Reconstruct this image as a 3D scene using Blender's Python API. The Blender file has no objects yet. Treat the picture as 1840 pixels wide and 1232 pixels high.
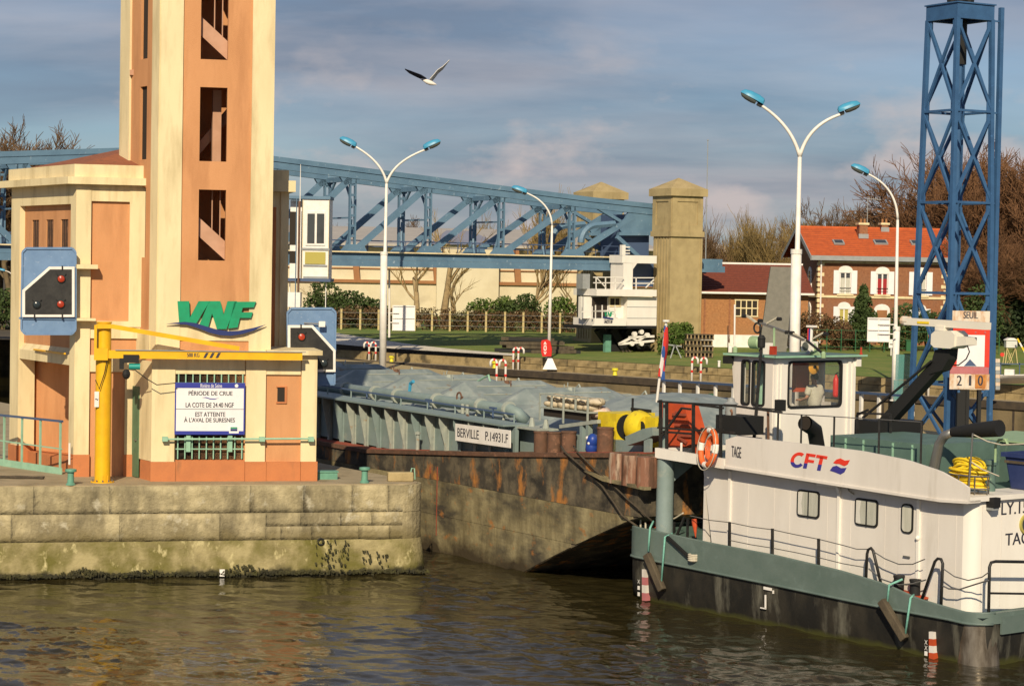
import bpy, bmesh, math, random
from mathutils import Vector, Matrix, noise as mnoise
C = bpy.context.scene.collection
R = math.radians
rnd = random.Random(7)

# ---------------------------------------------------------------- camera
FPX, W0, H0 = 3900.0, 1840.0, 1232.0
CAM = Vector((0, 0, 8.6)); PITCH, ROLL = 0.0354, 0.018
fwd = Vector((0, math.cos(PITCH), -math.sin(PITCH)))
up0 = Vector((0, math.sin(PITCH), math.cos(PITCH))); r0 = Vector((1, 0, 0))
camX = math.cos(ROLL)*r0 + math.sin(ROLL)*up0
camY = -math.sin(ROLL)*r0 + math.cos(ROLL)*up0
cd = bpy.data.cameras.new('camera'); cam = bpy.data.objects.new('camera', cd); C.objects.link(cam)
cam.matrix_world = Matrix(((camX.x, camY.x, -fwd.x, CAM.x), (camX.y, camY.y, -fwd.y, CAM.y), (camX.z, camY.z, -fwd.z, CAM.z), (0, 0, 0, 1)))
cd.sensor_width = 36.0; cd.lens = 36.0*FPX/W0; cd.clip_end = 5000; cd.clip_start = 0.5
sc = bpy.context.scene; sc.camera = cam

# ---------------------------------------------------------------- light
SUN_EL, SUN_AZ = R(32), R(-5)          # azimuth: 0 = straight behind the camera, negative = to the left
wd = bpy.data.worlds.new('World'); sc.world = wd; wd.use_nodes = True
nt = wd.node_tree; nt.nodes.clear()
def N(tree, t, **kw):
    n = tree.nodes.new(t)
    for k, v in kw.items():
        if k.startswith('i_'): n.inputs[k[2:].replace('_', ' ')].default_value = v
        else: setattr(n, k, v)
    return n
L_ = nt.links.new
out = N(nt, 'ShaderNodeOutputWorld'); bg = N(nt, 'ShaderNodeBackground'); bg.inputs['Strength'].default_value = 0.066
sky = N(nt, 'ShaderNodeTexSky', sky_type='NISHITA', sun_disc=False, sun_elevation=SUN_EL, sun_rotation=R(180)-SUN_AZ, air_density=1.0, dust_density=0.6, ozone_density=1.5)
tc = N(nt, 'ShaderNodeTexCoord'); sep = N(nt, 'ShaderNodeSeparateXYZ'); L_(tc.outputs['Generated'], sep.inputs[0])
CLOUD_A = (5.5, 3.0, 2.0)
# cloud deck: the view direction projected on a flat layer high above
zz = N(nt, 'ShaderNodeMath', operation='MAXIMUM'); L_(sep.outputs['Z'], zz.inputs[0]); zz.inputs[1].default_value = 0.0
za = N(nt, 'ShaderNodeMath', operation='ADD'); L_(zz.outputs[0], za.inputs[0]); za.inputs[1].default_value = 0.16
dx = N(nt, 'ShaderNodeMath', operation='DIVIDE'); L_(sep.outputs['X'], dx.inputs[0]); L_(za.outputs[0], dx.inputs[1])
dy = N(nt, 'ShaderNodeMath', operation='DIVIDE'); L_(sep.outputs['Y'], dy.inputs[0]); L_(za.outputs[0], dy.inputs[1])
cmb = N(nt, 'ShaderNodeCombineXYZ'); L_(dx.outputs[0], cmb.inputs[0]); L_(dy.outputs[0], cmb.inputs[1])
mp1 = N(nt, 'ShaderNodeMapping'); mp1.inputs['Location'].default_value = CLOUD_A; mp1.inputs['Scale'].default_value = (0.62, 1.0, 1.0); L_(cmb.outputs[0], mp1.inputs['Vector'])
n1 = N(nt, 'ShaderNodeTexNoise', i_Scale=0.85, i_Detail=7.0, i_Roughness=0.50, i_Distortion=0.15); L_(mp1.outputs[0], n1.inputs['Vector'])
cr = N(nt, 'ShaderNodeValToRGB'); cr.color_ramp.elements[0].position = 0.38; cr.color_ramp.elements[1].position = 0.64; cr.color_ramp.elements[0].color = (.22, .22, .22, 1); L_(n1.outputs['Fac'], cr.inputs[0])
mp = N(nt, 'ShaderNodeMapping'); mp.inputs['Location'].default_value = (0.13, -0.16, 3); mp.inputs['Scale'].default_value = (0.7, 1.0, 1.0); L_(cmb.outputs[0], mp.inputs['Vector'])
n2 = N(nt, 'ShaderNodeTexNoise', i_Scale=2.1, i_Detail=8.0, i_Roughness=0.55, i_Distortion=0.2); L_(mp.outputs[0], n2.inputs['Vector'])
cr2 = N(nt, 'ShaderNodeValToRGB'); L_(n2.outputs['Fac'], cr2.inputs[0])
e = cr2.color_ramp.elements; e[0].position = 0.35; e[0].color = (2.7, 3.3, 4.5, 1); e[1].position = 0.72; e[1].color = (7.0, 6.5, 6.9, 1)
tint = N(nt, 'ShaderNodeMix', data_type='RGBA', blend_type='MULTIPLY'); tint.inputs['Factor'].default_value = 1.0
L_(sky.outputs[0], tint.inputs['A']); tint.inputs['B'].default_value = (0.72, 0.90, 1.16, 1)
fac = N(nt, 'ShaderNodeMath', operation='MULTIPLY'); L_(cr.outputs[0], fac.inputs[0]); fac.inputs[1].default_value = 0.85
mx = N(nt, 'ShaderNodeMix', data_type='RGBA'); L_(fac.outputs[0], mx.inputs['Factor']); L_(tint.outputs['Result'], mx.inputs['A']); L_(cr2.outputs[0], mx.inputs['B'])
# small puffs of cumulus low above the horizon, all the way round
vm = N(nt, 'ShaderNodeMapping'); vm.inputs['Scale'].default_value = (13, 13, 26); vm.inputs['Location'].default_value = (2.2, 0.0, 0.4); L_(tc.outputs['Generated'], vm.inputs['Vector'])
n3 = N(nt, 'ShaderNodeTexNoise', i_Scale=1.0, i_Detail=6.0, i_Roughness=0.55); L_(vm.outputs[0], n3.inputs['Vector'])
c3 = N(nt, 'ShaderNodeValToRGB'); c3.color_ramp.elements[0].position = 0.54; c3.color_ramp.elements[1].position = 0.66; L_(n3.outputs['Fac'], c3.inputs[0])
hz1 = N(nt, 'ShaderNodeMapRange'); L_(sep.outputs['Z'], hz1.inputs[0]); hz1.inputs['From Min'].default_value = 0.125; hz1.inputs['From Max'].default_value = 0.05; hz1.inputs['To Min'].default_value = 0.0; hz1.inputs['To Max'].default_value = 0.75
f3 = N(nt, 'ShaderNodeMath', operation='MULTIPLY'); L_(c3.outputs[0], f3.inputs[0]); L_(hz1.outputs[0], f3.inputs[1])
mx3 = N(nt, 'ShaderNodeMix', data_type='RGBA'); L_(f3.outputs[0], mx3.inputs['Factor']); L_(mx.outputs['Result'], mx3.inputs['A']); mx3.inputs['B'].default_value = (9.2, 7.9, 7.6, 1)
L_(mx3.outputs['Result'], bg.inputs['Color']); L_(bg.outputs[0], out.inputs[0])
sd = bpy.data.lights.new('sun', 'SUN'); sd.energy = 5.0; sd.angle = R(0.5); sd.color = (1.0, 0.86, 0.62)
sun = bpy.data.objects.new('sun', sd); C.objects.link(sun)
sdir = Vector((math.sin(SUN_AZ)*math.cos(SUN_EL), -math.cos(SUN_AZ)*math.cos(SUN_EL), math.sin(SUN_EL)))
sun.rotation_euler = sdir.to_track_quat('Z', 'Y').to_euler(); sun.location = (0, -20, 60)
vs = sc.view_settings; vs.view_transform = 'Standard'; vs.look = 'None'; vs.exposure = 0.0; vs.gamma = 1.0; vs.use_curve_mapping = False

# ---------------------------------------------------------------- materials
MATS = {}
def mat(name, col, col2=None, scale=3.0, rough=0.7, bump=0.0, bscale=20.0, metal=0.0, lo=0.4, hi=0.65, streak=1.0, rvar=0.0, spec=0.4, col3=None, scale3=1.0, lo3=0.55, hi3=0.7, detail=6.0, emit=None, streak3=1.0, col4=None, scale4=1.0, lo4=.55, hi4=.65, streak4=1.0, world=False, tide=None):
    m = bpy.data.materials.new(name); MATS[name] = m; m.use_nodes = True
    t = m.node_tree; b = t.nodes['Principled BSDF']; k = t.links.new
    b.inputs['Roughness'].default_value = rough; b.inputs['Metallic'].default_value = metal; b.inputs['Specular IOR Level'].default_value = spec
    c = tuple(col)+(1,); src = None
    if world:
        gm_ = N(t, 'ShaderNodeNewGeometry'); wsrc = gm_.outputs['Position']
    else: wsrc = None
    co = N(t, 'ShaderNodeTexCoord')
    def nz(s, st, dt=detail):
        mpp = N(t, 'ShaderNodeMapping'); mpp.inputs['Scale'].default_value = (1, 1, st); k(wsrc or co.outputs['Object'], mpp.inputs['Vector'])
        n = N(t, 'ShaderNodeTexNoise', i_Scale=s, i_Detail=dt, i_Roughness=0.62); k(mpp.outputs[0], n.inputs['Vector']); return n
    b.inputs['Base Color'].default_value = c
    if col2 is not None:
        n = nz(scale, streak); r = N(t, 'ShaderNodeValToRGB'); k(n.outputs['Fac'], r.inputs[0])
        r.color_ramp.elements[0].position = lo; r.color_ramp.elements[0].color = c
        r.color_ramp.elements[1].position = hi; r.color_ramp.elements[1].color = tuple(col2)+(1,)
        src = r.outputs[0]
    if col3 is not None:
        n = nz(scale3, streak3); r = N(t, 'ShaderNodeValToRGB'); k(n.outputs['Fac'], r.inputs[0])
        r.color_ramp.elements[0].position = lo3; r.color_ramp.elements[1].position = hi3
        mm = N(t, 'ShaderNodeMix', data_type='RGBA'); k(r.outputs[0], mm.inputs['Factor'])
        if src: k(src, mm.inputs['A'])
        else: mm.inputs['A'].default_value = c
        mm.inputs['B'].default_value = tuple(col3)+(1,); src = mm.outputs['Result']
    if col4 is not None:
        n = nz(scale4, streak4); r = N(t, 'ShaderNodeValToRGB'); k(n.outputs['Fac'], r.inputs[0])
        r.color_ramp.elements[0].position = lo4; r.color_ramp.elements[1].position = hi4
        mm = N(t, 'ShaderNodeMix', data_type='RGBA'); k(r.outputs[0], mm.inputs['Factor'])
        if src: k(src, mm.inputs['A'])
        else: mm.inputs['A'].default_value = c
        mm.inputs['B'].default_value = tuple(col4)+(1,); src = mm.outputs['Result']
    if tide:
        gz_ = N(t, 'ShaderNodeNewGeometry'); sz_ = N(t, 'ShaderNodeSeparateXYZ'); k(gz_.outputs['Position'], sz_.inputs[0])
        nn = N(t, 'ShaderNodeTexNoise', i_Scale=tide[4], i_Detail=9.0, i_Roughness=0.6); k(gz_.outputs['Position'], nn.inputs['Vector'])
        ma_ = N(t, 'ShaderNodeMath', operation='MULTIPLY_ADD'); k(nn.outputs['Fac'], ma_.inputs[0]); ma_.inputs[1].default_value = -tide[3]; k(sz_.outputs['Z'], ma_.inputs[2])
        r = N(t, 'ShaderNodeMapRange'); k(ma_.outputs[0], r.inputs[0]); r.inputs['From Min'].default_value = tide[0]-tide[3]*.5; r.inputs['From Max'].default_value = tide[1]-tide[3]*.5; r.inputs['To Min'].default_value = 1; r.inputs['To Max'].default_value = 0
        mm = N(t, 'ShaderNodeMix', data_type='RGBA'); k(r.outputs[0], mm.inputs['Factor'])
        if src: k(src, mm.inputs['A'])
        else: mm.inputs['A'].default_value = c
        mm.inputs['B'].default_value = tuple(tide[2])+(1,); src = mm.outputs['Result']
    if rvar:
        oi = N(t, 'ShaderNodeObjectInfo'); mr = N(t, 'ShaderNodeMapRange'); k(oi.outputs['Random'], mr.inputs[0])
        mr.inputs['To Min'].default_value = 1-rvar; mr.inputs['To Max'].default_value = 1+rvar
        hs = N(t, 'ShaderNodeHueSaturation'); k(mr.outputs[0], hs.inputs['Value'])
        if src: k(src, hs.inputs['Color'])
        else: hs.inputs['Color'].default_value = c
        src = hs.outputs[0]
    if src: k(src, b.inputs['Base Color'])
    if bump:
        n = nz(bscale, 1.0, 4.0); bp = N(t, 'ShaderNodeBump'); bp.inputs['Strength'].default_value = bump; bp.inputs['Distance'].default_value = 0.05
        k(n.outputs['Fac'], bp.inputs['Height']); k(bp.outputs[0], b.inputs['Normal'])
    if emit: b.inputs['Emission Color'].default_value = tuple(emit)+(1,); b.inputs['Emission Strength'].default_value = 1.0
    return m
def glassm(name, col, rough=0.05, alpha=1.0, spec=0.6):
    m = mat(name, col, rough=rough, spec=spec); b = m.node_tree.nodes['Principled BSDF']; b.inputs['Alpha'].default_value = alpha; return m

cream = mat('cream_paint', (.76, .635, .385), (.69, .565, .335), 1.3, .8, .15, 30, col3=(.50, .40, .22), scale3=1.8, lo3=.49, hi3=.72, streak=.35, streak3=.16, detail=9)
orange = mat('orange_paint', (.59, .285, .128), (.53, .25, .108), 1.1, .85, .25, 40, col3=(.42, .19, .08), scale3=1.6, lo3=.49, hi3=.74, streak=.4, streak3=.18, detail=9)
plinthm = mat('plinth_paint', (.53, .19, .07), (.46, .165, .065), 1.6, .85, .25, 30, col3=(.28, .13, .06), scale3=2.2, lo3=.6, hi3=.8, streak3=.3)
stairm = mat('stair_concrete', (.52, .30, .20), (.45, .25, .16), 2, .85)
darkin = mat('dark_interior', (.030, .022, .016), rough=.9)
rooftile = mat('old_roof_tile', (.30, .10, .045), (.22, .08, .04), 6, .85, .3, 30)
doorgreen = mat('green_door_paint', (.105, .19, .105), (.085, .155, .085), 3, .6)
palegreen = mat('pale_green_metal', (.30, .50, .36), (.24, .42, .30), 4, .5, col3=(.22, .16, .09), scale3=6, lo3=.66, hi3=.74)
bollgreen = mat('green_bollard_paint', (.14, .33, .24), (.11, .26, .19), 5, .5, col3=(.12, .10, .06), scale3=7, lo3=.64, hi3=.72)
signblue = mat('signal_blue_paint', (.15, .25, .42), (.12, .21, .37), 3, .55, col3=(.28, .36, .5), scale3=9, lo3=.62, hi3=.75)
whitep = mat('white_paint', (.80, .76, .72), (.72, .68, .63), 3, .5)
blackp = mat('black_paint', (.014, .013, .013), (.03, .028, .026), 5, .5)
redlens = mat('red_lens', (.42, .05, .02), (.30, .03, .015), 10, .3)
darklens = mat('dark_lens', (.03, .04, .045), rough=.2)
letgreen = mat('green_letters', (.010, .30, .14), (.012, .25, .115), 5, .4)
navy = mat('navy_paint', (.018, .032, .14), rough=.45)
ylw = mat('yellow_crane_paint', (.80, .45, .012), (.72, .38, .012), 2.5, .4, col3=(.45, .23, .02), scale3=3.5, lo3=.66, hi3=.78)
boardw = mat('board_white', (.80, .77, .78), (.75, .72, .73), 2, .4)
boardblue = mat('board_blue', (.035, .045, .30), rough=.4)
inkm = mat('dark_ink', (.035, .035, .05), rough=.6)
tealm = mat('teal_motor', (.02, .30, .26), rough=.4)
rubber = mat('black_rubber', (.012, .012, .012), rough=.7)
bridgeblue = mat('bridge_blue_paint', (.115, .205, .30), (.09, .165, .25), .9, .55, col3=(.38, .47, .55), scale3=3.5, lo3=.62, hi3=.78)
towerblue = mat('tower_blue_paint', (.042, .115, .25), (.034, .092, .205), 2, .55, col3=(.06, .16, .36), scale3=5, lo3=.62, hi3=.75)
lampblue = mat('lamp_blue', (.055, .30, .48), (.05, .25, .42), 3, .4)
lampwhite = mat('lamp_post_white', (.80, .76, .70), (.70, .66, .60), 2, .45)
lampglass = mat('lamp_lens', (.10, .11, .10), rough=.15)
concrete = mat('column_concrete', (.42, .325, .165), (.34, .26, .13), 1.2, .9, .3, 18, col3=(.24, .18, .09), scale3=.9, lo3=.56, hi3=.75, streak3=.3)
stone = mat('quay_stone', (.47, .395, .235), (.29, .24, .135), 2.6, .92, .9, 9, rvar=.06, col3=(.15, .125, .075), scale3=1.1, lo3=.44, hi3=.66, streak3=.35, tide=(.95, 1.35, (.17, .135, .06), .9, 1.1), col4=(.50, .45, .33), scale4=2.6, lo4=.58, hi4=.72, streak4=.9, detail=12, world=True)
farstone = mat('far_stone', (.32, .24, .12), (.22, .165, .08), 1.8, .92, .4, 12, rvar=.18, col3=(.09, .07, .04), scale3=1.0, lo3=.52, hi3=.68)
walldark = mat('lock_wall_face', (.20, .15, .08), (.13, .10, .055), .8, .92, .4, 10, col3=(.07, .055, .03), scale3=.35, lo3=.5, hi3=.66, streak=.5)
coping = mat('dark_timber_coping', (.045, .034, .025), (.075, .055, .035), 2, .9)
pave = mat('quay_paving', (.36, .29, .185), (.28, .225, .14), 1.5, .92, .3, 22, col3=(.20, .16, .09), scale3=.8, lo3=.55, hi3=.72)
gravel = mat('pale_gravel', (.72, .66, .57), (.50, .44, .35), 2.5, .95, .6, 9)
grass = mat('winter_grass', (.13, .185, .030), (.21, .21, .05), .35, .95, .8, 6, col3=(.10, .15, .025), scale3=2.0, lo3=.45, hi3=.7)
earth = mat('earth', (.09, .07, .045), (.06, .05, .03), .5, .95)
hullrust = mat('rusty_hull', (.15, .12, .06), (.33, .275, .15), 2.2, .8, .35, 9, lo=.35, hi=.65, streak=.35, col3=(.055, .047, .034), scale3=.55, lo3=.44, hi3=.66, streak3=2.4, col4=(.36, .15, .04), scale4=1.7, lo4=.585, hi4=.69, streak4=1.8, detail=11, tide=(.12, .5, (.05, .036, .018), 1.2, 1.0))
hulltop = mat('rusty_hull_top', (.055, .046, .034), (.20, .16, .10), 1.7, .8, .35, 9, lo=.42, hi=.68, streak=.6, col3=(.03, .026, .02), scale3=.9, lo3=.48, hi3=.64, streak3=2.0, col4=(.40, .165, .04), scale4=1.5, lo4=.54, hi4=.64, streak4=.5, detail=11)
hulldark = mat('hull_black', (.014, .013, .011), (.035, .03, .022), 1.6, .6, .1, 8, col3=(.17, .16, .125), scale3=2.4, lo3=.53, hi3=.76, streak3=.22, streak=.5, detail=9, tide=(.02, .14, (.06, .06, .015), .25, 2.0))
bargegrey = mat('barge_grey_paint', (.215, .275, .27), (.18, .235, .225), 1.6, .55, .1, 10, col3=(.30, .32, .28), scale3=2.6, lo3=.58, hi3=.75)
bargelight = mat('barge_fitting_paint', (.36, .38, .33), (.28, .31, .28), 4, .6, col3=(.30, .17, .07), scale3=5, lo3=.62, hi3=.72)
bargecover = mat('barge_cover_paint', (.215, .25, .245), (.165, .20, .20), 1.1, .5, .1, 6, col3=(.30, .33, .31), scale3=1.6, lo3=.46, hi3=.70, detail=10, col4=(.20, .14, .09), scale4=2.4, lo4=.62, hi4=.70)
rustbr = mat('rusty_brown', (.15, .075, .045), (.10, .055, .035), 4, .85, .3, 15, col3=(.26, .13, .08), scale3=5, lo3=.55, hi3=.7)
redox = mat('red_oxide', (.32, .065, .035), (.24, .055, .03), 2.5, .8)
ywinch = mat('winch_yellow', (.72, .56, .02), (.60, .44, .02), 3, .5, col3=(.35, .24, .04), scale3=5, lo3=.6, hi3=.72)
bluedrum = mat('blue_plastic', (.015, .05, .28), rough=.4)
sackm = mat('sack_cloth', (.42, .34, .22), (.60, .52, .40), 5, .95, .5, 12)
boatwhite = mat('boat_side_dim_white', (.70, .65, .60), (.64, .59, .54), 1.0, .5, .05, 6, streak=.25, col3=(.50, .45, .39), scale3=1.8, lo3=.58, hi3=.8, streak3=.15)  # duller in colour so the side stays dimmer than the sunlit stern
boatbright = mat('boat_white_paint', (.80, .755, .69), (.74, .69, .63), 1.5, .42, streak=.25, col3=(.55, .50, .43), scale3=2.4, lo3=.68, hi3=.85, streak3=.2)
boatgreen = mat('boat_green_paint', (.125, .165, .150), (.10, .14, .125), 1.2, .5, .1, 8, col3=(.15, .20, .185), scale3=2.2, lo3=.55, hi3=.75)
deckgreen = mat('deck_green_paint', (.10, .165, .14), (.08, .135, .115), 2, .55, col3=(.20, .30, .22), scale3=4, lo3=.6, hi3=.75)
limegreen = mat('lime_green_paint', (.30, .42, .24), (.25, .36, .2), 4, .5)
boatred = mat('boat_red_paint', (.50, .075, .022), (.42, .06, .02), 2, .5)
logored = mat('logo_red', (.72, .045, .025), rough=.4)
logoblue = mat('logo_blue', (.045, .04, .26), rough=.4)
ringor = mat('ring_orange', (.72, .14, .03), (.62, .12, .03), 6, .6)
curtain = mat('net_curtain', (.55, .53, .46), (.44, .43, .36), 9, .9, streak=.1)
winglass = glassm('window_glass', (.05, .055, .06), .04)
clearglass = glassm('clear_glass', (.25, .30, .30), .02, .07)
steel = mat('steel_tube', (.28, .27, .25), rough=.35, metal=.7)
chrome = mat('worn_steel', (.35, .30, .24), (.14, .11, .08), 4, .3, metal=.6, streak=.3)
hosey = mat('yellow_hose', (.80, .58, .02), (.7, .46, .02), 8, .5)
tubblue = mat('dark_blue_tub', (.022, .035, .12), (.03, .045, .14), 3, .5)
ropet = mat('teal_rope', (.20, .46, .38), (.14, .34, .28), 14, .9)
ropeb = mat('dark_rope', (.05, .04, .028), (.08, .06, .04), 12, .9)
ropep = mat('pale_rope', (.55, .50, .40), (.42, .37, .28), 12, .9)
wood = mat('old_timber', (.10, .078, .05), (.06, .045, .03), 5, .9, .4, 12, streak=.3)
skin = mat('skin', (.46, .24, .15), rough=.6)
shirt = mat('pale_shirt', (.56, .53, .42), (.50, .47, .37), 6, .9, .3, 16)
hair = mat('dark_hair', (.035, .024, .016), (.06, .04, .025), 20, .8, .6, 60)
trouser = mat('dark_trousers', (.03, .035, .05), rough=.9)
brick = mat('house_brick', (.30, .13, .062), (.21, .085, .042), 7, .9, .3, 14, rvar=.04, detail=12, col3=(.24, .12, .07), scale3=.8, lo3=.5, hi3=.7)
brickbuff = mat('buff_brick', (.40, .185, .075), (.29, .13, .052), 7, .9, .3, 14, detail=12, col3=(.32, .16, .07), scale3=.7, lo3=.5, hi3=.7)
tileor = mat('orange_roof_tile', (.50, .105, .026), (.39, .08, .022), 2.4, .8, .2, 14, rvar=.10)
tilered = mat('red_brown_tile', (.20, .05, .028), (.155, .04, .024), 5, .85, .3, 14, rvar=.12)
zinc = mat('zinc_grey', (.30, .31, .31), (.25, .26, .26), 3, .5)
redcurt = mat('red_curtain', (.33, .025, .03), rough=.9)
ochre = mat('ochre_shutter', (.42, .36, .09), rough=.8)
greyslab = mat('grey_panel', (.20, .185, .16), (.165, .155, .135), 3, .85, .2, 20)
warewall = mat('warehouse_wall', (.62, .54, .38), (.55, .47, .32), .5, .85, col3=(.42, .35, .24), scale3=.35, lo3=.6, hi3=.8)
wareroof = mat('warehouse_roof', (.42, .38, .34), (.36, .33, .30), .6, .7)
rooflav = mat('slate_blue_roof', (.20, .21, .28), (.17, .18, .24), .8, .7)
rustbeam = mat('rust_beam', (.33, .15, .06), (.27, .12, .05), 1, .8)
bark = mat('bark', (.16, .115, .06), (.10, .075, .042), 3, .95, .4, 10)
barkpale = mat('pale_bark', (.36, .26, .13), (.24, .17, .09), 2, .95, .4, 10)
twig = mat('twig_brown', (.155, .092, .045), (.12, .07, .035), .5, .95)
twigred = mat('twig_red_brown', (.155, .075, .034), (.115, .056, .026), .4, .95)
twiggold = mat('twig_gold', (.27, .185, .07), (.20, .14, .055), .5, .95)
leafdk = mat('dark_leaf', (.035, .06, .014), (.06, .09, .02), 1.2, .8)
leafmid = mat('mid_leaf', (.06, .11, .015), (.10, .14, .022), 1.2, .8)
leafbrown = mat('brown_hedge_leaf', (.12, .065, .03), (.085, .055, .02), .7, .9, col3=(.07, .075, .022), scale3=.35, lo3=.5, hi3=.7)
ivy = mat('ivy_leaf', (.018, .035, .010), (.035, .05, .014), .8, .75)
fencepost = mat('concrete_post', (.52, .41, .20), (.42, .33, .16), 2, .9)
binred = mat('red_plastic', (.60, .025, .018), rough=.35)
bingreen = mat('bin_green', (.015, .10, .035), rough=.5)
yellowb = mat('yellow_bollard_paint', (.66, .58, .03), rough=.5)
rustpaint = mat('rust_streaked_white', (.66, .58, .48), (.50, .25, .10), 3, .7, lo=.45, hi=.62, streak=.4)
rustorange = mat('rust_orange_plate', (.52, .22, .05), (.36, .13, .035), 4, .8)
signred = mat('sign_red', (.66, .045, .02), (.58, .035, .02), 3, .5)
fadedred = mat('faded_red', (.46, .16, .17), (.40, .13, .14), 4, .7)
slateblue = mat('slate_blue_paint', (.06, .095, .18), rough=.6)
tealglass = glassm('teal_acrylic', (.10, .30, .30), .2, .55)
orangelid = mat('amber_plastic', (.72, .34, .03), rough=.4)
birdwhite = mat('gull_white', (.72, .68, .62), rough=.9)
birdgrey = mat('gull_grey', (.20, .21, .24), rough=.9)
birddark = mat('gull_dark', (.03, .035, .06), rough=.9)
gullbeige = mat('gull_beige', (.42, .37, .27), rough=.9)
radarm = mat('radar_white', (.72, .67, .58), rough=.4)
algae = mat('wet_algae', (.020, .018, .007), (.05, .045, .012), 3.5, .75, .9, 16, col3=(.085, .08, .015), scale3=2.5, lo3=.58, hi3=.72)

# ---------------------------------------------------------------- geometry helpers
class Frame:
    """a local frame: x to the right, y away, z up; on_y / on_z turn a direction of sight into a point of one of its planes"""
    def __init__(s, o, a):
        s.o = Vector(o); s.a = R(a); s.m = Matrix.Translation(s.o) @ Matrix.Rotation(s.a, 4, 'Z'); s.i = s.m.inverted()
    def W(s, x, y, z=0): return s.m @ Vector((x, y, z))
    def ray(s, px, py):
        d = fwd + camX*((px-920)/FPX) + camY*((616-py)/FPX)
        return s.i @ CAM, s.i.to_3x3() @ d
    def on_y(s, px, py, y=0.0):
        o, d = s.ray(px, py); t = (y-o.y)/d.y; return o+d*t
    def on_x(s, px, py, x=0.0):
        o, d = s.ray(px, py); t = (x-o.x)/d.x; return o+d*t
    def on_z(s, px, py, z=0.0):
        o, d = s.ray(px, py); t = (z-o.z)/d.z; return o+d*t
WORLD = Frame((0, 0, 0), 0)
def P(px, py, Y): return WORLD.on_y(px, py, Y)

def tag(o, label=None, cat=None, group=None, kind=None):
    if label: o['label'] = label
    if cat: o['category'] = cat
    if group: o['group'] = group
    if kind: o['kind'] = kind
    return o
def thing(name, label, cat, loc=(0, 0, 0), rz=0.0, group=None):
    o = bpy.data.objects.new(name, None); C.objects.link(o); o.location = loc; o.rotation_euler = (0, 0, rz); o.empty_display_size = .2
    return tag(o, label, cat, group)
def fthing(name, label, cat, fr, group=None): return thing(name, label, cat, fr.o, fr.a, group)
def copy_tree(o, parent=None):
    c = o.copy(); C.objects.link(c)
    if parent is not None: c.parent = parent
    for ch in list(o.children): copy_tree(ch, c)
    return c

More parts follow.
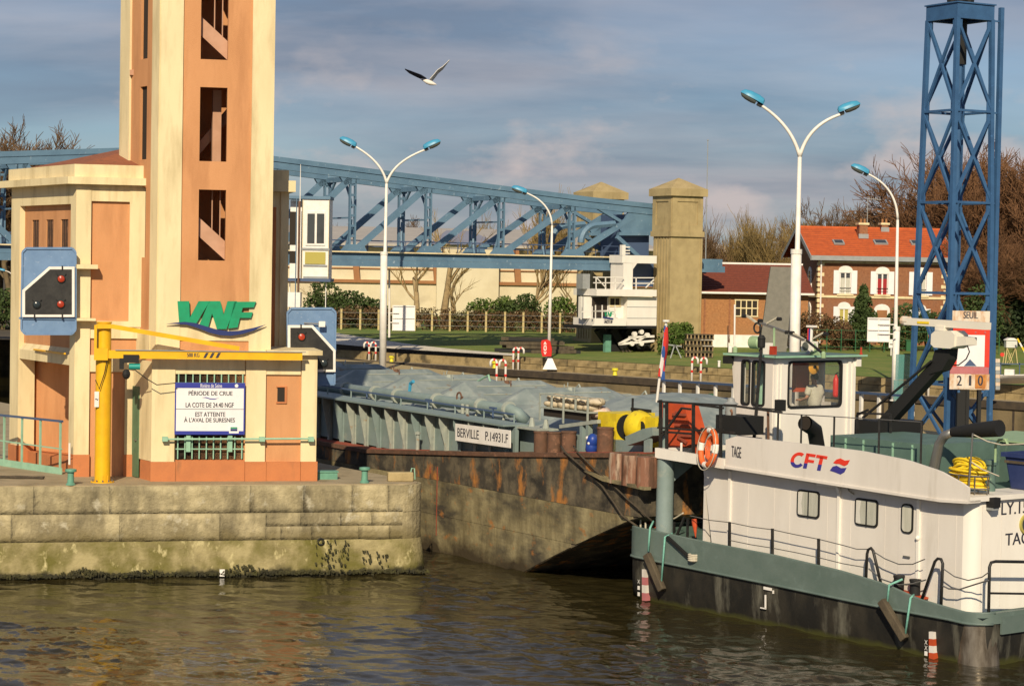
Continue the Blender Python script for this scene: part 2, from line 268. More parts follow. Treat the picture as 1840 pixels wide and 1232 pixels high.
class MB:
    def __init__(s, M=None): s.v = []; s.f = []; s.mi = []; s.M = M; s.cur = 0
    def add(s, vs, fs):
        n = len(s.v)
        if s.M is not None: vs = [s.M @ Vector(p) for p in vs]
        s.v += [tuple(p) for p in vs]; s.f += [tuple(i+n for i in f) for f in fs]; s.mi += [s.cur]*len(fs); return s
    def box(s, x0, x1, y0, y1, z0, z1):
        return s.add([(x0, y0, z0), (x1, y0, z0), (x1, y1, z0), (x0, y1, z0), (x0, y0, z1), (x1, y0, z1), (x1, y1, z1), (x0, y1, z1)],
                     [(0, 3, 2, 1), (4, 5, 6, 7), (0, 1, 5, 4), (1, 2, 6, 5), (2, 3, 7, 6), (3, 0, 4, 7)])
    def plan(s, poly, z0, z1):
        n = len(poly); z0f = z0 if callable(z0) else (lambda x, y: z0); z1f = z1 if callable(z1) else (lambda x, y: z1)
        a = sum(poly[i][0]*poly[(i+1) % n][1]-poly[(i+1) % n][0]*poly[i][1] for i in range(n))
        if a < 0: poly = poly[::-1]
        vs = [(x, y, z0f(x, y)) for x, y in poly]+[(x, y, z1f(x, y)) for x, y in poly]
        return s.add(vs, [tuple(range(n))[::-1], tuple(range(n, 2*n))]+[(i, (i+1) % n, n+(i+1) % n, n+i) for i in range(n)])
    def elev(s, poly, y0, y1):
        """polygon in x,z pushed from y0 to y1"""
        n = len(poly)
        a = sum(poly[i][0]*poly[(i+1) % n][1]-poly[(i+1) % n][0]*poly[i][1] for i in range(n))
        if a < 0: poly = poly[::-1]
        vs = [(x, y0, z) for x, z in poly]+[(x, y1, z) for x, z in poly]
        return s.add(vs, [tuple(range(n)), tuple(range(n, 2*n))[::-1]]+[((i+1) % n, i, n+i, n+(i+1) % n) for i in range(n)])
    def prof(s, poly, x0, x1):
        """polygon in y,z pushed from x0 to x1"""
        n = len(poly)
        a = sum(poly[i][0]*poly[(i+1) % n][1]-poly[(i+1) % n][0]*poly[i][1] for i in range(n))
        if a < 0: poly = poly[::-1]
        vs = [(x0, y, z) for y, z in poly]+[(x1, y, z) for y, z in poly]
        return s.add(vs, [tuple(range(n))[::-1], tuple(range(n, 2*n))]+[(i, (i+1) % n, n+(i+1) % n, n+i) for i in range(n)])
    def bar(s, a, b, w, h=None, up=(0, 0, 1)):
        a = Vector(a); b = Vector(b); h = w if h is None else h; d = (b-a).normalized(); u = Vector(up)
        if abs(d.dot(u)) > .98: u = Vector((0, 1, 0))
        sx = d.cross(u).normalized()*w/2; uz = sx.cross(d).normalized()*h/2
        vs = [p+i*sx+j*uz for p in (a, b) for i, j in ((-1, -1), (1, -1), (1, 1), (-1, 1))]
        return s.add(vs, [(0, 1, 2, 3), (7, 6, 5, 4), (0, 4, 5, 1), (1, 5, 6, 2), (2, 6, 7, 3), (3, 7, 4, 0)])
    def tube(s, pts, r, n=8, cap=True):
        pts = [Vector(p) for p in pts]; k = len(pts); rs = r if isinstance(r, (list, tuple)) else [r]*k
        vs = []; prev = None
        for i, p in enumerate(pts):
            d = (pts[min(i+1, k-1)]-pts[max(i-1, 0)])
            d = d.normalized() if d.length > 1e-9 else Vector((0, 0, 1))
            if prev is None:
                ref = Vector((0, 0, 1)) if abs(d.z) < .9 else Vector((1, 0, 0)); u = d.cross(ref).normalized()
            else: u = (prev-d*prev.dot(d)).normalized()
            prev = u; w = d.cross(u)
            vs += [p+rs[i]*(math.cos(t)*u+math.sin(t)*w) for t in (2*math.pi*j/n for j in range(n))]
        fs = [(i*n+j, i*n+(j+1) % n, (i+1)*n+(j+1) % n, (i+1)*n+j) for i in range(k-1) for j in range(n)]
        if cap: fs += [tuple(range(n))[::-1], tuple(range((k-1)*n, k*n))]
        return s.add(vs, fs)
    def cyl(s, a, b, ra, rb=None, n=16): return s.tube([a, b], [ra, ra if rb is None else rb], n)
    def lathe(s, c, prof, n=16, axis='z'):
        vs = []
        for r, h in prof:
            for j in range(n):
                t = 2*math.pi*j/n; a, b = r*math.cos(t), r*math.sin(t)
                vs.append((c[0]+a, c[1]+b, c[2]+h) if axis == 'z' else ((c[0]+a, c[1]+h, c[2]+b) if axis == 'y' else (c[0]+h, c[1]+a, c[2]+b)))
        k = len(prof)
        fs = [(i*n+j, i*n+(j+1) % n, (i+1)*n+(j+1) % n, (i+1)*n+j) for i in range(k-1) for j in range(n)]+[tuple(range(n))[::-1], tuple(range((k-1)*n, k*n))]
        return s.add(vs, fs)
    def ball(s, c, r, n=10, m=6, sz=1.0):
        return s.lathe(c, [(max(1e-4, r*math.sin(math.pi*i/m)), -r*sz*math.cos(math.pi*i/m)) for i in range(m+1)], n)
    def torus(s, c, R_, r, ax='y', n=24, m=8, e=1.0):
        pts = []
        for i in range(n+1):
            t = 2*math.pi*i/n; a, b = R_*math.cos(t), R_*e*math.sin(t)
            pts.append((c[0]+a, c[1], c[2]+b) if ax == 'y' else ((c[0]+a, c[1]+b, c[2]) if ax == 'z' else (c[0], c[1]+a, c[2]+b)))
        return s.tube(pts, r, m, False)
    def grid(s, fn, nu, nv):
        vs = [fn(i/nu, j/nv) for j in range(nv+1) for i in range(nu+1)]
        return s.add(vs, [(j*(nu+1)+i, j*(nu+1)+i+1, (j+1)*(nu+1)+i+1, (j+1)*(nu+1)+i) for j in range(nv) for i in range(nu)])
    def mesh(s, name, m, smooth=False):
        me = bpy.data.meshes.new(name); me.from_pydata(s.v, [], s.f)
        ms = m if isinstance(m, (list, tuple)) else [m]
        for x in ms: me.materials.append(x)
        if len(ms) > 1: me.polygons.foreach_set('material_index', s.mi)
        if smooth: me.polygons.foreach_set('use_smooth', [True]*len(me.polygons))
        me.update(); return me
    def build(s, name, m, parent=None, smooth=False, label=None, kind=None):
        o = bpy.data.objects.new(name, s.mesh(name, m, smooth)); C.objects.link(o)
        if parent is not None: o.parent = parent
        tag(o, label, None, None, kind)
        if smooth and smooth != 'all':
            o.data.set_sharp_from_angle(angle=R(40))
        return o
def inst(o, parent, loc=(0, 0, 0), rot=(0, 0, 0), scale=(1, 1, 1), name=None):
    c = o.copy(); C.objects.link(c); c.parent = parent; c.location = loc; c.rotation_euler = rot; c.scale = scale; return c
TXT = {}
def text_geo(body):
    if body not in TXT:
        cu = bpy.data.curves.new('t', 'FONT'); cu.body = body; o = bpy.data.objects.new('t', cu); C.objects.link(o)
        dg = bpy.context.evaluated_depsgraph_get(); me = bpy.data.meshes.new_from_object(o.evaluated_get(dg))
        vs = [v.co.copy() for v in me.vertices]; fs = [tuple(p.vertices) for p in me.polygons]
        bpy.data.objects.remove(o); bpy.data.curves.remove(cu); bpy.data.meshes.remove(me)
        x0 = min(v.x for v in vs); x1 = max(v.x for v in vs); y0 = min(v.y for v in vs); y1 = max(v.y for v in vs)
        TXT[body] = ([((v.x-x0)/(x1-x0), (v.y-y0)/(y1-y0)) for v in vs], fs)
    return TXT[body]
def text(body, x0, x1, z0, z1, y, m, parent, name='lettering', shear=0.0, slope=0.0, M=None, bold=0.0):
    """flat print in the plane y, filling the box x0..x1, z0..z1"""
    vs, fs = text_geo(body); b = MB(M)
    offs = [(0, 0)] if not bold else [(0, 0), (bold, 0)]
    for k, (ox, oz) in enumerate(offs):
        b.add([(x0+u*(x1-x0)+shear*w*(z1-z0)+ox, y-.0012*k, z0+w*(z1-z0)+slope*u*(x1-x0)+oz) for u, w in vs], fs)
    return b.build(name, m, parent)
def M_of(fr, base): return base.i @ fr.m
def lerp(a, b, t): return a+(b-a)*t
def interp(tab, x):
    if x <= tab[0][0]: return tab[0][1]
    for (a, va), (b, vb) in zip(tab, tab[1:]):
        if x <= b: return va+(vb-va)*(x-a)/(b-a)
    return tab[-1][1]
# ---------------------------------------------------------------- the setting: water, ground, walls
B = Frame((-9.86, 59.6, 2.5), 12)            # lock building
Q = Frame((-2.35, 60.25, 0), 13)             # quay front, x = 0 at its right tip
F = Frame((8.0, 120.2, 0), -43.9)            # far lock wall
MP = Frame((6.7, 97.0, 0), -64.1)            # middle pier
BG = Frame((3.36, 56.15, 0), -58)             # barge, x = 0 at its near end
TG = Frame((3.05, 56.6, 0), -52)             # pusher boat, x = 0 at its bow
G = Frame((10.6, 139.0, 3.2), 28)            # bridge
H = Frame((0, 0, 0), 0)

wm = bpy.data.materials.new('river_water'); wm.use_nodes = True
t = wm.node_tree; b = t.nodes['Principled BSDF']; k = t.links.new
b.inputs['Base Color'].default_value = (.026, .021, .008, 1); b.inputs['Roughness'].default_value = .025; b.inputs['IOR'].default_value = 1.33
co = N(t, 'ShaderNodeTexCoord')
def wave(sc_, sx, sy, det, rot):
    m_ = N(t, 'ShaderNodeMapping'); m_.inputs['Scale'].default_value = (sx, sy, 1); m_.inputs['Rotation'].default_value = (0, 0, R(rot)); k(co.outputs['Object'], m_.inputs['Vector'])
    n_ = N(t, 'ShaderNodeTexNoise', i_Scale=sc_, i_Detail=det, i_Roughness=.55, i_Distortion=.4); k(m_.outputs[0], n_.inputs['Vector']); return n_
w1 = wave(7.0, 1, 1.4, 3, 12)
b1 = N(t, 'ShaderNodeBump'); b1.inputs['Strength'].default_value = .5; b1.inputs['Distance'].default_value = .012; k(w1.outputs['Fac'], b1.inputs['Height'])
k(b1.outputs[0], b.inputs['Normal'])
import numpy as np
def axis(lo, hi, step, outer): return np.array([o for o in outer if o < lo]+list(np.arange(lo, hi, step))+[o for o in outer if o > hi])
wxs = axis(-17, 17, .05, [-400, -200, -100, -60, -40, -28, -21, 21, 28, 40, 60, 100, 200, 400])
wys = axis(41, 66, .065, [-60, 0, 20, 30, 36, 70, 76, 84, 94, 106, 120, 140, 180, 250, 400])
XX, YY = np.meshgrid(wxs, wys); ZZ = np.zeros_like(XX); rs = np.random.RandomState(5)
calm = .62+.38*np.sin(XX*.21+YY*.33+1.0)*np.sin(XX*.13-YY*.19+.4)+.22*np.sin(XX*.55+YY*.8)
for i in range(80):
    lam = .22*(1.7/.22)**rs.rand(); th = rs.normal(math.pi/2-.25, .75); kx, ky = 2*math.pi/lam*math.cos(th), 2*math.pi/lam*math.sin(th)
    slope = .027; ZZ += slope*lam/(2*math.pi)*np.sin(kx*XX+ky*YY+rs.rand()*6.28)*(calm if lam < 1.2 else 1)
ed = np.clip((XX+17.5)/1.5, 0, 1)*np.clip((17.5-XX)/1.5, 0, 1)*np.clip((YY-40)/1.5, 0, 1)*np.clip((67-YY)/2, 0, 1); ZZ *= ed
nx_, ny_ = len(wxs), len(wys); co_ = np.stack([XX, YY, ZZ], -1).reshape(-1, 3).astype(np.float32)
ii = (np.arange(ny_-1)[:, None]*nx_+np.arange(nx_-1)[None, :]).ravel(); qd = np.stack([ii, ii+1, ii+1+nx_, ii+nx_], -1).astype(np.int32)
wme = bpy.data.meshes.new('water'); wme.vertices.add(len(co_)); wme.vertices.foreach_set('co', co_.ravel()); wme.loops.add(qd.size); wme.loops.foreach_set('vertex_index', qd.ravel())
wme.polygons.add(len(qd)); wme.polygons.foreach_set('loop_start', np.arange(0, qd.size, 4, dtype=np.int32)); wme.polygons.foreach_set('use_smooth', np.ones(len(qd), dtype=bool)); wme.update(calc_edges=True); wme.materials.append(wm)
wo = bpy.data.objects.new('water', wme); C.objects.link(wo); tag(wo, kind='structure')

def gh(x, y):
    """height of the ground beyond the far lock wall"""
    s = min(1, max(0, (y-136)/22)); return 3.2+.55*s*s*(3-2*s)
def fl(x, y): v = F.W(x, y); return v
g = MB()
def gp(u, v):
    x = -75+u*190; y = 1.9+v*v*105; w = F.W(x, y); return (w.x, w.y, gh(w.x, w.y))
g.grid(gp, 70, 40)
g.build('grass_bank', grass, kind='structure')
MB().add([(-1500, 150, 2.9), (1500, 150, 2.9), (1500, 3000, 2.9), (-1500, 3000, 2.9)], [(0, 1, 2, 3)]).build('terrain', earth, kind='structure')
# pale stony yard on the left of the bank
g = MB()
def yard(u, v):
    px = 560+u*(925-560); lo_ = interp([(560, 655), (620, 652), (925, 652)], px); hi_ = interp([(560, 606), (640, 614), (760, 624), (925, 636)], px)
    q = WORLD.on_z(px, lerp(lo_, hi_, v), 3.2); n = mnoise.noise(Vector((q.x*.7, q.y*.7, 0)))
    f = F.i @ q; e_ = max(0, min(1, (f.y-1.75)*.6))
    q = F.W(f.x, max(f.y, 1.75)); return (q.x, q.y, gh(q.x, q.y)+.03+(.16*max(0, n)+.05)*e_*(1-abs(2*v-1)))
g.grid(yard, 60, 16)
g.build('gravel_yard', gravel, kind='structure')

def stone_mesh(seed, L, Hh, D=.35, nx=5, nz=3, amp=.018, bev=.025):
    """one rough-faced block, front face towards -y, corner at the origin"""
    b_ = MB(); r = random.Random(seed); vs = []
    for j in range(nz+1):
        for i in range(nx+1):
            ex = i in (0, nx); ez = j in (0, nz)
            x = L*i/nx+(0 if ex else r.uniform(-.1, .1)*L/nx); z = Hh*j/nz
            y = bev if (ex or ez) else r.uniform(-amp, amp)
            vs.append((x, y, z))
    n = len(vs); fs = [(j*(nx+1)+i, j*(nx+1)+i+1, (j+1)*(nx+1)+i+1, (j+1)*(nx+1)+i) for j in range(nz) for i in range(nx)]
    vs += [(0, D, 0), (L, D, 0), (L, D, Hh), (0, D, Hh)]
    bot = [i for i in range(nx+1)]; top = [nz*(nx+1)+i for i in range(nx+1)]
    lf = [j*(nx+1) for j in range(nz+1)]; rt = [j*(nx+1)+nx for j in range(nz+1)]
    fs += [tuple(top+[n+2, n+3]), tuple(bot[::-1]+[n, n+1]), tuple([n]+lf[::1]+[n+3])[::-1], tuple([n+1, n+2]+rt[::-1])[::-1]]
    b_.add(vs, fs); return b_

qw = fthing('quay_wall', 'long weathered stone quay wall with mossy foot along the river under the tower', 'quay wall', Q)
qx = lambda px, py=900: Q.on_y(px, py, 0).x
E2Q = Q.i.to_3x3() @ Vector((-.53, .848, 0))
def rim(off):
    """outline of the pier: front line, rounded tip, rear line along the lock"""
    pts = [(-34, -off)]
    c = Vector((-.62, .62, 0)); r = .62+off
    a0, a1 = -90, math.degrees(math.atan2(E2Q.y, E2Q.x))-90
    for i in range(9):
        a = R(lerp(a0, a1, i/8)); pts.append((c.x+r*math.cos(a), c.y+r*math.sin(a)))
    e_ = Vector(pts[-1]+(0,))+E2Q*40; pts.append((e_.x, e_.y)); pts.append((-34, e_.y)); return pts
core = MB().plan(rim(-.014), -1.2, 2.40); core.build('wall_core', stone, qw)
# the sloping foot
ft = MB(); o0, o1 = rim(.03), rim(.12); o2 = rim(.005); kk = 10
for (pa, za), (pb, zb) in (((o1, -1.2), (o1, .18)), ((o1, .18), (o0, .86)), ((o0, .86), (o2, .98))):
    n_ = 120
    def ln(p, za_, seed):
        out_ = []
        for i in range(n_):
            x = lerp(-34, p[1][0], i/(n_-1)); out_.append((x, p[0][1]+.035*mnoise.noise(Vector((x*1.1, za_*3, 1)))+.02*mnoise.noise(Vector((x*4, za_*5, 4))), za_+(.05*mnoise.noise(Vector((x*.8, 3, za_))) if .0 < za_ < .9 else 0)))
        return out_+[(q[0], q[1], za_) for q in p[2:kk+1]]
    A_, B_ = ln(pa, za, 0), ln(pb, zb, 0); m_ = len(A_)
    ft.add(A_+B_, [(i, i+1, m_+i+1, m_+i) for i in range(m_-1)])
footm = mat('quay_foot_stone', world=True, tide=(.10, .26, (.024, .021, .009), .75, 1.5), detail=10, col=(.36, .30, .15), col2=(.22, .18, .085), scale=1.8, rough=.9, bump=.6, bscale=12, col3=(.13, .115, .025), scale3=.9, lo3=.42, hi3=.62, streak3=1.2, col4=(.50, .43, .22), scale4=3, lo4=.58, hi4=.68, streak4=.6)
ft.build('wall_foot', footm, qw, smooth=True)
# ragged wet weed along the waterline: small tufts hanging on the foot
wv = MB(); r = random.Random(3)
dens = lambda x: .06+.30*max(0, mnoise.noise(Vector((x*.7, 7, 0))))
for i in range(1500):
    x = r.uniform(-16, .1); top = .10+dens(x)*1.1*r.random()**1.5
    if -3.05 < x < -2.15 and r.random() < .8: top = r.random()**.8*.98
    if -1.75 < x < -1.0 and r.random() < .5: top = r.random()**.8*.72
    y = -.15 if top < .2 else -.15+(top-.18)*.135
    s = r.uniform(.015, .04); h_ = r.uniform(.03, .08); y -= r.uniform(.01, .05)
    wv.add([(x-s, y, top), (x+s, y-.01, top+r.uniform(-.03, .03)), (x+s*.7, y-.05, top-h_), (x-s*.6, y-.05, top-h_*r.uniform(.7, 1.1))], [(3, 2, 1, 0)])
wv.build('water_weed', algae, qw, kind='stuff')
courses = [  # z0, z1, joints in picture columns
    (1.735, 2.475, [-190, 60, 196, 449, 545, 632, 697, 728]),
    (.97, 1.72, [-190, 20, 215, 395, 478]),
    (1.36, 1.72, [478, 540, 612, 668, 728]),
    (.97, 1.35, [478, 505, 560, 645, 700, 728])]
sd_ = 1
for z0, z1, js in courses:
    for a, b_ in zip(js, js[1:]):
        x0, x1 = qx(a), qx(b_); sd_ += 1; L = x1-x0
        gap = .004 if L > 2 or rnd.random() < .6 else .012
        o = stone_mesh(sd_, L-gap, z1-z0-(.005 if rnd.random() < .6 else .014), nx=max(5, int(L/.16)), nz=max(3, int((z1-z0)/.13)), amp=.012, bev=.004).build('stone', stone, qw, smooth='all'); o.location = (x0, rnd.uniform(-.004, .004), z0)
# rounded end stones
for z0, z1 in ((1.735, 2.475), (.97, 1.72)):
    pr = [p for p in rim(.0)][1:10]; x0 = qx(728)+.012
    MB().plan([(x0, 0)]+pr+[(pr[-1][0]+E2Q.x*1.2, pr[-1][1]+E2Q.y*1.2), (x0, 1.2)], z0, z1).build('stone', stone, qw)
ring = MB().torus((qx(577), -.06, .93), .085, .022, 'y', 16, 6); ring.build('mooring_ring', rubber, qw)
MB().box(qx(395), qx(404), -.22, -.15, .03, .22).build('gauge_stub', whitep, qw)
pv = MB().plan(rim(-.10), 2.40, 2.50); pv.build('quay_pavement', pave, None, kind='structure').matrix_world = Q.m

# far lock wall, its strip and the low block wall behind it
fw = fthing('lock_wall', 'long brown lock wall with dark timber edge across the far side of the lock', 'lock wall', F)
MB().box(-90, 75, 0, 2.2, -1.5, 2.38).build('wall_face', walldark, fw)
MB().box(-90, 75, -.10, .55, 2.12, 2.47).build('timber_edge', coping, fw)
for x in [(-90+7.5*i) for i in range(22)]:
    MB().box(x, x+.12, -.012, .1, -1.5, 2.10).build('wall_joint', coping, fw)
for i, px in enumerate((1168, 1243)):
    x = F.on_y(px, 720, 0).x; b_ = MB(); b_.box(x, x+.5, -.03, .1, -1, 2.1); 
    b_.build('ladder_recess', coping, fw)
    b_ = MB()
    for z in [(-.9+.3*j) for j in range(10)]: b_.box(x+.08, x+.42, -.09, -.03, z, z+.04)
    b_.build('ladder_rungs', rustbr, fw)
MB().box(-90, 75, .56, 1.72, 2.385, 2.45).build('lock_walkway', pave, None, kind='structure').matrix_world = F.m
uw = fthing('masonry_wall', 'low wall of buff stone blocks standing behind the lock walkway', 'wall', F)
xw0 = F.on_y(905, 650, 1.8).x
smeshes = {}
for ci, (z0, z1) in enumerate(((2.45, 2.80), (2.81, 3.20))):
    x = xw0+(.0 if ci else -.35)
    while x < F.on_y(1870, 700, 1.8).x:
        L = rnd.choice((.8, 1.0, 1.2, 1.5)); key = (L, ci)
        if key not in smeshes: smeshes[key] = stone_mesh(len(smeshes)+50, L-.03, z1-z0-.02, D=.5, nx=4, nz=2, amp=.03).mesh('stone', farstone)
        o = bpy.data.objects.new('stone', smeshes[key]); C.objects.link(o); o.parent = uw; o.location = (x, 1.72+rnd.uniform(-.03, .03), z0); x += L
MB().box(xw0-50, xw0, 1.74, 2.4, 2.45, 2.95).build('rubble_base', farstone, uw)
MB().box(xw0, F.on_y(1870, 700, 1.8).x, 1.86, 2.5, 2.45, 3.16).build('wall_core', farstone, uw)

mp = fthing('lock_pier', 'narrow dark pier between the two lock chambers behind the boats', 'lock pier', MP)
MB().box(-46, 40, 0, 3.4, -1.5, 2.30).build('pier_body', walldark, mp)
MB().box(-46, 40, -.08, 3.48, 2.303, 2.45).build('pier_top', concrete, mp)

# ---------------------------------------------------------------- the lock building with its tower
bl = fthing('lock_building', 'cream and orange lock tower building with open stair shaft on the stone quay', 'building', B)
bx = lambda px, py, y=0.0: B.on_y(px, py, y).x
bz = lambda px, py, y=0.0: B.on_y(px, py, y).z
E2 = Vector((-.342, .94, 0))
def side_frame(x, y, L):
    p = B.W(x+E2.x*L, y+E2.y*L); return Frame(p, -58)
# lower block
ZP = bz(420, 829); ZT = 3.52
MB().plan([(.06, .10), (4.50, .10), (4.2, 3.2), (-.95, 3.0)], 0, ZT-.02).build('block_core', orange, bl)
def pil(px0, px1, z0, z1, y0=0.0, d=.22, m=cream, py=750, name='pilaster'):
    return MB().box(bx(px0, py, y0), bx(px1, py, y0), y0, y0+d, z0, z1).build(name, m, bl)
pil(272, 314, ZP, ZT, 0); pil(441, 477, ZP, ZT, 0); pil(541, 569, ZP, ZT, 0)
for a, b_ in ((270, 315), (440, 478), (540, 570)): MB().box(bx(a, 850), bx(b_, 850), -.03, .16, 0, ZP-.002).build('plinth', plinthm, bl)
MB().box(bx(315.5, 850), bx(439.5, 850), .0, .14, 0, ZP+.03).build('plinth', plinthm, bl)
MB().box(bx(478.5, 850), bx(539.5, 850), .0, .14, 0, ZP-.01).build('plinth', plinthm, bl)
zb = bz(380, 672)
MB().box(bx(314, 650), bx(441, 650), .03, .2, zb, ZT).build('lintel', cream, bl)
zb2 = bz(510, 673)
MB().box(bx(477, 650), bx(541, 650), .03, .2, zb2, ZT).build('lintel', cream, bl)
MB().box(bx(478, 650), bx(578, 650), -.20, 3.0, ZT, ZT+.13).build('roof_slab', cream, bl)
MB().box(bx(268, 650), bx(478, 650), -.05, .4, ZT, ZT+.07).build('string_course', cream, bl)
# the grilled bay: a dark recess behind green bars
x0, x1 = bx(316, 750), bx(439, 750); zr0, zr1 = ZP+.03, zb
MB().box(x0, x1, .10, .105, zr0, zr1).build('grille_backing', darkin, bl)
MB().box(x0, x1, .02, .12, bz(380, 826), ZP+.03).build('window_sill', plinthm, bl)
def bars(za, zb_, n, rows):
    for i in range(n):
        x = lerp(x0+.06, x1-.06, i/(n-1)); MB().box(x-.016, x+.016, -.03, .0, za, zb_).build('grille_bar', palegreen, bl)
    for z in rows: MB().box(x0, x1, -.045, -.03, z-.016, z+.016).build('grille_rail', palegreen, bl)
bars(bz(380, 691), zb, 10, [bz(380, 688)])
bars(bz(380, 824), bz(380, 783), 10, [bz(380, 806)])
for px in (338, 413): MB().box(bx(px-4, 800), bx(px+4, 800), -.09, -.046, bz(px, 811), bz(px, 781)).build('grille_bracket', palegreen, bl)
zr = bz(420, 788)
MB().tube([(bx(296, 788), -.16, zr), (bx(560, 788), -.16, zr+.02)], .028, 8).build('handrail', palegreen, bl)
for px in (296, 470, 558): MB().box(bx(px-5, 788), bx(px+5, 788), -.20, .02, zr-.06, zr+.07).build('rail_bracket', palegreen, bl)
# small window
a, b_ = bx(499, 710), bx(516, 710); z0, z1 = bz(507, 725), bz(507, 696)
MB().box(a, b_-.06, .085, .098, z0+.05, z1).build('window_pane', darkin, bl)
w_ = MB(); w_.box(a-.03, b_, .06, .099, z0, z0+.05); w_.box(b_-.06, b_, .06, .099, z0+.05, z1); w_.box(a-.03, b_, .06, .099, z1, z1+.03); w_.build('window_frame', plinthm, bl)
# left face of the block with the green door
sf = side_frame(.06, .08, 3.0); sm = M_of(sf, B)
sl = MB(sm); sl.box(1.05, 2.98, -.05, 0, ZP, 3.3); sl.build('side_wall', cream, bl)
sl = MB(sm); sl.box(2.2, 2.995, -.07, 0, 0, ZP-.01); sl.build('plinth', plinthm, bl)
d0 = sf.on_x  # door
sl = MB(sm); sl.box(.75, 2.05, -.075, -.051, .02, 2.55); dr = sl.build('door', doorgreen, bl)
sl = MB(sm); sl.cyl((1.9, -.12, 1.05), (1.9, -.07, 1.05), .03); sl.build('door_handle', steel, dr)

# tower
YT = .16
TX0, TX1 = bx(283, 450, YT), bx(489, 450, YT); ZTOP = 19.0; ZL = 3.3
SL = 2.75
pxs = dict(l=283, a=325, b=450, r=489)
xa, xb = bx(325, 450, YT), bx(449, 450, YT)
op = [(bx(361, 60, YT+.06), bx(410, 60, YT+.06), bz(385, 107, YT), bz(385, -30, YT)),
      (bx(359, 220, YT+.06), bx(408, 220, YT+.06), bz(385, 290, YT), bz(385, 157, YT)),
      (bx(357, 400, YT+.06), bx(405, 400, YT+.06), bz(385, 468, YT), bz(385, 341, YT))]
fl_h = op[1][2]-op[2][2]
ol, orr = op[1][0], op[1][1]
w_ = MB(); w_.box(xa-.02, ol, YT+.06, YT+.28, ZL, ZTOP); w_.box(orr, xb+.02, YT+.06, YT+.28, ZL, ZTOP)
zs = sorted([(o[2], o[3]) for o in op]+[(op[0][2]+fl_h, op[0][3]+fl_h)])
lo = ZL
for za, zb_ in zs: w_.box(ol, orr, YT+.06, YT+.28, lo, za); lo = zb_
w_.box(ol, orr, YT+.06, YT+.28, lo, ZTOP); w_.build('front_wall', orange, bl)
MB().box(TX0+.02, xa, YT, YT+.34, ZL, ZTOP).build('pilaster', cream, bl)
MB().box(xb, TX1, YT, YT+.34, ZL, ZTOP).build('pilaster', cream, bl)
zc0, zc1 = bz(380, 612, YT), bz(380, 585, YT)
MB().box(xa, xb, YT+.02, YT+.059, zc0, zc1+.22).build('tower_band', cream, bl)
# side, back
ts = side_frame(TX0, YT+.03, SL); tm = M_of(ts, B)
sl = MB(tm); sl.box(SL-.5, SL, -.02, .2, ZL, ZTOP); sl.build('pilaster', cream, bl)
sl = MB(tm); sl.box(-.1, .62, -.02, .2, ZL+.3, ZTOP); sl.build('pilaster', cream, bl)
sl = MB(tm); u0, u1 = 1.28, 1.78
sl.box(.62, u0, .04, .2, 0, ZTOP); sl.box(u1, SL-.5, .04, .2, 0, ZTOP); lo = 0
for za, zb_ in zs: sl.box(u0, u1, .04, .2, lo, za+.05); lo = zb_+.05
sl.box(u0, u1, .04, .2, lo, ZTOP); sl.build('side_wall', orange, bl)
sl = MB(tm); sl.box(u0, u1-.12, .12, .13, ZL, ZTOP-.2); sl.build('slit_shade_slab', darkin, bl)  # dark slab put in for the shade inside the slits
sl = MB(tm); sl.box(-.1, .62, -.03, .2, 0, .75); sl.build('plinth', plinthm, bl)
sl = MB(tm); sl.box(-.1, .62, -.02, .2, .752, ZL+.298); sl.build('pilaster', cream, bl)
sl = MB(tm); sl.box(.4, SL-.4, -.035, .035, 3.55, 4.15); sl.build('tower_band', cream, bl)
ex = Vector((TX0, YT+.03, 0))+E2*SL
bk = MB(); bk.box(ex.x+.1, TX1-.05, 2.75, 2.95, 0, ZTOP); bk.build('back_wall', orange, bl)
rt = MB(); rt.box(TX1-.22, TX1-.03, YT+.345, 2.74, 0, ZTOP); rt.build('side_wall', orange, bl)
MB().box(ex.x, TX1+.1, YT-.05, 3.0, ZTOP, ZTOP+.3).build('tower_roof', cream, bl)
# stair flights seen through the openings: every second storey the flight comes down to the right just behind the wall
for i, (za, zb_) in enumerate(zs):
    zm = za+.02
    if i % 2 == 0 or i == 2:
        st = MB(); Lx0, Lx1 = ol-.35, orr+.12
        st.elev([(Lx0, zm+1.50), (Lx0, zm+.98), (Lx1, zm-.10), (Lx1, zm+.42)], YT+.30, YT+.42); st.build('stair_flight', stairm, bl)
        for x in (ol+.40, ol+.62): MB().cyl((x, YT+.5, zm+.4), (x, YT+.5, zb_+.2), .018, None, 6).build('stair_rail', stairm, bl)
        st = MB(); st.box(ol-.3, orr+.4, YT+1.2, YT+1.32, zm-.25, zm+.55); st.build('landing_wall', orange, bl)
    else:
        st = MB(); st.elev([(ol-.1, zm+.35), (ol-.1, zm+.0), (orr+.4, zm+1.5), (orr+.4, zm+1.9)], YT+1.5, YT+2.3); st.build('stair_flight', stairm, bl)
        MB().box(ol+.42, ol+.66, YT+1.0, YT+1.4, zm-.3, zb_).build('stair_newel', stairm, bl)
    MB().box(ex.x+.2, TX1-.25, YT+1.9, 2.74, za-.35, za-.2).build('stair_landing', stairm, bl)
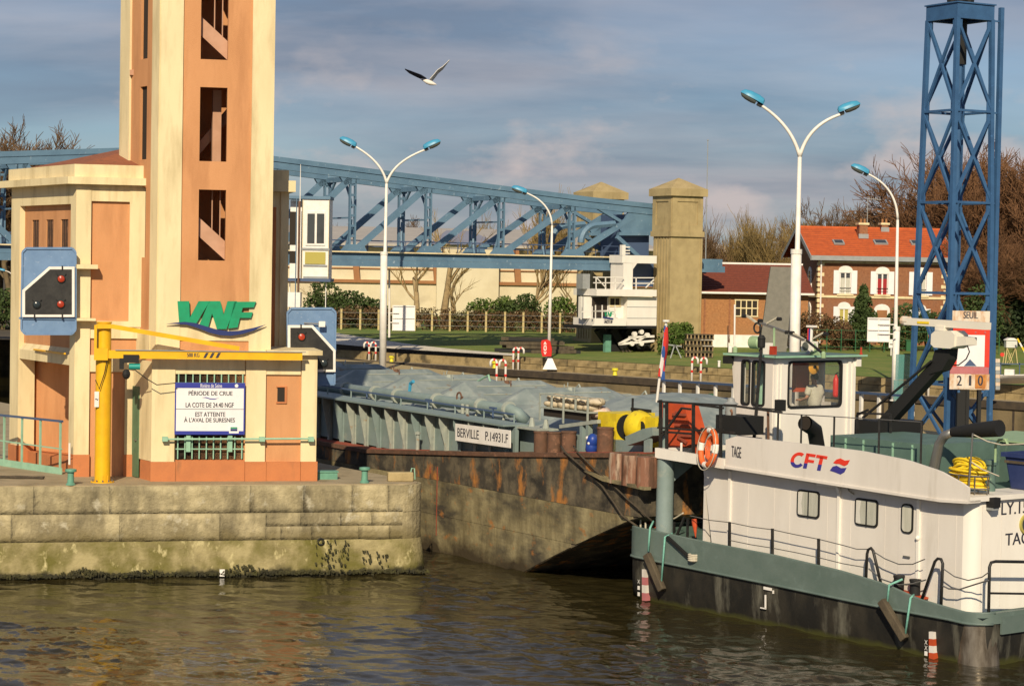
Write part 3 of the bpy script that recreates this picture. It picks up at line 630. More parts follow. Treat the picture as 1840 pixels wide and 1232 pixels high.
# left wing
YW = 1.35
WX0, WX1 = bx(136, 480, YW), bx(250, 480, YW)
ZCT, ZCB = bz(140, 295, YW), bz(140, 331, YW); ZMID = bz(140, 318, YW)
MB().box(WX0+.02, WX1+.6, YW+.12, YW+3.6, 0, ZCB).build('wing_wall', orange, bl)
WL = 5.4
wf = side_frame(WX0, YW, WL); wmx = M_of(wf, B)
wa, wb = bx(163, 480, YW), bx(232, 480, YW)
MB().box(WX0, wa, YW, YW+.3, .62, ZCB).build('pilaster', cream, bl)
MB().box(WX0-.02, wa+.02, YW-.03, YW+.3, 0, .62).build('plinth', plinthm, bl)
zt = bz(200, 362, YW)
MB().box(wa, wb, YW+.02, YW+.119, zt, ZCB).build('frieze', cream, bl)
MB().box(wb, WX1+.3, YW, YW+.119, 4.2, ZCB).build('pilaster', cream, bl)
for y0_, y1_ in ((608, 577), (668, 638)):
    za, zb_ = bz(200, y0_, YW), bz(200, y1_, YW); MB().box(wa, WX1+.35, YW+.04, YW+.119, za, zb_).build('wall_band', cream, bl)
MB().box(WX1-.35, WX1+.05, YW+.03, YW+.119, .62, bz(200, 668, YW)).build('pilaster', cream, bl)
MB().box(WX1-.37, WX1+.07, YW+.0, YW+.119, 0, .618).build('plinth', plinthm, bl)
def skew(off, x0o=0.0): # wing outline with an offset to the outside
    a_ = Vector((WX0-off, YW-off, 0)); e_ = a_+E2*(WL+off)
    return [(a_.x, a_.y), (WX1+1.0, YW-off), (WX1+1.6, YW+4.2), (e_.x-off*.3, e_.y+.2)]
MB().plan(skew(.24), ZCB, ZMID).build('cornice', cream, bl)
MB().plan(skew(.06), ZMID, ZCT).build('parapet', cream, bl)
r_ = skew(-.05); cx, cy = sum(p[0] for p in r_)/4+1.2, sum(p[1] for p in r_)/4+1.0
rm = MB(); rm.add([(p[0], p[1], ZCT-.03) for p in r_]+[(cx, cy, ZCT+.85)], [(0, 1, 4), (1, 2, 4), (2, 3, 4), (3, 0, 4)]); rm.build('roof', rooftile, bl)
MB().plan([(WX0+.1, YW+3.5), (WX1+2.0, YW+3.5), (WX1+2.0, YW+5.2), (WX0-1.5, YW+5.2)], 0, ZCB).build('wing_wall', orange, bl)
# left face of the wing (frame wf: x runs 0..WL towards the corner)
zsill = 3.35; ztop = wf.on_y(90, 368, 0).z
sl = MB(wmx); sl.box(0, .75, 0, .5, .5, ZCB); sl.build('pilaster', cream, bl)
sl = MB(wmx); sl.box(-.02, .77, -.03, .5, 0, .5); sl.build('plinth', plinthm, bl)
sl = MB(wmx); sl.box(WL-.42, WL-.01, 0, .5, .62, ZCB); sl.build('pilaster', cream, bl)
sl = MB(wmx); sl.box(.75, WL-.42, 0, .5, ztop, ZCB); sl.build('frieze', cream, bl)
sl = MB(wmx)
wins = [(1.35, 1.95), (2.55, 3.15), (3.75, 4.35)]
zw1 = wf.on_y(90, 395, .3).z; zw0 = zw1-2.1; lo = .75
for a_, b_ in wins: sl.box(lo, a_, .16, .4, zsill, ztop); lo = b_
sl.box(lo, WL-.42, .16, .4, zsill, ztop)
for a_, b_ in wins: sl.box(a_, b_, .16, .4, zsill, zw0); sl.box(a_, b_, .16, .4, zw1, ztop)
sl.build('side_wall', orange, bl)
for a_, b_ in wins:
    sl = MB(wmx); sl.box(a_, b_, .205, .22, zw0, zw1); w_ = sl.build('window', darkin, bl)
    for q in range(3):
        sl = MB(wmx); x = lerp(a_, b_, (q+1)/4); sl.box(x-.02, x+.02, .18, .20, zw0, zw1); sl.build('window_bar', rustbr, w_)
# sloping cream sill, open bay with cables below
zs1, zs0 = wf.on_y(80, 603, .3).z, wf.on_y(80, 650, 0).z
sl = MB(wmx); sl.prof([(.02, zs0), (.02, zs0+.28), (.36, zs1), (1.2, zs1), (1.2, zs0)], .75, WL-.42); sl.build('sloping_sill', cream, bl)
sl = MB(wmx); sl.box(.75, WL-.42, 1.25, 1.35, 0, zs0); sl.build('bay_wall', orange, bl)
sl = MB(wmx); sl.box(.75, WL-.42, .3, 1.24, 0, .34); sl.build('bay_floor', plinthm, bl)
for i, x in enumerate((2.6, 2.95, 3.5, 4.2)):
    sl = MB(wmx); sl.tube([(x, 1.1, zs0), (x+.05, 1.08, 2.2), (x-.25+.2*(i % 2), 1.02, 1.4), (x+.0, 1.05, .8), (x+.1, 1.1, .34)], .035, 6); sl.build('cable', rubber, bl, smooth=True)
sl = MB(wmx); sl.box(2.7, 3.3, 1.1, 1.24, 1.75, 2.3); sl.build('junction_box', zinc, bl)
sl = MB(wmx); sl.tube([(2.2, -.04, 3.42), (4.9, -.10, 3.42)], .03, 6); sl.build('yellow_pipe', ylw, bl)
# rear wing to the right of the tower
YR = 2.55
rx0, rx1 = bx(480, 450, YR), bx(517, 450, YR)
MB().box(rx0-.5, rx1, YR+.05, YR+3.2, 0, ZCB).build('rear_wing_wall', cream, bl)
MB().box(bx(487, 500, YR), bx(495, 500, YR), YR+.02, YR+.05, 1.0, bz(490, 372, YR)).build('rear_shade_strip', plinthm, bl)  # darker strip paints in the tower's shade on the rear wing
MB().box(bx(503, 500, YR), rx1+.02, YR, YR+.3, 0, ZCB).build('pilaster', cream, bl)
MB().box(rx0-.5, bx(530, 330, YR), YR-.22, YR+3.5, bz(515, 345, YR), bz(515, 325, YR)).build('cornice', cream, bl)
MB().box(rx0-.5, bx(519, 330, YR), YR-.02, YR+3.3, bz(515, 325, YR)+.002, bz(515, 306, YR)).build('parapet', cream, bl)
pipe = MB(wmx); pipe.tube([(WL+.05, -.14, .35), (WL+.05, -.14, .95)], .03, 6); pipe.build('drain_pipe', whitep, bl)

# letters and wave on the tower
def glyph(polys, px0, px1, py0, py1): pass
YL = YT-.09
sg = fthing('building_sign', 'green italic letters over a dark blue wave on the tower front', 'sign', B)
def pxpoly(fr, pts, y): return [((q := fr.on_y(px, py, y)).x, q.z) for px, py in pts]
Vp = [(320, 542), (340, 542), (341, 577), (358, 542), (379, 541), (351, 581), (346, 584), (322, 583)]
Np = [(374, 542), (396, 541), (406, 566), (412, 541), (428, 541), (412, 592), (396, 591), (385, 565), (379, 590), (362, 588)]
Np = [(382, 541), (402, 541), (407, 566), (414, 541), (417, 541), (399, 590), (391, 590), (382, 562), (376, 588), (363, 585)]
Fp = [(419, 542), (458, 542), (454, 552), (434, 553), (432, 561), (452, 561), (449, 571), (429, 571), (425, 588), (408, 590)]
Vp = [(319, 541), (340, 541), (341, 571), (357, 541), (377, 541), (352, 582), (344, 582), (322, 580)]
Np = [(378, 541), (398, 541), (404, 565), (411, 541), (428, 541), (409, 591), (392, 591), (383, 563), (376, 588), (360, 584)]
Np = [(x-2, y) for x, y in Np]; Fp = [(x+2, y) for x, y in Fp]
for p in (Vp, Np, Fp): MB().elev(pxpoly(B, p, YL), YL, YL+.07).build('letter', letgreen, sg)
topw = [(298, 582), (315, 579.5), (332, 578), (350, 580), (370, 586), (390, 592), (410, 595), (430, 594), (455, 589), (478, 583)]
botw = [(470, 587), (455, 594), (435, 600), (415, 603), (395, 602), (375, 597), (355, 589), (335, 583), (315, 582)]
MB().elev(pxpoly(B, topw+botw, YL-.03), YL-.03, YL+.0).build('wave', navy, sg)

# flood notice board
YB = -.14
fb = fthing('notice_board', 'white flood notice board with blue edges hung on the green window grille', 'notice board', B)
q0, q1 = B.on_y(314, 780, YB), B.on_y(440, 688, YB)
MB().box(q0.x, q1.x, YB, YB+.04, q0.z, q1.z).build('board', boardw, fb)
hz = lambda py: bz(377, py, YB)
XA, XB = q0.x, q1.x; sp = lambda f: lerp(XA, XB, f)
def pr(za, zb_, xa_, xb_, m, d, nm): return MB().box(xa_, xb_, YB-d, YB, za, zb_).build(nm, m, fb)
pr(hz(697), q1.z+.005, XA-.01, XB+.01, boardblue, .006, 'header_band'); pr(q0.z-.005, hz(774), XA-.01, XB+.01, boardblue, .006, 'footer_band')
pr(hz(697), hz(774), XA-.01, XA+.025, boardblue, .006, 'edge_strip'); pr(hz(697), hz(774), XB-.025, XB+.01, boardblue, .006, 'edge_strip')
pr(hz(735.2), hz(734.4), XA, XB, inkm, .004, 'rule')
yt_ = YB-.008
text('Rivière de Seine', sp(.36), sp(.67), hz(696), hz(689), yt_, boardw, fb)
text('PÉRIODE DE CRUE', sp(.19), sp(.82), hz(710), hz(700.5), yt_, inkm, fb, bold=.006)
text('LA COTE DE 24.40 NGF', sp(.15), sp(.84), hz(731.5), hz(723), yt_, inkm, fb, bold=.006)
text('EST ATTEINTE', sp(.29), sp(.72), hz(748), hz(740), yt_, inkm, fb, bold=.006)
text("À L'AVAL DE SURESNES", sp(.13), sp(.86), hz(758), hz(748.5), yt_, inkm, fb, bold=.006)
MB().elev(pxpoly(B, [(363, 714), (370, 713), (378, 715.5), (386, 716), (393, 714.5), (386, 717.5), (377, 717), (370, 714.6)], yt_), yt_, yt_+.005).build('wave_mark', boardblue, fb)
pr(hz(778), hz(766), sp(.78), sp(.92), boardw, .012, 'logo_panel'); pr(hz(769.5), hz(766.8), sp(.80), sp(.90), letgreen, .016, 'logo_mark'); pr(hz(774), hz(770), sp(.80), sp(.90), navy, .016, 'logo_mark')
MB().lathe((sp(.88), YB-.012, hz(692.5)), [(.001, 0), (.05, 0), (.05, .01), (.001, .01)], 12, 'y').build('emblem', boardw, fb)

# traffic signals
def signal(label, y, back, poly, lamps, lab2):
    o = fthing('lock_signal', label, 'traffic signal', B, 'lock signals on the building')
    pb = pxpoly(B, back, y+.12); MB().elev(pb, y+.12, y+.20).build('back_plate', signblue, o)
    cxx = sum(p[0] for p in pb)/len(pb); cz = sum(p[1] for p in pb)/len(pb)
    fr_ = MB(); n = len(pb)
    for i in range(n):
        a_, c_ = pb[i], pb[(i+1) % n]; fr_.bar((a_[0], y+.11, a_[1]), (c_[0], y+.11, c_[1]), .05, .06)
    fr_.build('plate_rim', signblue, o)
    pw = pxpoly(B, poly, y); MB().elev(pw, y, y+.05).build('screen_border', whitep, o)
    cx_ = sum(p[0] for p in pw)/len(pw); cz_ = sum(p[1] for p in pw)/len(pw)
    # inset polygon
    ins = []
    m_ = len(pw)
    for i in range(m_):
        p0, p1, p2 = Vector(pw[i-1]), Vector(pw[i]), Vector(pw[(i+1) % m_])
        d1 = (p1-p0).normalized(); d2 = (p2-p1).normalized(); n1_ = Vector((-d1.y, d1.x)); n2_ = Vector((-d2.y, d2.x))
        if (Vector((cx_, cz_))-p1).dot(n1_) < 0: n1_ = -n1_
        if (Vector((cx_, cz_))-p1).dot(n2_) < 0: n2_ = -n2_
        bi = (n1_+n2_); ins.append(tuple(p1+bi*(.075/(1+n1_.dot(n2_)))))
    MB().elev(ins, y-.012, y+.045).build('black_screen', blackp, o)
    for px, py, lit in lamps:
        q = B.on_y(px, py, y-.012)
        l_ = MB().lathe((q.x, y-.012, q.z), [(.118, 0), (.118, -.03), (.10, -.035), (.10, -.005)], 18, 'y').build('lamp', rubber, o)
        MB().lathe((q.x, y-.012, q.z), [(.10, -.01), (.09, -.045), (.05, -.065), (.001, -.07)], 18, 'y').build('lens', redlens if lit else darklens, l_, smooth=True)
        MB().bar((q.x-.09, y-.04, q.z+.10), (q.x-.13, y-.04, q.z+.14), .02).build('lamp_clip', rubber, l_); MB().bar((q.x+.09, y-.04, q.z+.10), (q.x+.13, y-.04, q.z+.14), .02).build('lamp_clip', rubber, l_)
    for px, py in lab2:
        q = B.on_y(px, py, y-.02); MB().box(q.x-.02, q.x+.02, y-.02, y+.06, q.z-.07, q.z+.07).build('screen_clip', rubber, o)
    return o
s1 = signal('blue backed signal at the left corner of the tower building showing two red lamps', .92,
       [(47, 446), (130, 446), (136, 453), (136, 592), (129, 600), (45, 600), (38, 592), (40, 453)],
       [(88, 479), (134, 479), (134, 569.5), (40, 569.5), (40, 521)], [(110, 501, 1), (109, 546.5, 1), (66, 547, 0)], [(112, 482), (62, 568), (112, 568)])
MB().box(bx(34, 572, 1.04), bx(138, 572, 1.04), 1.0, 1.04, bz(80, 574, 1.0), bz(80, 570, 1.0)).build('shelf_rail', signblue, s1)
q = B.on_y(155, 479, 1.0); MB().box(bx(136, 479, 1.0), bx(176, 479, 1.0), 1.0, 1.3, q.z-.06, q.z+.06).build('bracket', cream, s1)
q = B.on_y(150, 574, 1.0); MB().box(bx(136, 574, 1.0), bx(172, 574, 1.0), 1.0, 1.3, q.z-.035, q.z+.035).build('bracket', cream, s1)
s2 = signal('blue backed signal behind the flat roof right of the building, one red lamp', 1.9,
       [(523, 554), (596, 554), (603, 561), (601, 690), (518, 690), (516, 562)],
       [(517, 584), (562, 584), (603, 629), (603, 668), (517, 668)], [(542, 605, 1), (582, 652, 0)], [(541, 587), (584, 666)])
q = B.on_y(578, 582, 1.85); MB().box(q.x-.09, q.x+.09, 1.75, 1.85, q.z-.08, q.z+.08).build('white_lamp_box', whitep, s2)
MB().cyl((q.x-.5, 1.95, q.z+.02), (q.x, 1.9, q.z), .02, None, 6).build('bracket', steel, s2)

# white boxes behind the building
gc = thing('control_cabin', 'white glazed control cabin on slim posts behind the tower building', 'cabin', P(566, 640, 118))
YC = 118.0; cl = lambda px, py: (lambda q: (q.x-gc.location.x, q.z-gc.location.z))(P(px, py, YC))
def cbox(px0, py0, px1, py1, y0, y1, m, nm): 
    a_, c_ = cl(px0, py1), cl(px1, py0); return MB().box(a_[0], c_[0], y0, y1, a_[1], c_[1]).build(nm, m, gc)
cbox(542, 357, 592, 501, 0, 2.2, whitep, 'cabin_body')
cbox(518, 360, 541, 501, .6, 2.2, whitep, 'cabin_body')
cbox(518, 380, 530, 439, .55, .6, darkin, 'window'); cbox(518, 451, 530, 472, .55, .6, darkin, 'window')
f_ = cbox(549, 380, 585, 441, -.05, 0, whitep, 'window_frame'); cbox(552, 384, 566, 437, -.07, -.05, winglass, 'window_pane'); cbox(569, 384, 583, 437, -.07, -.05, winglass, 'window_pane')
cbox(548, 453, 585, 474, -.05, 0, ochre, 'lower_pane'); 
for a_ in ((542, 446, 592, 449), (545, 476, 588, 478), (545, 497, 589, 500)): cbox(*a_, -.06, 0, zinc, 'trim_strip')
for a_ in ((542, 357, 545, 501), (589, 357, 592, 501)): cbox(*a_, -.04, 0, cream, 'corner_post')
cbox(516, 353, 594, 357, -.1, 2.3, bridgeblue, 'cabin_roof'); cbox(514, 501, 594, 505, -.1, 2.3, slateblue, 'cabin_floor')
for px in (518, 583): cbox(px-2, 505, px+2, 690, .4, .55, whitep, 'post')
cbox(529, 358, 535, 690, -.45, -.2, bridgeblue, 'blue_column'); cbox(535.2, 362, 541, 525, -.4, -.2, rustbr, 'rusty_channel')
q = cl(540, 352); MB().cyl((q[0], -.2, q[1]-.3), (q[0], -.2, q[1]+1.7), .03, .015, 6).build('aerial', whitep, gc)
cbox(512, 525, 541, 551, -.4, .4, whitep, 'meter_box'); cbox(505, 690, 610, 760, -1.0, 2.6, walldark, 'footing')

# jib crane
JC = B.on_z(184, 866, 0); JF = Frame(B.W(JC.x, JC.y), 12)
jz = JF.on_y(186, 578, 0).z-0
jc = fthing('jib_crane', 'yellow column jib crane with its arm along the building front', 'crane', JF)
top = jz
MB().lathe((0, 0, 0), [(.32, 0), (.32, .03), (.001, .03)], 20).build('base_plate', ylw, jc)
bb = MB()
for i in range(8):
    a_ = 2*math.pi*i/8; bb.elev([(0, 0), (.12, 0), (0, .25)], -.01, .01) if False else None
    bb.bar((.20*math.cos(a_), .20*math.sin(a_), .03), (.20*math.cos(a_), .20*math.sin(a_), .20), .02, .06)
bb.build('gusset', ylw, jc)
bb = MB()
for i in range(10):
    a_ = 2*math.pi*(i+.5)/10; bb.cyl((.27*math.cos(a_), .27*math.sin(a_), .03), (.27*math.cos(a_), .27*math.sin(a_), .08), .022, None, 6)
bb.build('bolt', steel, jc)
MB().cyl((0, 0, .03), (0, 0, top-.9), .215, .215, 24).build('column', ylw, jc, smooth=True)
MB().cyl((0, 0, top-.9), (0, 0, top-.03), .195, .195, 24).build('column_head', ylw, jc, smooth=True)
MB().lathe((0, 0, top-.03), [(.215, 0), (.215, .03), (.001, .03)], 24).build('column_cap', ylw, jc)
jb = JF.on_y(186, 636, -.2).z; jx = JF.on_y(543, 640, -.25).x
MB().box(-.27, .10, -.33, -.22, jb-.16, jb+.16).build('jib_bracket', ylw, jc)
MB().box(-.27, -.20, -.32, -.23, jb+.16, top-.08).build('jib_post', ylw, jc)
dz = JF.on_y(543, 640, -.25).z-jb
b_ = MB(); b_.add([(.10, -.29, jb-.11), (jx, -.29, jb-.11+dz), (jx, -.21, jb-.11+dz), (.10, -.21, jb-.11), (.10, -.29, jb+.11), (jx, -.29, jb+.11+dz), (jx, -.21, jb+.11+dz), (.10, -.21, jb+.11)], [(0, 3, 2, 1), (4, 5, 6, 7), (0, 1, 5, 4), (1, 2, 6, 5), (2, 3, 7, 6), (3, 0, 4, 7)])
b_.build('jib_beam', ylw, jc)
b_ = MB(); b_.bar((.3, -.25, jb+.115), (jx+.1, -.25, jb+.115+dz), .14, .02); b_.build('cable_track', zinc, jc)
b_ = MB(); s0 = JF.on_y(200, 586, -.26); s1_ = JF.on_y(430, 626, -.26); b_.bar((-.22, -.26, top-.12), (s0.x, -.26, s0.z), .06, .12); b_.bar((s0.x, -.26, s0.z), (s1_.x, -.26, s1_.z), .06, .12); b_.build('stay', ylw, jc)
hx = JF.on_y(236, 650, -.25)
b_ = MB(); b_.box(hx.x-.22, hx.x+.2, -.36, -.14, hx.z-.02, hx.z+.2); b_.box(hx.x-.32, hx.x-.2, -.32, -.18, hx.z-.2, hx.z+.1); b_.build('hoist_trolley', rubber, jc)
mz = JF.on_y(241, 658, -.25); MB().cyl((mz.x-.14, -.25, mz.z), (mz.x+.16, -.25, mz.z), .09, None, 14).build('hoist_motor', tealm, jc)
ck = JF.on_y(227, 672, -.25); MB().ball((ck.x, -.25, ck.z), .11, 8, 6, 1.3).build('hook_block', rubber, jc)
b_ = MB(); b_.tube([(.1, -.28, jb-.05), (.02, -.3, jb-.5), (-.12, -.3, jb-.95), (-.22, -.26, jb-.7)], .014, 5); b_.build('power_cable', rubber, jc)
e0 = JF.on_y(315, 688, -.2); b_ = MB(); b_.tube([(mz.x, -.26, mz.z-.08), (lerp(mz.x, e0.x, .3), -.24, e0.z+.12), (lerp(mz.x, e0.x, .55), -.22, e0.z-.05), (e0.x, -.2, e0.z)], .014, 5); b_.build('power_cable', rubber, jc)
tx = JF.on_y(336, 641, -.296); tx2 = JF.on_y(358, 634, -.296)
text('500 KG', tx.x, tx2.x, tx.z, tx2.z, -.296, inkm, jc, bold=.008)
for i in range(3):
    px = 365+i*11; MB().elev(pxpoly(JF, [(px, 643), (px+5, 643), (px+10, 633.5), (px+5, 633.5)], -.296), -.296, -.292).build('hazard_stripe', inkm, jc)
q = JF.on_y(171, 717, -.2); MB().box(q.x-.02, q.x+.10, -.23, -.2, q.z-.21, q.z+.21).build('warning_plate', whitep, jc)
text('~', q.x, q.x+.08, q.z-.03, q.z+.03, -.233, inkm, jc)

# bollards, concrete block, railing on the quay
def bollard(px, py, label):
    p = WORLD.on_z(px, py, 2.5); o = thing('mooring_bollard', label, 'bollard', p, 0, 'green bollards on the quay edge')
    MB().lathe((0, 0, 0), [(.13, 0), (.13, .03), (.095, .06), (.085, .28), (.10, .36)], 16).build('bollard_post', bollgreen, o, smooth=True)
    MB().lathe((0, 0, .36), [(.15, 0), (.16, .03), (.15, .07), (.06, .085), (.001, .085)], 16).build('bollard_head', bollgreen, o, smooth=True)
bollard(127, 871, 'green mooring bollard beside the yellow crane column on the quay')
bollard(655, 867, 'green mooring bollard near the quay tip right of the building')
p = WORLD.on_z(719, 864, 2.5); cb = thing('concrete_block', 'low grey concrete block with a wire loop at the quay tip', 'concrete block', p, R(10))
bm_ = MB(); bm_.box(-.36, .36, -.15, .15, 0, .26); o = bm_.build('block', concrete, cb); md = o.modifiers.new('b', 'BEVEL'); md.width = .03; md.segments = 2
MB().tube([(.30, 0, .26), (.32, 0, .36), (.40, 0, .36), (.42, 0, .05)], .018, 6).build('wire_loop', palegreen, cb)
cbx = thing('cable_box', 'low green cable box on the quay behind the right corner of the building', 'cable box', B.W(bx(588, 848, .5), .55, 0), R(12))
MB().box(-.28, .28, -.15, .15, 0, .2).build('box_body', bollgreen, cbx); MB().box(-.31, .31, -.18, .18, .2, .23).build('box_lid', bollgreen, cbx)
# railing at the left
r0_ = WORLD.on_z(110, 852, 2.5); r1_ = WORLD.on_z(-70, 826, 2.5); ang = math.atan2(r0_.y-r1_.y, r0_.x-r1_.x)
RF = Frame(r1_, math.degrees(ang)); RL = (r0_-r1_).length
ra = fthing('quay_railing', 'pale green quay railing with dark blue top rail left of the crane', 'railing', RF)
for px, py in ((8, 760), (40, 760), (73, 760), (109, 760), (-28, 760)):
    x = RF.on_y(px, py-20, 0).x; zt_ = RF.on_y(px, interp([(-30, 743), (8, 747), (109, 758)], px), 0).z
    MB().box(x-.035, x+.035, -.02, .02, 0, zt_).build('railing_post', palegreen, ra)
za, zb_ = RF.on_y(0, 748, 0).z, RF.on_y(112, 758, 0).z
b_ = MB(); x0_, x1_ = RF.on_y(-60, 745, 0).x, RF.on_y(112, 758, 0).x; b_.bar((x0_, 0, za+.03), (x1_, 0, zb_+.02), .07, .06); b_.build('top_rail', slateblue, ra)
b_ = MB(); zm_ = RF.on_y(60, 798, 0).z; b_.bar((x0_, 0, zm_), (x1_, 0, zm_-.03), .035, .035); b_.build('middle_rail', palegreen, ra)
b_ = MB(); zm_ = RF.on_y(60, 838, 0).z; b_.bar((x0_, 0, zm_), (x1_, 0, zm_-.02), .03, .2); b_.build('kick_plate', palegreen, ra)
hs = thing('ground_cable', 'old dark cable lying on the quay at the left edge below the railing', 'cable', WORLD.on_z(40, 860, 2.5))
b_ = MB(); r = random.Random(5)
for j in range(4): b_.tube([(x*.16-.7, .05*math.sin(x*1.3+j)+j*.05, .03+.02*(j % 2)) for x in range(9)], .025, 5)
b_.build('cable_strand', ropeb, hs)
# ---------------------------------------------------------------- bridge over the lock
br = fthing('truss_bridge', 'long light blue steel truss bridge crossing the lock behind the tower building', 'bridge', G)
YN, YFa = 3.0, 6.9
gx = lambda px, py, y=YN: G.on_y(px, py, y).x
gz = lambda px, py, y=YN: G.on_y(px, py, y).z
topt = [(gx(px, py), gz(px, py)) for px, py in ((-200, 282), (0, 272), (230, 265), (400, 268), (487, 280), (1060, 354), (1172, 366))]
xe = gx(1298, 480); xl = gx(-220, 440)
botz = gz(800, 478)  # underside level (near level chord)
bt_t, bt_b = gz(800, 457), gz(800, 481)
for y in (YN, YFa):
    for (xa_, za), (xb_, zb_) in zip(topt, topt[1:]):
        b_ = MB(); b_.bar((xa_, y, za-.16), (xb_, y, zb_-.16), .42, .30); b_.bar((xa_, y, za-.53), (xb_, y, zb_-.53), .30, .40); b_.build('top_chord', bridgeblue, br)
    b_ = MB(); b_.box(xl, gx(1172, 480), y-.2, y+.2, bt_t-.42, bt_t-.05); b_.box(xl, gx(1172, 480), y-.34, y+.2, bt_t-.05, bt_t); b_.build('bottom_chord', bridgeblue, br)
    b_ = MB(); b_.box(xl, xe, y-.32, y+.26, bt_b, bt_t-.43); b_.build('bottom_flange', bridgeblue, br)
b_ = MB(); b_.box(gx(1255, 480), xe-.2, YN-.3, YFa, bt_b+.02, bt_t+.05); b_.build('bridge_end', bridgeblue, br)
b_ = MB(); b_.box(xl, gx(1165, 480), YN+.25, YFa-.25, bt_t-.30, bt_t-.18); b_.build('bridge_deck', zinc, br)
b_ = MB(); b_.box(xl, gx(1165, 480), YN-.45, YN-.35, bt_t+.005, bt_t+.08); b_.build('deck_kerb', cream, br)
nodes = [gx(632, 450)]
st_ = gx(768, 455)-gx(632, 450)
for i in range(1, 4): nodes.append(nodes[-1]+st_*(1.0 if i < 3 else 1.0))
nodes = [nodes[0]-st_*i for i in range(7, 0, -1)]+nodes
tz = lambda x: interp(topt, x)
for i, x in enumerate(nodes):
    for y, s in ((YN, 1), (YFa, -1)):
        b_ = MB()
        for dx in (-.17, .17): b_.bar((x+dx, y, bt_t), (x+dx, y, tz(x)-.6), .10, .22)
        z = bt_t+.3
        while z < tz(x)-.9: b_.box(x-.16, x+.16, y-.06, y+.06, z, z+.14); z += .62
        b_.build('truss_post', bridgeblue, br)
        b_ = MB(); pts = [(x, y+s*.2, bt_t+.0), (x, y+s*.95, bt_t+.0)]
        # curved bracket at deck and at the head
        pt = [(x, y+s*(.15+.75*(1-math.sin(a))), bt_t+2.2*(1-math.cos(a))) for a in [k_*math.pi/2/6 for k_ in range(7)]]
        pt = [(x-.25+.25*k_/6, y+s*(.9-.75*math.sin(k_/6*math.pi/2)), bt_t+2.0*(k_/6)**1.6) for k_ in range(7)]
        b_.tube(pt, .09, 5); 
        pt = [(x, y+s*(.15+1.3*(k_/6)**1.7), tz(x)-.7-1.8*(1-k_/6)) for k_ in range(7)]
        b_.tube(pt, .09, 5); b_.build('curved_bracket', bridgeblue, br)
        b_ = MB(); b_.elev([(x-.8, bt_t+.005), (x+1.0, bt_t+.005), (x+.75, bt_t+.5), (x-.35, bt_t+.5)], y-.12, y+.12); b_.build('gusset_plate', bridgeblue, br)
        b_ = MB(); b_.elev([(x-.9, tz(x)-.62), (x+.5, tz(x)-.62), (x+.3, tz(x)-1.0), (x-.55, tz(x)-1.15)], y-.11, y+.11); b_.build('gusset_plate', bridgeblue, br)
    b_ = MB(); b_.bar((x, YN, tz(x)-.75), (x, YFa, tz(x)-.75), .22, .3); b_.build('portal_beam', bridgeblue, br)
    if i < len(nodes):
        b_ = MB(); b_.bar((x, YN, tz(x)-.5), (x-st_, YFa, tz(x-st_)-.5), .16, .2); b_.build('wind_brace', bridgeblue, br)
    b_ = MB(); b_.bar((x, YN+.2, bt_t+2.1), (x, YFa-.2, bt_t+2.1), .1, .1); b_.build('hand_beam', bridgeblue, br)
for a, c in zip(nodes, nodes[1:]+[nodes[-1]+st_]):
    for y in (YN, YFa):
        b_ = MB(); rising = c > gx(450, 300)
        if rising: b_.bar((a+.35, y, bt_t+.25), (c-.2, y, tz(c)-.75), .22, .36)
        else: b_.bar((c-.35, y, bt_t+.25), (a+.2, y, tz(a)-.75), .22, .36)
        b_.build('diagonal', bridgeblue, br)
    b_ = MB()
    for y in (YN+.45, YFa-.45):
        b_.bar((a, y, bt_t+.75), (c, y, bt_t+.75), .04, .04); b_.bar((a, y, bt_t+.4), (c, y, bt_t+.4), .03, .03)
        for j in range(4): x = lerp(a, c, j/4); b_.bar((x, y, bt_t-.2), (x, y, bt_t+.75), .04, .04)
    b_.build('deck_rail', slateblue, br)
# solid plated end with its arched opening
for y in (YN, YFa):
    b_ = MB(); b_.elev([(gx(1133, 385, y), gz(1133, 372, y)), (gx(1172, 372), gz(1172, 372)), (gx(1172, 372), gz(1172, 420)), (gx(1118, 420), gz(1118, 420)), (gx(1112, 412), gz(1112, 412))], y-.1, y+.1); b_.build('end_plate', bridgeblue, br)
    b_ = MB(); b_.bar((gx(1110, 420), y, gz(1110, 420)), (gx(1175, 420), y, gz(1175, 420)), .4, .22); b_.build('end_beam', bridgeblue, br)
    ar = [(gx(1052+28*(1-math.cos(k_/8*math.pi/2)), 0), gz(1052, 436-32*math.sin(k_/8*math.pi/2))) for k_ in range(9)]
    b_ = MB(); b_.tube([(x, y, z) for x, z in ar]+[(gx(1112, 0), y, gz(1112, 402))], .22, 6); b_.build('end_arch', bridgeblue, br)
    b_ = MB(); b_.bar((gx(1075, 0), y, gz(1075, 370)), (gx(1122, 0), y, gz(1122, 398)), .25, .2); b_.bar((gx(1108, 425), y, gz(1108, 425)), (gx(1148, 452), y, gz(1148, 462)), .25, .25); b_.build('diagonal', bridgeblue, br)
b_ = MB(); b_.box(gx(1128, 430), gx(1172, 430), YN+.4, YFa-.4, bt_t, gz(1128, 385)); b_.build('lift_machine', slateblue, br)

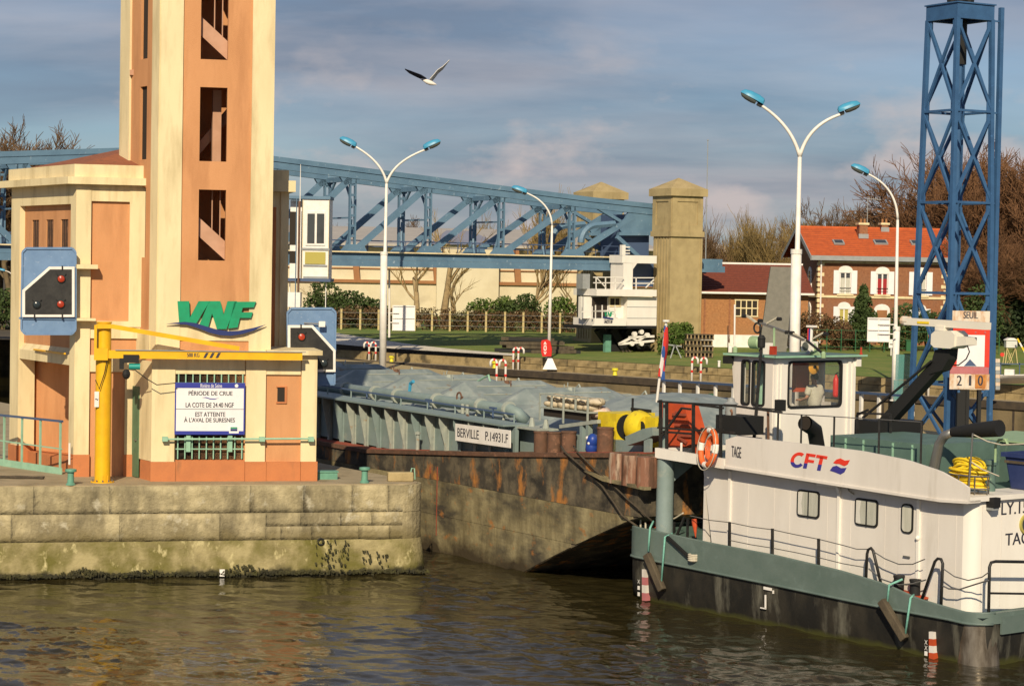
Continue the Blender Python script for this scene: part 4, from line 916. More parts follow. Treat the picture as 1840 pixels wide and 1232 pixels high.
# concrete columns
def column(label, dy):
    fr = Frame(G.W(0, dy, 0), 28); o = thing('bridge_column', label, 'column', fr.o, fr.a, 'concrete columns at the bridge end')
    a = G.on_y(1206, 450, 0).x; c = G.on_y(1262, 450, 0).x; D = 2.3
    z_ = lambda py: G.on_y(1220, py, 0).z
    zb_, z1, z2, zcap, zt_, ztop = 0, z_(600), z_(425), z_(352), z_(340), z_(327)
    bmb = MB(); bmb.box(a+.08, c-.08, .08, D, .0, z2); bmb.build('shaft', concrete, o)
    for i in range(6):  # fluted left face
        y = .10+i*(D-.2)/6; MB().box(a+.0, a+.085, y, y+.24, .55, z2-.1).build('flute', concrete, o)
    MB().box(a-.02, a+.1, 0.02, .09, .55, z2-.1).box(c-.1, c+.02, .02, .09, .55, z2-.1) .build('corner_strip', concrete, o, kind='stuff')
    MB().box(a-.12, c+.12, -.08, D+.1, 0, .55).build('plinth', concrete, o)
    MB().box(a-.10, c+.10, -.06, D+.1, z2, z2+.34).build('belt', concrete, o)
    bmb = MB(); bmb.box(a+.02, c-.02, .04, D, z2+.34, zcap); bmb.build('upper_shaft', concrete, o)
    za, zb2_ = z2+.75, zcap-.35
    for (xa_, xb_, ya, yb) in ((a+.02, a+.40, -.02, .05), (c-.40, c-.02, -.02, .05)): MB().box(xa_, xb_, ya, yb, z2+.34, zcap).build('panel_frame', concrete, o)
    MB().box(a+.40, c-.40, -.02, .05, z2+.34, za).build('panel_frame', concrete, o); MB().box(a+.40, c-.40, -.02, .05, zb2_, zcap).build('panel_frame', concrete, o)
    for ya, yb, z0_, z1_ in ((.04, .4, z2+.34, zcap), (D-.4, D, z2+.34, zcap), (.4, D-.4, z2+.34, za), (.4, D-.4, zb2_, zcap)): MB().box(a-.04, a+.03, ya, yb, z0_, z1_).build('panel_frame', concrete, o)
    MB().box(a-.22, c+.22, -.2, D+.2, zcap, zt_+.05).build('cap', concrete, o)
    cx_, cy_ = (a+c)/2, D/2; b_ = MB(); b_.add([(a-.18, -.16, zt_+.05), (c+.18, -.16, zt_+.05), (c+.18, D+.16, zt_+.05), (a-.18, D+.16, zt_+.05), (cx_, cy_, ztop+.32)], [(0, 1, 4), (1, 2, 4), (2, 3, 4), (3, 0, 4)]); b_.build('cap_roof', concrete, o)
column('front square concrete column with pyramid cap right of the white cabin', 0)
column('rear concrete column half hidden behind the blue bridge truss', 9.9)

# white service gantry between the columns
YG = .7
wg = fthing('service_gantry', 'white two storey service gantry with railings hanging beside the concrete column', 'gantry', G)
wx = lambda px, py, y=YG: G.on_y(px, py, y).x
wz = lambda px, py, y=YG: G.on_y(px, py, y).z
def wbox(px0, py0, px1, py1, y0, y1, m, nm): 
    xa_, xb_ = wx(px0, (py0+py1)/2, y0), wx(px1, (py0+py1)/2, y0); return MB().box(xa_, xb_, y0, y1, wz((px0+px1)/2, py1, y0), wz((px0+px1)/2, py0, y0)).build(nm, m, wg)
wbox(1127, 534, 1180, 586, YG, YG+2.4, boatbright, 'cabin_body')
for py in (551, 571): wbox(1127, py, 1180, py+.9, YG-.02, YG, zinc, 'panel_seam')
wbox(1084, 534, 1126, 586, YG+.5, YG+2.4, boatbright, 'cabin_side')
wbox(1064, 534, 1091, 570, YG+.45, YG+.5, darkin, 'opening_shade')  # flat dark sheet stands for the shade inside the opening
w_ = wbox(1094, 533, 1116, 551, YG+.44, YG+.5, cream, 'window_frame'); wbox(1097, 536, 1104.5, 548, YG+.42, YG+.44, darkin, 'window_pane'); wbox(1106, 536, 1113, 548, YG+.42, YG+.44, darkin, 'window_pane')
wbox(1049, 533, 1064, 572, YG+.5, YG+1.2, boatbright, 'white_post')
wbox(1068, 572, 1126, 585, YG-.3, YG+2.4, boatbright, 'lower_deck'); wbox(1048, 585, 1180, 590, YG-.1, YG+2.4, rubber, 'underside')
wbox(1072, 520, 1180, 532, YG-.35, YG+2.6, boatbright, 'upper_deck'); None
wbox(1118, 459, 1180, 473, YG, YG+1.6, boatbright, 'upper_frame'); wbox(1118, 440, 1124, 459, YG, YG+.3, boatbright, 'upper_post')
wbox(1120, 473, 1137, 520, YG, YG+1.6, boatbright, 'upper_wall')
wbox(1137, 473, 1180, 515, YG+1.5, YG+1.6, slateblue, 'opening_shade')  # dark sheet stands for the shade behind the open frame
for py in (443, 449, 454): wbox(1124, py, 1132, py+2, YG, YG+.1, boatbright, 'rung')
b_ = MB(); b_.elev([(wx(1137, 473), wz(1137, 473)), (wx(1145, 473), wz(1145, 473)), (wx(1137, 484), wz(1137, 484))], YG, YG+.2); b_.build('corner_plate', boatbright, wg)
wbox(1047, 492, 1060, 519, YG+.8, YG+1.6, zinc, 'grey_cabinet')
def wbar(p, q, w_=.06, nm='guard_rail', y=YG-.25, m=boatbright): 
    a_, c_ = (wx(p[0], p[1], y), y, wz(p[0], p[1], y)), (wx(q[0], q[1], y), y, wz(q[0], q[1], y)); MB().bar(a_, c_, w_).build(nm, m, wg)
for a in (((1066, 498), (1121, 498)), ((1066, 508), (1121, 508)), ((1138, 499), (1175, 499)), ((1138, 509), (1175, 509)), ((1071, 498), (1089, 517)), ((1160, 517), (1175, 502)), ((1043, 560), (1110, 557)), ((1064, 550), (1064, 573)), ((1044, 532), (1044, 574))): wbar(*a)
for px in (1071, 1088, 1105, 1143): wbar((px, 498), (px, 520))
for px in (1070, 1082, 1094, 1105): wbar((px, 548), (px, 583))
wbar((1064, 559), (1105, 559)); wbar((1064, 584), (1105, 584))
yl = YG-.32
for ch, a_ in (('V', 1085), ('N', 1091), ('F', 1096.5)):
    q0 = G.on_y(a_, 569, yl); q1 = G.on_y(a_+5, 560, yl); text(ch, q0.x, q1.x, q0.z, q1.z, yl, letgreen, wg, bold=.03, shear=.15)
q0 = G.on_y(1083, 575, yl); q1 = G.on_y(1102, 570, yl); b_ = MB(); b_.bar((q0.x, yl, q1.z), (q1.x, yl, q0.z+.08), .02, .10); b_.build('wave_mark', navy, wg)
wbox(1085, 571, 1101, 581, YG-.30, YG-.29, boardw, 'small_plate')
text('ACT IF', wx(1086, 575, yl), wx(1100, 575, yl), wz(1090, 580.5, yl), wz(1090, 575.5, yl), YG-.33, inkm, wg, bold=.02)
# running gear and dark props below
for a in (((1112, 618), (1175, 612)), ((1112, 618), (1135, 606)), ((1135, 606), (1145, 613)), ((1145, 613), (1160, 603)), ((1130, 606), (1175, 604))): wbar(*a, w_=.14, nm='gear_frame', y=YG+.1)
for px, py in ((1140, 600), (1152, 596), (1163, 602), (1135, 617), (1152, 617)): 
    q = G.on_y(px, py, YG+.1); MB().lathe((q.x, q.y, q.z), [(.16, -.1), (.16, .1), (.001, .1)], 10, 'y').build('wheel', boatbright, wg)
for a in (((1098, 590), (1130, 645)), ((1125, 592), (1165, 648)), ((1075, 590), (1110, 640)), ((1140, 592), (1170, 640))): wbar(*a, w_=.5, nm='dark_prop', y=YG+1.6, m=rubber)
wbox(1096, 590, 1180, 650, YG+2.6, YG+3.2, darkin, 'shade_back'); wbox(1088, 601, 1098, 645, YG+1.0, YG+1.3, bollgreen, 'green_prop')  # near-black block stands for shade and machinery under the gantry
for a in (((1116, 628), (1131, 648)), ((1121, 625), (1136, 646)), ((1126, 624), (1140, 642))): wbar(*a, w_=.10, nm='timber', y=YG+.6, m=wood)
for px, py in ((1143, 640), (1150, 645), (1146, 648)): 
    q = G.on_y(px, py, YG+.5); MB().ball((q.x, q.y, q.z), .18, 7, 5).build('float', zinc, wg)

# ---------------------------------------------------------------- house, annex, sheds
HF = Frame(P(1467, 630, 150)+Vector((0, 0, -.1)), 5)
hs = fthing('brick_house', 'two storey red brick house with orange tiled roof and white shutters', 'house', HF)
hx = lambda px, py, y=0: HF.on_y(px, py, y).x
hz_ = lambda px, py, y=0: HF.on_y(px, py, y).z
hw = hx(1702, 500); ze = hz_(1580, 461); HD = 8.6
MB().box(0, hw, 0, HD, -1, ze+.1).build('brick_wall', brick, hs)
zrid = hz_(1570, 412, HD/2)
MB().add([(0, 0, ze+.1), (0, HD, ze+.1), (0, HD/2, zrid-.2), (hw, 0, ze+.1), (hw, HD, ze+.1), (hw, HD/2, zrid-.2)], [(0, 2, 1), (3, 4, 5), (0, 3, 5, 2)]).build('gable_wall', brick, hs)
ox = .62
nr = 15
b_ = MB(); eo = .5; pe = ze-.12
for s in (0, 1):
    for i in range(nr):
        t0, t1 = i/nr, (i+1)/nr
        y0_, y1_ = lerp(-eo, HD/2, t0), lerp(-eo, HD/2, t1); z0_, z1_ = lerp(pe, zrid, t0), lerp(pe, zrid, t1)
        if s: y0_, y1_ = HD-y0_, HD-y1_
        b_.add([(-ox, y0_, z0_+.10), (hw+ox, y0_, z0_+.10), (hw+ox, y1_, z1_+.04), (-ox, y1_, z1_+.04), (-ox, y0_, z0_), (hw+ox, y0_, z0_)], [(0, 1, 2, 3) if not s else (3, 2, 1, 0), (4, 5, 1, 0)])
rf = b_.build('tiled_roof', tileor, hs)
b_ = MB(); b_.bar((-ox, HD/2, zrid+.08), (hw+ox, HD/2, zrid+.08), .3, .14); b_.build('ridge', tileor, rf)
b_ = MB(); b_.box(-ox-.02, hw+ox+.02, -eo-.14, -eo+.02, pe-.2, pe+.12); b_.build('gutter', zinc, hs)
for s in (-ox-.05, hw+ox):
    b_ = MB(); b_.add([(s, -eo, pe+.12), (s, HD/2, zrid+.16), (s, HD/2, zrid-.18), (s, -eo, pe-.22), (s+.05, -eo, pe+.12), (s+.05, HD/2, zrid+.16), (s+.05, HD/2, zrid-.18), (s+.05, -eo, pe-.22)], [(0, 1, 2, 3), (7, 6, 5, 4), (0, 3, 7, 4), (3, 2, 6, 7), (0, 4, 5, 1)])
    b_.add([(s, HD+eo, pe+.12), (s, HD/2, zrid+.16), (s, HD/2, zrid-.18), (s, HD+eo, pe-.22)], [(3, 2, 1, 0)]); b_.build('barge_board', zinc, hs)
for px in (1519, 1584):
    pass
b_ = MB(); z = hz_(1570, 472); b_.box(-.03, hw+.03, -.06, 0, z-.07, z+.07); b_.build('cornice_band', cream, hs)
b_ = MB(); z = hz_(1550, 533); b_.box(-.03, hw+.03, -.07, 0, z-.1, z+.06); b_.box(-.07, 0, 0, HD, z-.1, z+.06); b_.build('floor_band', cream, hs)
b_ = MB(); z = hz_(1570, 466)
n_ = 40
for i in range(n_): x = lerp(.5, hw-.2, i/n_); b_.box(x, x+.12, -.12, 0, z-.0, z+.16)
b_.build('dentil', brickbuff, hs, kind='stuff')
z = -.5; i = 0
while z < ze-.2:
    w_ = .42 if i % 2 == 0 else .24
    for xs in (0, hw-w_): MB().box(xs-.03*(xs == 0), xs+w_, -.035, 0, z, z+.24).build('quoin', cream, hs)
    MB().box(-.035, 0, 0, .5-w_*.5, z, z+.24).build('quoin', cream, hs); z += .36; i += 1
b_ = MB(); b_.cyl((.18, -.12, -1), (.18, -.12, ze-.3), .06, None, 8); b_.build('downpipe', whitep, hs)
def hwin(px, py0, py1, wpx, upper, cm):
    x = hx(px, (py0+py1)/2); w_ = wpx/26.0/2; z0_, z1_ = hz_(px, py1), hz_(px, py0)
    b_ = MB(); arch = [(x-w_*1.28, z1_-.12), (x-w_*1.28, z1_+.05)]+[(x+w_*1.28*math.sin(a), z1_+.05+.32*math.cos(a)) for a in [R(-80+20*k_) for k_ in range(9)]]+[(x+w_*1.28, z1_+.05), (x+w_*1.28, z1_-.12)]
    b_.elev(arch, -.10, .0); fr_ = b_.build('window_arch', whitep, hs)
    wn = MB().box(x-w_, x+w_, -.02, .02, z0_, z1_+.02).build('window', winglass, hs)
    for s in (-1, 1):
        c = MB().box(x+s*w_*.5-w_*.36, x+s*w_*.5+w_*.36, -.03, -.021, z0_, lerp(z0_, z1_, .70 if upper else 1)).build('curtain', cm, wn)
    b_ = MB(); b_.box(x-.05, x+.05, -.06, -.021, z0_, z1_); b_.box(x-w_, x-w_+.06, -.06, -.021, z0_, z1_); b_.box(x+w_-.06, x+w_, -.06, -.021, z0_, z1_); b_.build('window_frame', whitep, wn)
    MB().box(x-w_*1.5, x+w_*1.5, -.14, 0, z0_-.12, z0_).build('window_sill', cream, hs)
    for s in (-1, 1):
        xo = x+s*w_*1.05; xi = x+s*w_*(2.15)
        sh = MB().box(min(xo, xi), max(xo, xi), -.09, -.04, z0_+.02, z1_+.05).build('shutter', boardw, hs)
    if upper: 
        b_ = MB(); zz_ = z0_+.42; b_.bar((x-w_, -.12, zz_), (x+w_, -.12, zz_), .03); b_.bar((x-w_, -.12, zz_-.2), (x+w_, -.12, zz_-.2), .02); b_.build('balcony_bar', blackp, hs)
hwin(1518.5, 487, 528, 20, True, curtain); hwin(1585, 489, 529, 20, True, redcurt); hwin(1654, 490, 531, 20, True, curtain)
hwin(1516, 552, 585, 18, False, ochre); hwin(1652, 556, 590, 18, False, curtain)
x = hx(1584, 570); b_ = MB(); b_.elev([(x-.55, hz_(1584, 600)), (x-.55, hz_(1584, 556))]+[(x+.55*math.sin(R(a)), hz_(1584, 556)+.38*math.cos(R(a))) for a in range(-75, 90, 25)]+[(x+.55, hz_(1584, 556)), (x+.55, hz_(1584, 600))], -.09, 0); b_.build('door_surround', whitep, hs)
MB().box(x-.36, x+.36, -.12, -.09, -1, hz_(1584, 557)).build('front_door', rustbeam, hs)
for y, zlo, zhi in ((2.4, 487, 530), (5.4, 487, 530), (2.4, 552, 588), (5.4, 552, 588)):
    z0_, z1_ = hz_(1470, zhi), hz_(1470, zlo)
    MB().prof([(y-.5, z0_), (y+.5, z0_), (y+.5, z1_), (y+.25, z1_+.22), (y, z1_+.32), (y-.25, z1_+.22), (y-.5, z1_)], -.07, 0).build('window_arch', whitep, hs)
    MB().box(-.09, -.071, y-.22, y+.22, z0_+.1, z1_).build('window', winglass, hs)
def roofpt(px, py):
    # point of the front roof slope seen at the pixel
    o_, d_ = HF.ray(px, py); n_ = Vector((0, -(zrid-pe), HD/2+eo)); p0 = Vector((0, -eo, pe+.1)); t_ = (p0-o_).dot(n_)/d_.dot(n_); return o_+d_*t_
for px, py, w_ in ((1506.5, 436, .38), (1582, 436, .48), (1645, 437, .36)):
    q = roofpt(px, py); sl_ = math.atan2(zrid-pe, HD/2+eo)
    M_ = Matrix.Translation(q) @ Matrix.Rotation(sl_, 4, 'X'); b_ = MB(M_); b_.box(-w_, w_, -.34, .34, -.02, .10); sk = b_.build('skylight', zinc, hs)
    b_ = MB(M_); b_.box(-w_+.10, w_-.10, -.26, .26, .10, .115); b_.build('skylight_pane', winglass, sk)
for px, pyb, pyt, w_, dp in ((1550, 426, 404, .30, .25), (1589, 414, 404, .24, .2)):
    q = roofpt(px, pyb); zt_ = HF.on_y(px, pyt, q.y).z
    c_ = MB().box(q.x-w_, q.x+w_, q.y-dp, q.y+dp+.3, q.z-.6, zt_).build('chimney', brick, hs)
    MB().box(q.x-w_-.08, q.x+w_+.08, q.y-dp-.08, q.y+dp+.38, zt_, zt_+.14).build('chimney_cap', cream, c_)
    MB().box(q.x-w_-.05, q.x+w_+.05, q.y-dp-.05, q.y-dp+.02, q.z-.1, q.z+.22).build('chimney_flashing', zinc, c_)
    for dx in (-.15, .12): MB().cyl((q.x+dx, q.y, zt_+.14), (q.x+dx, q.y, zt_+.42), .08, .07, 8).build('chimney_pot', rustbeam, c_)
# lower wing seen through the lattice tower
b_ = MB(); b_.box(hw+.02, hw+3.0, 1.5, 6.5, -1, hz_(1720, 545)); b_.build('side_wing_wall', brick, hs)
b_ = MB(); zw = hz_(1720, 545); b_.add([(hw+.03, .9, zw), (hw+3.4, .9, zw), (hw+2.6, 4, zw+2.1), (hw+.03, 4, zw+2.1)], [(0, 1, 2, 3)]); b_.build('side_wing_roof', tilered, hs)
ant = thing('roof_aerial', 'thin television aerial pole above the trees behind the brick house', 'aerial', P(1558, 410, 153))
b_ = MB(); h_ = 2.1; b_.cyl((0, 0, 0), (0, 0, h_), .03, None, 6); b_.build('mast', zinc, ant)
b_ = MB(); b_.bar((-.05, 0, h_), (.95, 0, h_-.1), .03)
for j in range(6): b_.bar((.1+.15*j, 0, h_-.15), (.1+.15*j, 0, h_+.1), .02)
b_.build('aerial_comb', zinc, ant)

AF = Frame(P(1262, 615, 145.5), 4)
an = fthing('brick_annex', 'low buff brick workshop with dark red roof beside the concrete column', 'workshop', AF)
ax = lambda px, py, y=0: AF.on_y(px, py, y).x
az = lambda px, py, y=0: AF.on_y(px, py, y).z
aw = ax(1452, 550); za = az(1340, 524)
MB().box(-1.5, aw, .0, 6, -.5, za).build('brick_wall', brickbuff, an)
MB().box(-1.5, aw+.02, -.05, .0, -.5, az(1300, 601)).build('white_base', whitep, an)
zr_ = az(1340, 475, 3.6); nr = 12
b_ = MB()
for i in range(nr):
    t0, t1 = i/nr, (i+1)/nr; b_.add([(-1.8, lerp(-.5, 3.6, t0), lerp(za-.05, zr_, t0)+.06), (aw+.3, lerp(-.5, 3.6, t0), lerp(za-.05, zr_, t0)+.06), (aw+.3, lerp(-.5, 3.6, t1), lerp(za-.05, zr_, t1)), (-1.8, lerp(-.5, 3.6, t1), lerp(za-.05, zr_, t1)), (-1.8, lerp(-.5, 3.6, t0), lerp(za-.05, zr_, t0)-.02), (aw+.3, lerp(-.5, 3.6, t0), lerp(za-.05, zr_, t0)-.02)], [(0, 1, 2, 3), (4, 5, 1, 0)])
b_.add([(-1.8, 3.6, zr_), (aw+.3, 3.6, zr_), (aw+.3, 7, za), (-1.8, 7, za)], [(0, 1, 2, 3)])
b_.build('tiled_roof', tilered, an)
MB().box(-1.8, aw+.3, 3.5, 3.7, zr_-.0, zr_+.12).build('ridge', whitep, an)
MB().box(-1.8, aw+.3, -.6, -.48, za-.16, za-.03).build('gutter', whitep, an)
MB().box(-1.5, aw, -.04, 0, za-.5, za-.2).build('eave_boards', rustbeam, an)
x0_, x1_ = ax(1321, 553), ax(1361, 553); z0_, z1_ = az(1340, 568), az(1340, 539)
wn = MB().box(x0_, x1_, -.02, 0, z0_, z1_).build('window', darkin, an)
b_ = MB()
for i in range(5): x = lerp(x0_, x1_, i/4); b_.box(x-.035, x+.035, -.06, -.021, z0_, z1_)
for j in range(3): z = lerp(z0_, z1_, j/2); b_.box(x0_-.06, x1_+.06, -.07, -.061, z-.04, z+.04)
b_.build('window_frame', cream, wn)
for px in (1311, 1266): MB().box(ax(px-1.5, 560), ax(px+1.5, 560), -.05, 0, 0, za).build('wall_strip', brick, an)
MB().cyl((ax(1319, 600), -.15, 0), (ax(1319, 600), -.15, az(1319, 548)), .06, None, 6).build('white_pipe', whitep, an)

GP = Frame(P(1397, 634, 138), 0)
gp_ = fthing('grey_panel', 'tall leaning grey slab standing between the workshop and the brick house', 'panel', GP)
MB().elev(pxpoly(GP, [(1385, 479), (1427, 480), (1413, 632), (1364, 632)], 0), 0, .35).build('slab', greyslab, gp_)
b_ = MB(); a, c = GP.on_y(1420, 500, .2), GP.on_y(1413, 630, .2); b_.bar((a.x+.05, .2, a.z), (c.x+.1, .2, c.z), .07); b_.build('edge_bar', rubber, gp_)

# long sheds beyond the hedge
WF = Frame(P(585, 566, 205), 6)
wh = fthing('warehouse', 'long cream warehouse with rusty frames and pale roof behind the bare trees', 'warehouse', WF)
wxp = lambda px, py, y=0: WF.on_y(px, py, y).x
wzp = lambda px, py, y=0: WF.on_y(px, py, y).z
we = wxp(1180, 520); zw0 = wzp(800, 505); zw1 = wzp(800, 440); xs0 = -26
MB().box(xs0, we, 0, 18, -1, zw0).build('lower_wall', warewall, wh)
MB().box(xs0, we, .6, 18, zw0, zw1).build('upper_wall', warewall, wh)
MB().box(xs0, we, -.25, .0, zw0-.28, zw0+.02).build('rust_beam', rustbeam, wh)
for px in (640, 784, 930, 1075):
    b_ = MB(); x = wxp(px, 505); b_.add([(x-.2, -.1, zw0), (x+.35, -.1, zw0), (x+.05, -.1, zw1), (x-.5, -.1, zw1), (x-.2, .6, zw0), (x+.35, .6, zw0), (x+.05, .6, zw1), (x-.5, .6, zw1)], [(0, 1, 2, 3), (1, 5, 6, 2), (0, 3, 7, 4)]); b_.build('rust_frame', rustbeam, wh)
for z in (.3, .6):
    MB().box(xs0, we, .45, .58, lerp(zw0, zw1, z), lerp(zw0, zw1, z)+.10).build('wall_rail', rustbeam, wh)
zr_ = wzp(800, 410, 22)
b_ = MB(); b_.add([(xs0, -.4, zw1), (we, -.4, zw1), (we, 22, zr_), (xs0, 22, zr_), (xs0, -.4, zw1-.2), (we, -.4, zw1-.2)], [(0, 1, 2, 3), (4, 5, 1, 0)]); b_.build('shed_roof', wareroof, wh)
lr = thing('lean_to', 'slate blue hipped roof in front of the pale warehouse roof', 'shed', WF.o, WF.a)
xa_, xb_ = wxp(775, 440), wxp(905, 440); z0_ = wzp(840, 440); z1_ = wzp(840, 414)
b_ = MB(); b_.add([(xa_, -1.4, z0_), (xb_, -1.4, z0_), (xb_-3, 2.5, z1_), (xa_+1.6, 2.5, z1_), (xb_, 5, z0_), (xa_, 5, z0_)], [(0, 1, 2, 3), (1, 4, 2), (5, 0, 3), (4, 5, 3, 2)]); b_.build('hip_roof', rooflav, lr)
MB().box(xa_+.5, xb_-.5, -1.0, -.45, -1, z0_-.02).build('shed_wall', warewall, lr)
sh = thing('far_shed', 'shed with pale roof and brown wall behind the workshop chimney trees', 'shed', P(1265, 480, 185), R(8))
sh['label'] = 'shed with pale sloping roof behind the workshop and right of the column'
SF = Frame(sh.location, 8); b_ = MB(); x0_, x1_ = SF.on_y(1230, 470, 0).x, SF.on_y(1338, 470, 0).x; z0_ = SF.on_y(1300, 456, 0).z
b_.box(x0_, x1_, 0, 8, -5, z0_); b_.build('shed_wall', rustbeam, sh)
z1_ = SF.on_y(1270, 427, 4).z; b_ = MB(); b_.add([(x0_-2, -.5, z0_), (x1_+.4, -.5, z0_), (x1_-3.2, 4, z1_), (x0_-2, 4, z1_), (x1_+.4, -.5, z0_-.25), (x0_-2, -.5, z0_-.25), (x1_+.4, 8.5, z0_)], [(0, 1, 2, 3), (5, 4, 1, 0), (1, 6, 2)]); b_.build('shed_roof', wareroof, sh)

# ---------------------------------------------------------------- trees and shrubs
def grow(b_tr, b_cr, p, d, L, r_, lev, maxlev, rg, up, n_k, spread, sub=0.68, ratio=.62):
    segs = 3 if lev < 2 else 2; pts = [p]; q = Vector(p); dd = Vector(d)
    for i in range(segs):
        dd = (dd+Vector((rg.gauss(0, .13), rg.gauss(0, .13), rg.gauss(0, .10)+up*.10))).normalized(); q = q+dd*(L/segs); pts.append(q.copy())
    rs = [lerp(r_, r_*ratio*.9, i/segs) for i in range(segs+1)]
    (b_tr if lev <= 1 else b_cr).tube(pts, rs, 6 if lev == 0 else (4 if lev < 3 else 3), False)
    if lev >= maxlev: return
    n_ = n_k[lev]
    for j in range(n_):
        f = lerp(.35 if lev else .45, 1.0, (j+.5*rg.random())/max(1, n_-1) if n_ > 1 else 1); f = min(f, 1)
        i = min(int(f*segs), segs-1); a = pts[i].lerp(pts[i+1], f*segs-i)
        ax_ = Vector((rg.gauss(0, 1), rg.gauss(0, 1), rg.gauss(0, .4))); side = (ax_-dd*ax_.dot(dd)).normalized()
        nd = (dd*math.cos(spread[lev])+side*math.sin(spread[lev])+Vector((0, 0, up))).normalized()
        grow(b_tr, b_cr, a, nd, L*sub*rg.uniform(.75, 1.15), max(r_*ratio*lerp(1, .6, f), .017), lev+1, maxlev, rg, up, n_k, spread, sub, ratio)
def tree(name, label, loc, seed, Hh, style, mt, mc, group=None):
    rg = random.Random(seed); bt, bc = MB(), MB()
    if style == 'round': grow(bt, bc, Vector((0, 0, -.3)), Vector((rg.gauss(0, .05), 0, 1)), Hh*.36, Hh*.017, 0, 5, rg, .22, (7, 6, 6, 5, 5), (.75, .65, .65, .6, .6), .66)
    elif style == 'wide': grow(bt, bc, Vector((0, 0, -.3)), Vector((0, 0, 1)), Hh*.34, Hh*.018, 0, 5, rg, .13, (8, 7, 6, 5, 4), (.85, .7, .7, .65, .6), .68)
    elif style == 'upright': grow(bt, bc, Vector((0, 0, -.3)), Vector((0, 0, 1)), Hh*.34, Hh*.016, 0, 4, rg, .55, (9, 6, 6, 5), (.6, .5, .5, .5), .74)
    elif style == 'pollard': grow(bt, bc, Vector((0, 0, -.3)), Vector((rg.gauss(0, .06), 0, 1)), Hh*.5, Hh*.034, 0, 3, rg, .30, (4, 4, 5), (.75, .6, .5), .60, .56)
    o = thing(name, label, 'tree', loc, rg.uniform(0, 6), group)
    bt.build('trunk', mt, o, smooth='all'); bc.build('crown', mc, o); return o
def ground(px, Y): 
    x = (px-920)/FPX*Y; return Vector((x, Y, gh(x, Y) if Y < 262 else 2.9))
TR = 'bare trees beyond the lock'
protos = {}
def plant(key, px, Y, ytop, label, style, mt, mc, seed, group=TR, name='bare_tree'):
    """a tree whose top reaches the picture height ytop"""
    g_ = ground(px, Y); Hh = WORLD.on_y(px, ytop, Y).z-g_.z
    if key not in protos:
        t_ = tree(name, label, (0, 0, 0), seed, 10.0, style, mt, mc, group)
        zm = max(v.co.z for ch in t_.children for v in ch.data.vertices); t_['_h'] = zm; protos[key] = t_; o = t_
    else: o = copy_tree(protos[key]); o['label'] = label
    s = Hh/protos[key]['_h']; o.location = g_; o.scale = (s, s, s); o.rotation_euler = (0, 0, random.Random(int(px*7+Y)).uniform(0, 6.28))
    return o
far_lab = 'brown bare tree in the row far behind the lock'
# left behind the bridge
plant('r1', 45, 215, 205, 'tall brown bare tree at the left edge behind the bridge', 'round', bark, twig, 11)
plant('w1', 95, 225, 238, 'lower brown bare tree behind the bridge just left of the tower building', 'wide', bark, twig, 12)
plant('w1', -5, 222, 222, 'brown bare tree cut by the left picture edge', 'round', bark, twig, 11)
plant('w1', 10, 205, 330, 'small bare tree below the bridge at the far left', 'wide', bark, twig, 12)
plant('w1', 55, 208, 232, 'broad brown bare tree between the left edge and the tower building above the bridge', None, None, None, 0)
plant('r1', 18, 200, 226, 'brown bare tree with spread crown right above the bridge end at the left', None, None, None, 0)
# pollards in front of the warehouse
PL = 'pollarded trees in front of the warehouse'
plant('p1', 561, 166, 478, 'thick pale pollard trunk under the white control cabin', 'pollard', barkpale, twiggold, 21, PL, 'pollard_tree')
plant('p2', 750, 168, 395, 'pollard with forked limbs behind the first lamp post', 'pollard', barkpale, twiggold, 22, PL, 'pollard_tree')
plant('p3', 798, 165, 372, 'pale straight pollard right of the white grid panel', 'pollard', barkpale, twiggold, 23, PL, 'pollard_tree')
plant('p1', 822, 163, 455, 'short pollard with spread limbs leaning beside the straight pollard', 'pollard', barkpale, twiggold, 21, PL, 'pollard_tree')
plant('u1', 950, 168, 330, 'multi stemmed bare tree behind the single lamp post', 'upright', barkpale, twiggold, 24, PL, 'pollard_tree')
plant('p2', 1012, 170, 470, 'small leaning pollard left of the rear concrete column', 'pollard', barkpale, twiggold, 22, PL, 'pollard_tree')
plant('w1', 660, 232, 392, 'faint bare tree beyond the warehouse roof between the first bridge posts', 'wide', bark, twig, 12)
plant('r1', 735, 236, 384, 'faint bare tree beyond the warehouse behind the second bridge post', 'round', bark, twig, 11)
plant('u1', 875, 236, 380, 'faint upright tree beyond the warehouse behind the third bridge post', 'upright', barkpale, twiggold, 24)
plant('w1', 985, 240, 372, 'faint bare tree beyond the warehouse left of the rear column', 'wide', bark, twig, 12)
# behind workshop and house
plant('u2', 1285, 172, 346, 'upright dark bare tree right beside the concrete column', 'upright', bark, twig, 25)
plant('u2', 1308, 178, 372, 'upright bare tree behind the workshop roof right of the pale shed', 'upright', bark, twig, 25)
plant('u1', 1362, 172, 364, 'bare tree with golden upright shoots behind the workshop', 'upright', barkpale, twiggold, 24)
plant('u3', 1398, 168, 372, 'golden shooted tree behind the grey slab', 'upright', barkpale, twiggold, 26)
plant('u3', 1422, 176, 388, 'golden shooted tree close to the left gable of the brick house', 'upright', barkpale, twiggold, 26)
for i, (px, yt_, kx) in enumerate(((1452, 352, 'r1'), (1490, 340, 'u2'), (1524, 352, 'w1'), (1560, 362, 'r1'), (1596, 358, 'w1'), (1628, 368, 'r1'))):
    plant(kx, px, 182+3*(i % 3), yt_, 'brown bare tree behind the brick house, '+('left of its roof', 'above the left end of its ridge', 'just left of its brick chimney', 'between its two chimneys', 'above the right skylight', 'at the right end of its ridge')[i], None, None, None, 0, 'bare trees behind the house')
plant('rr', 1700, 172, 272, 'big red brown bare tree behind the blue lattice tower', 'wide', bark, twigred, 31, 'red brown trees at the right')
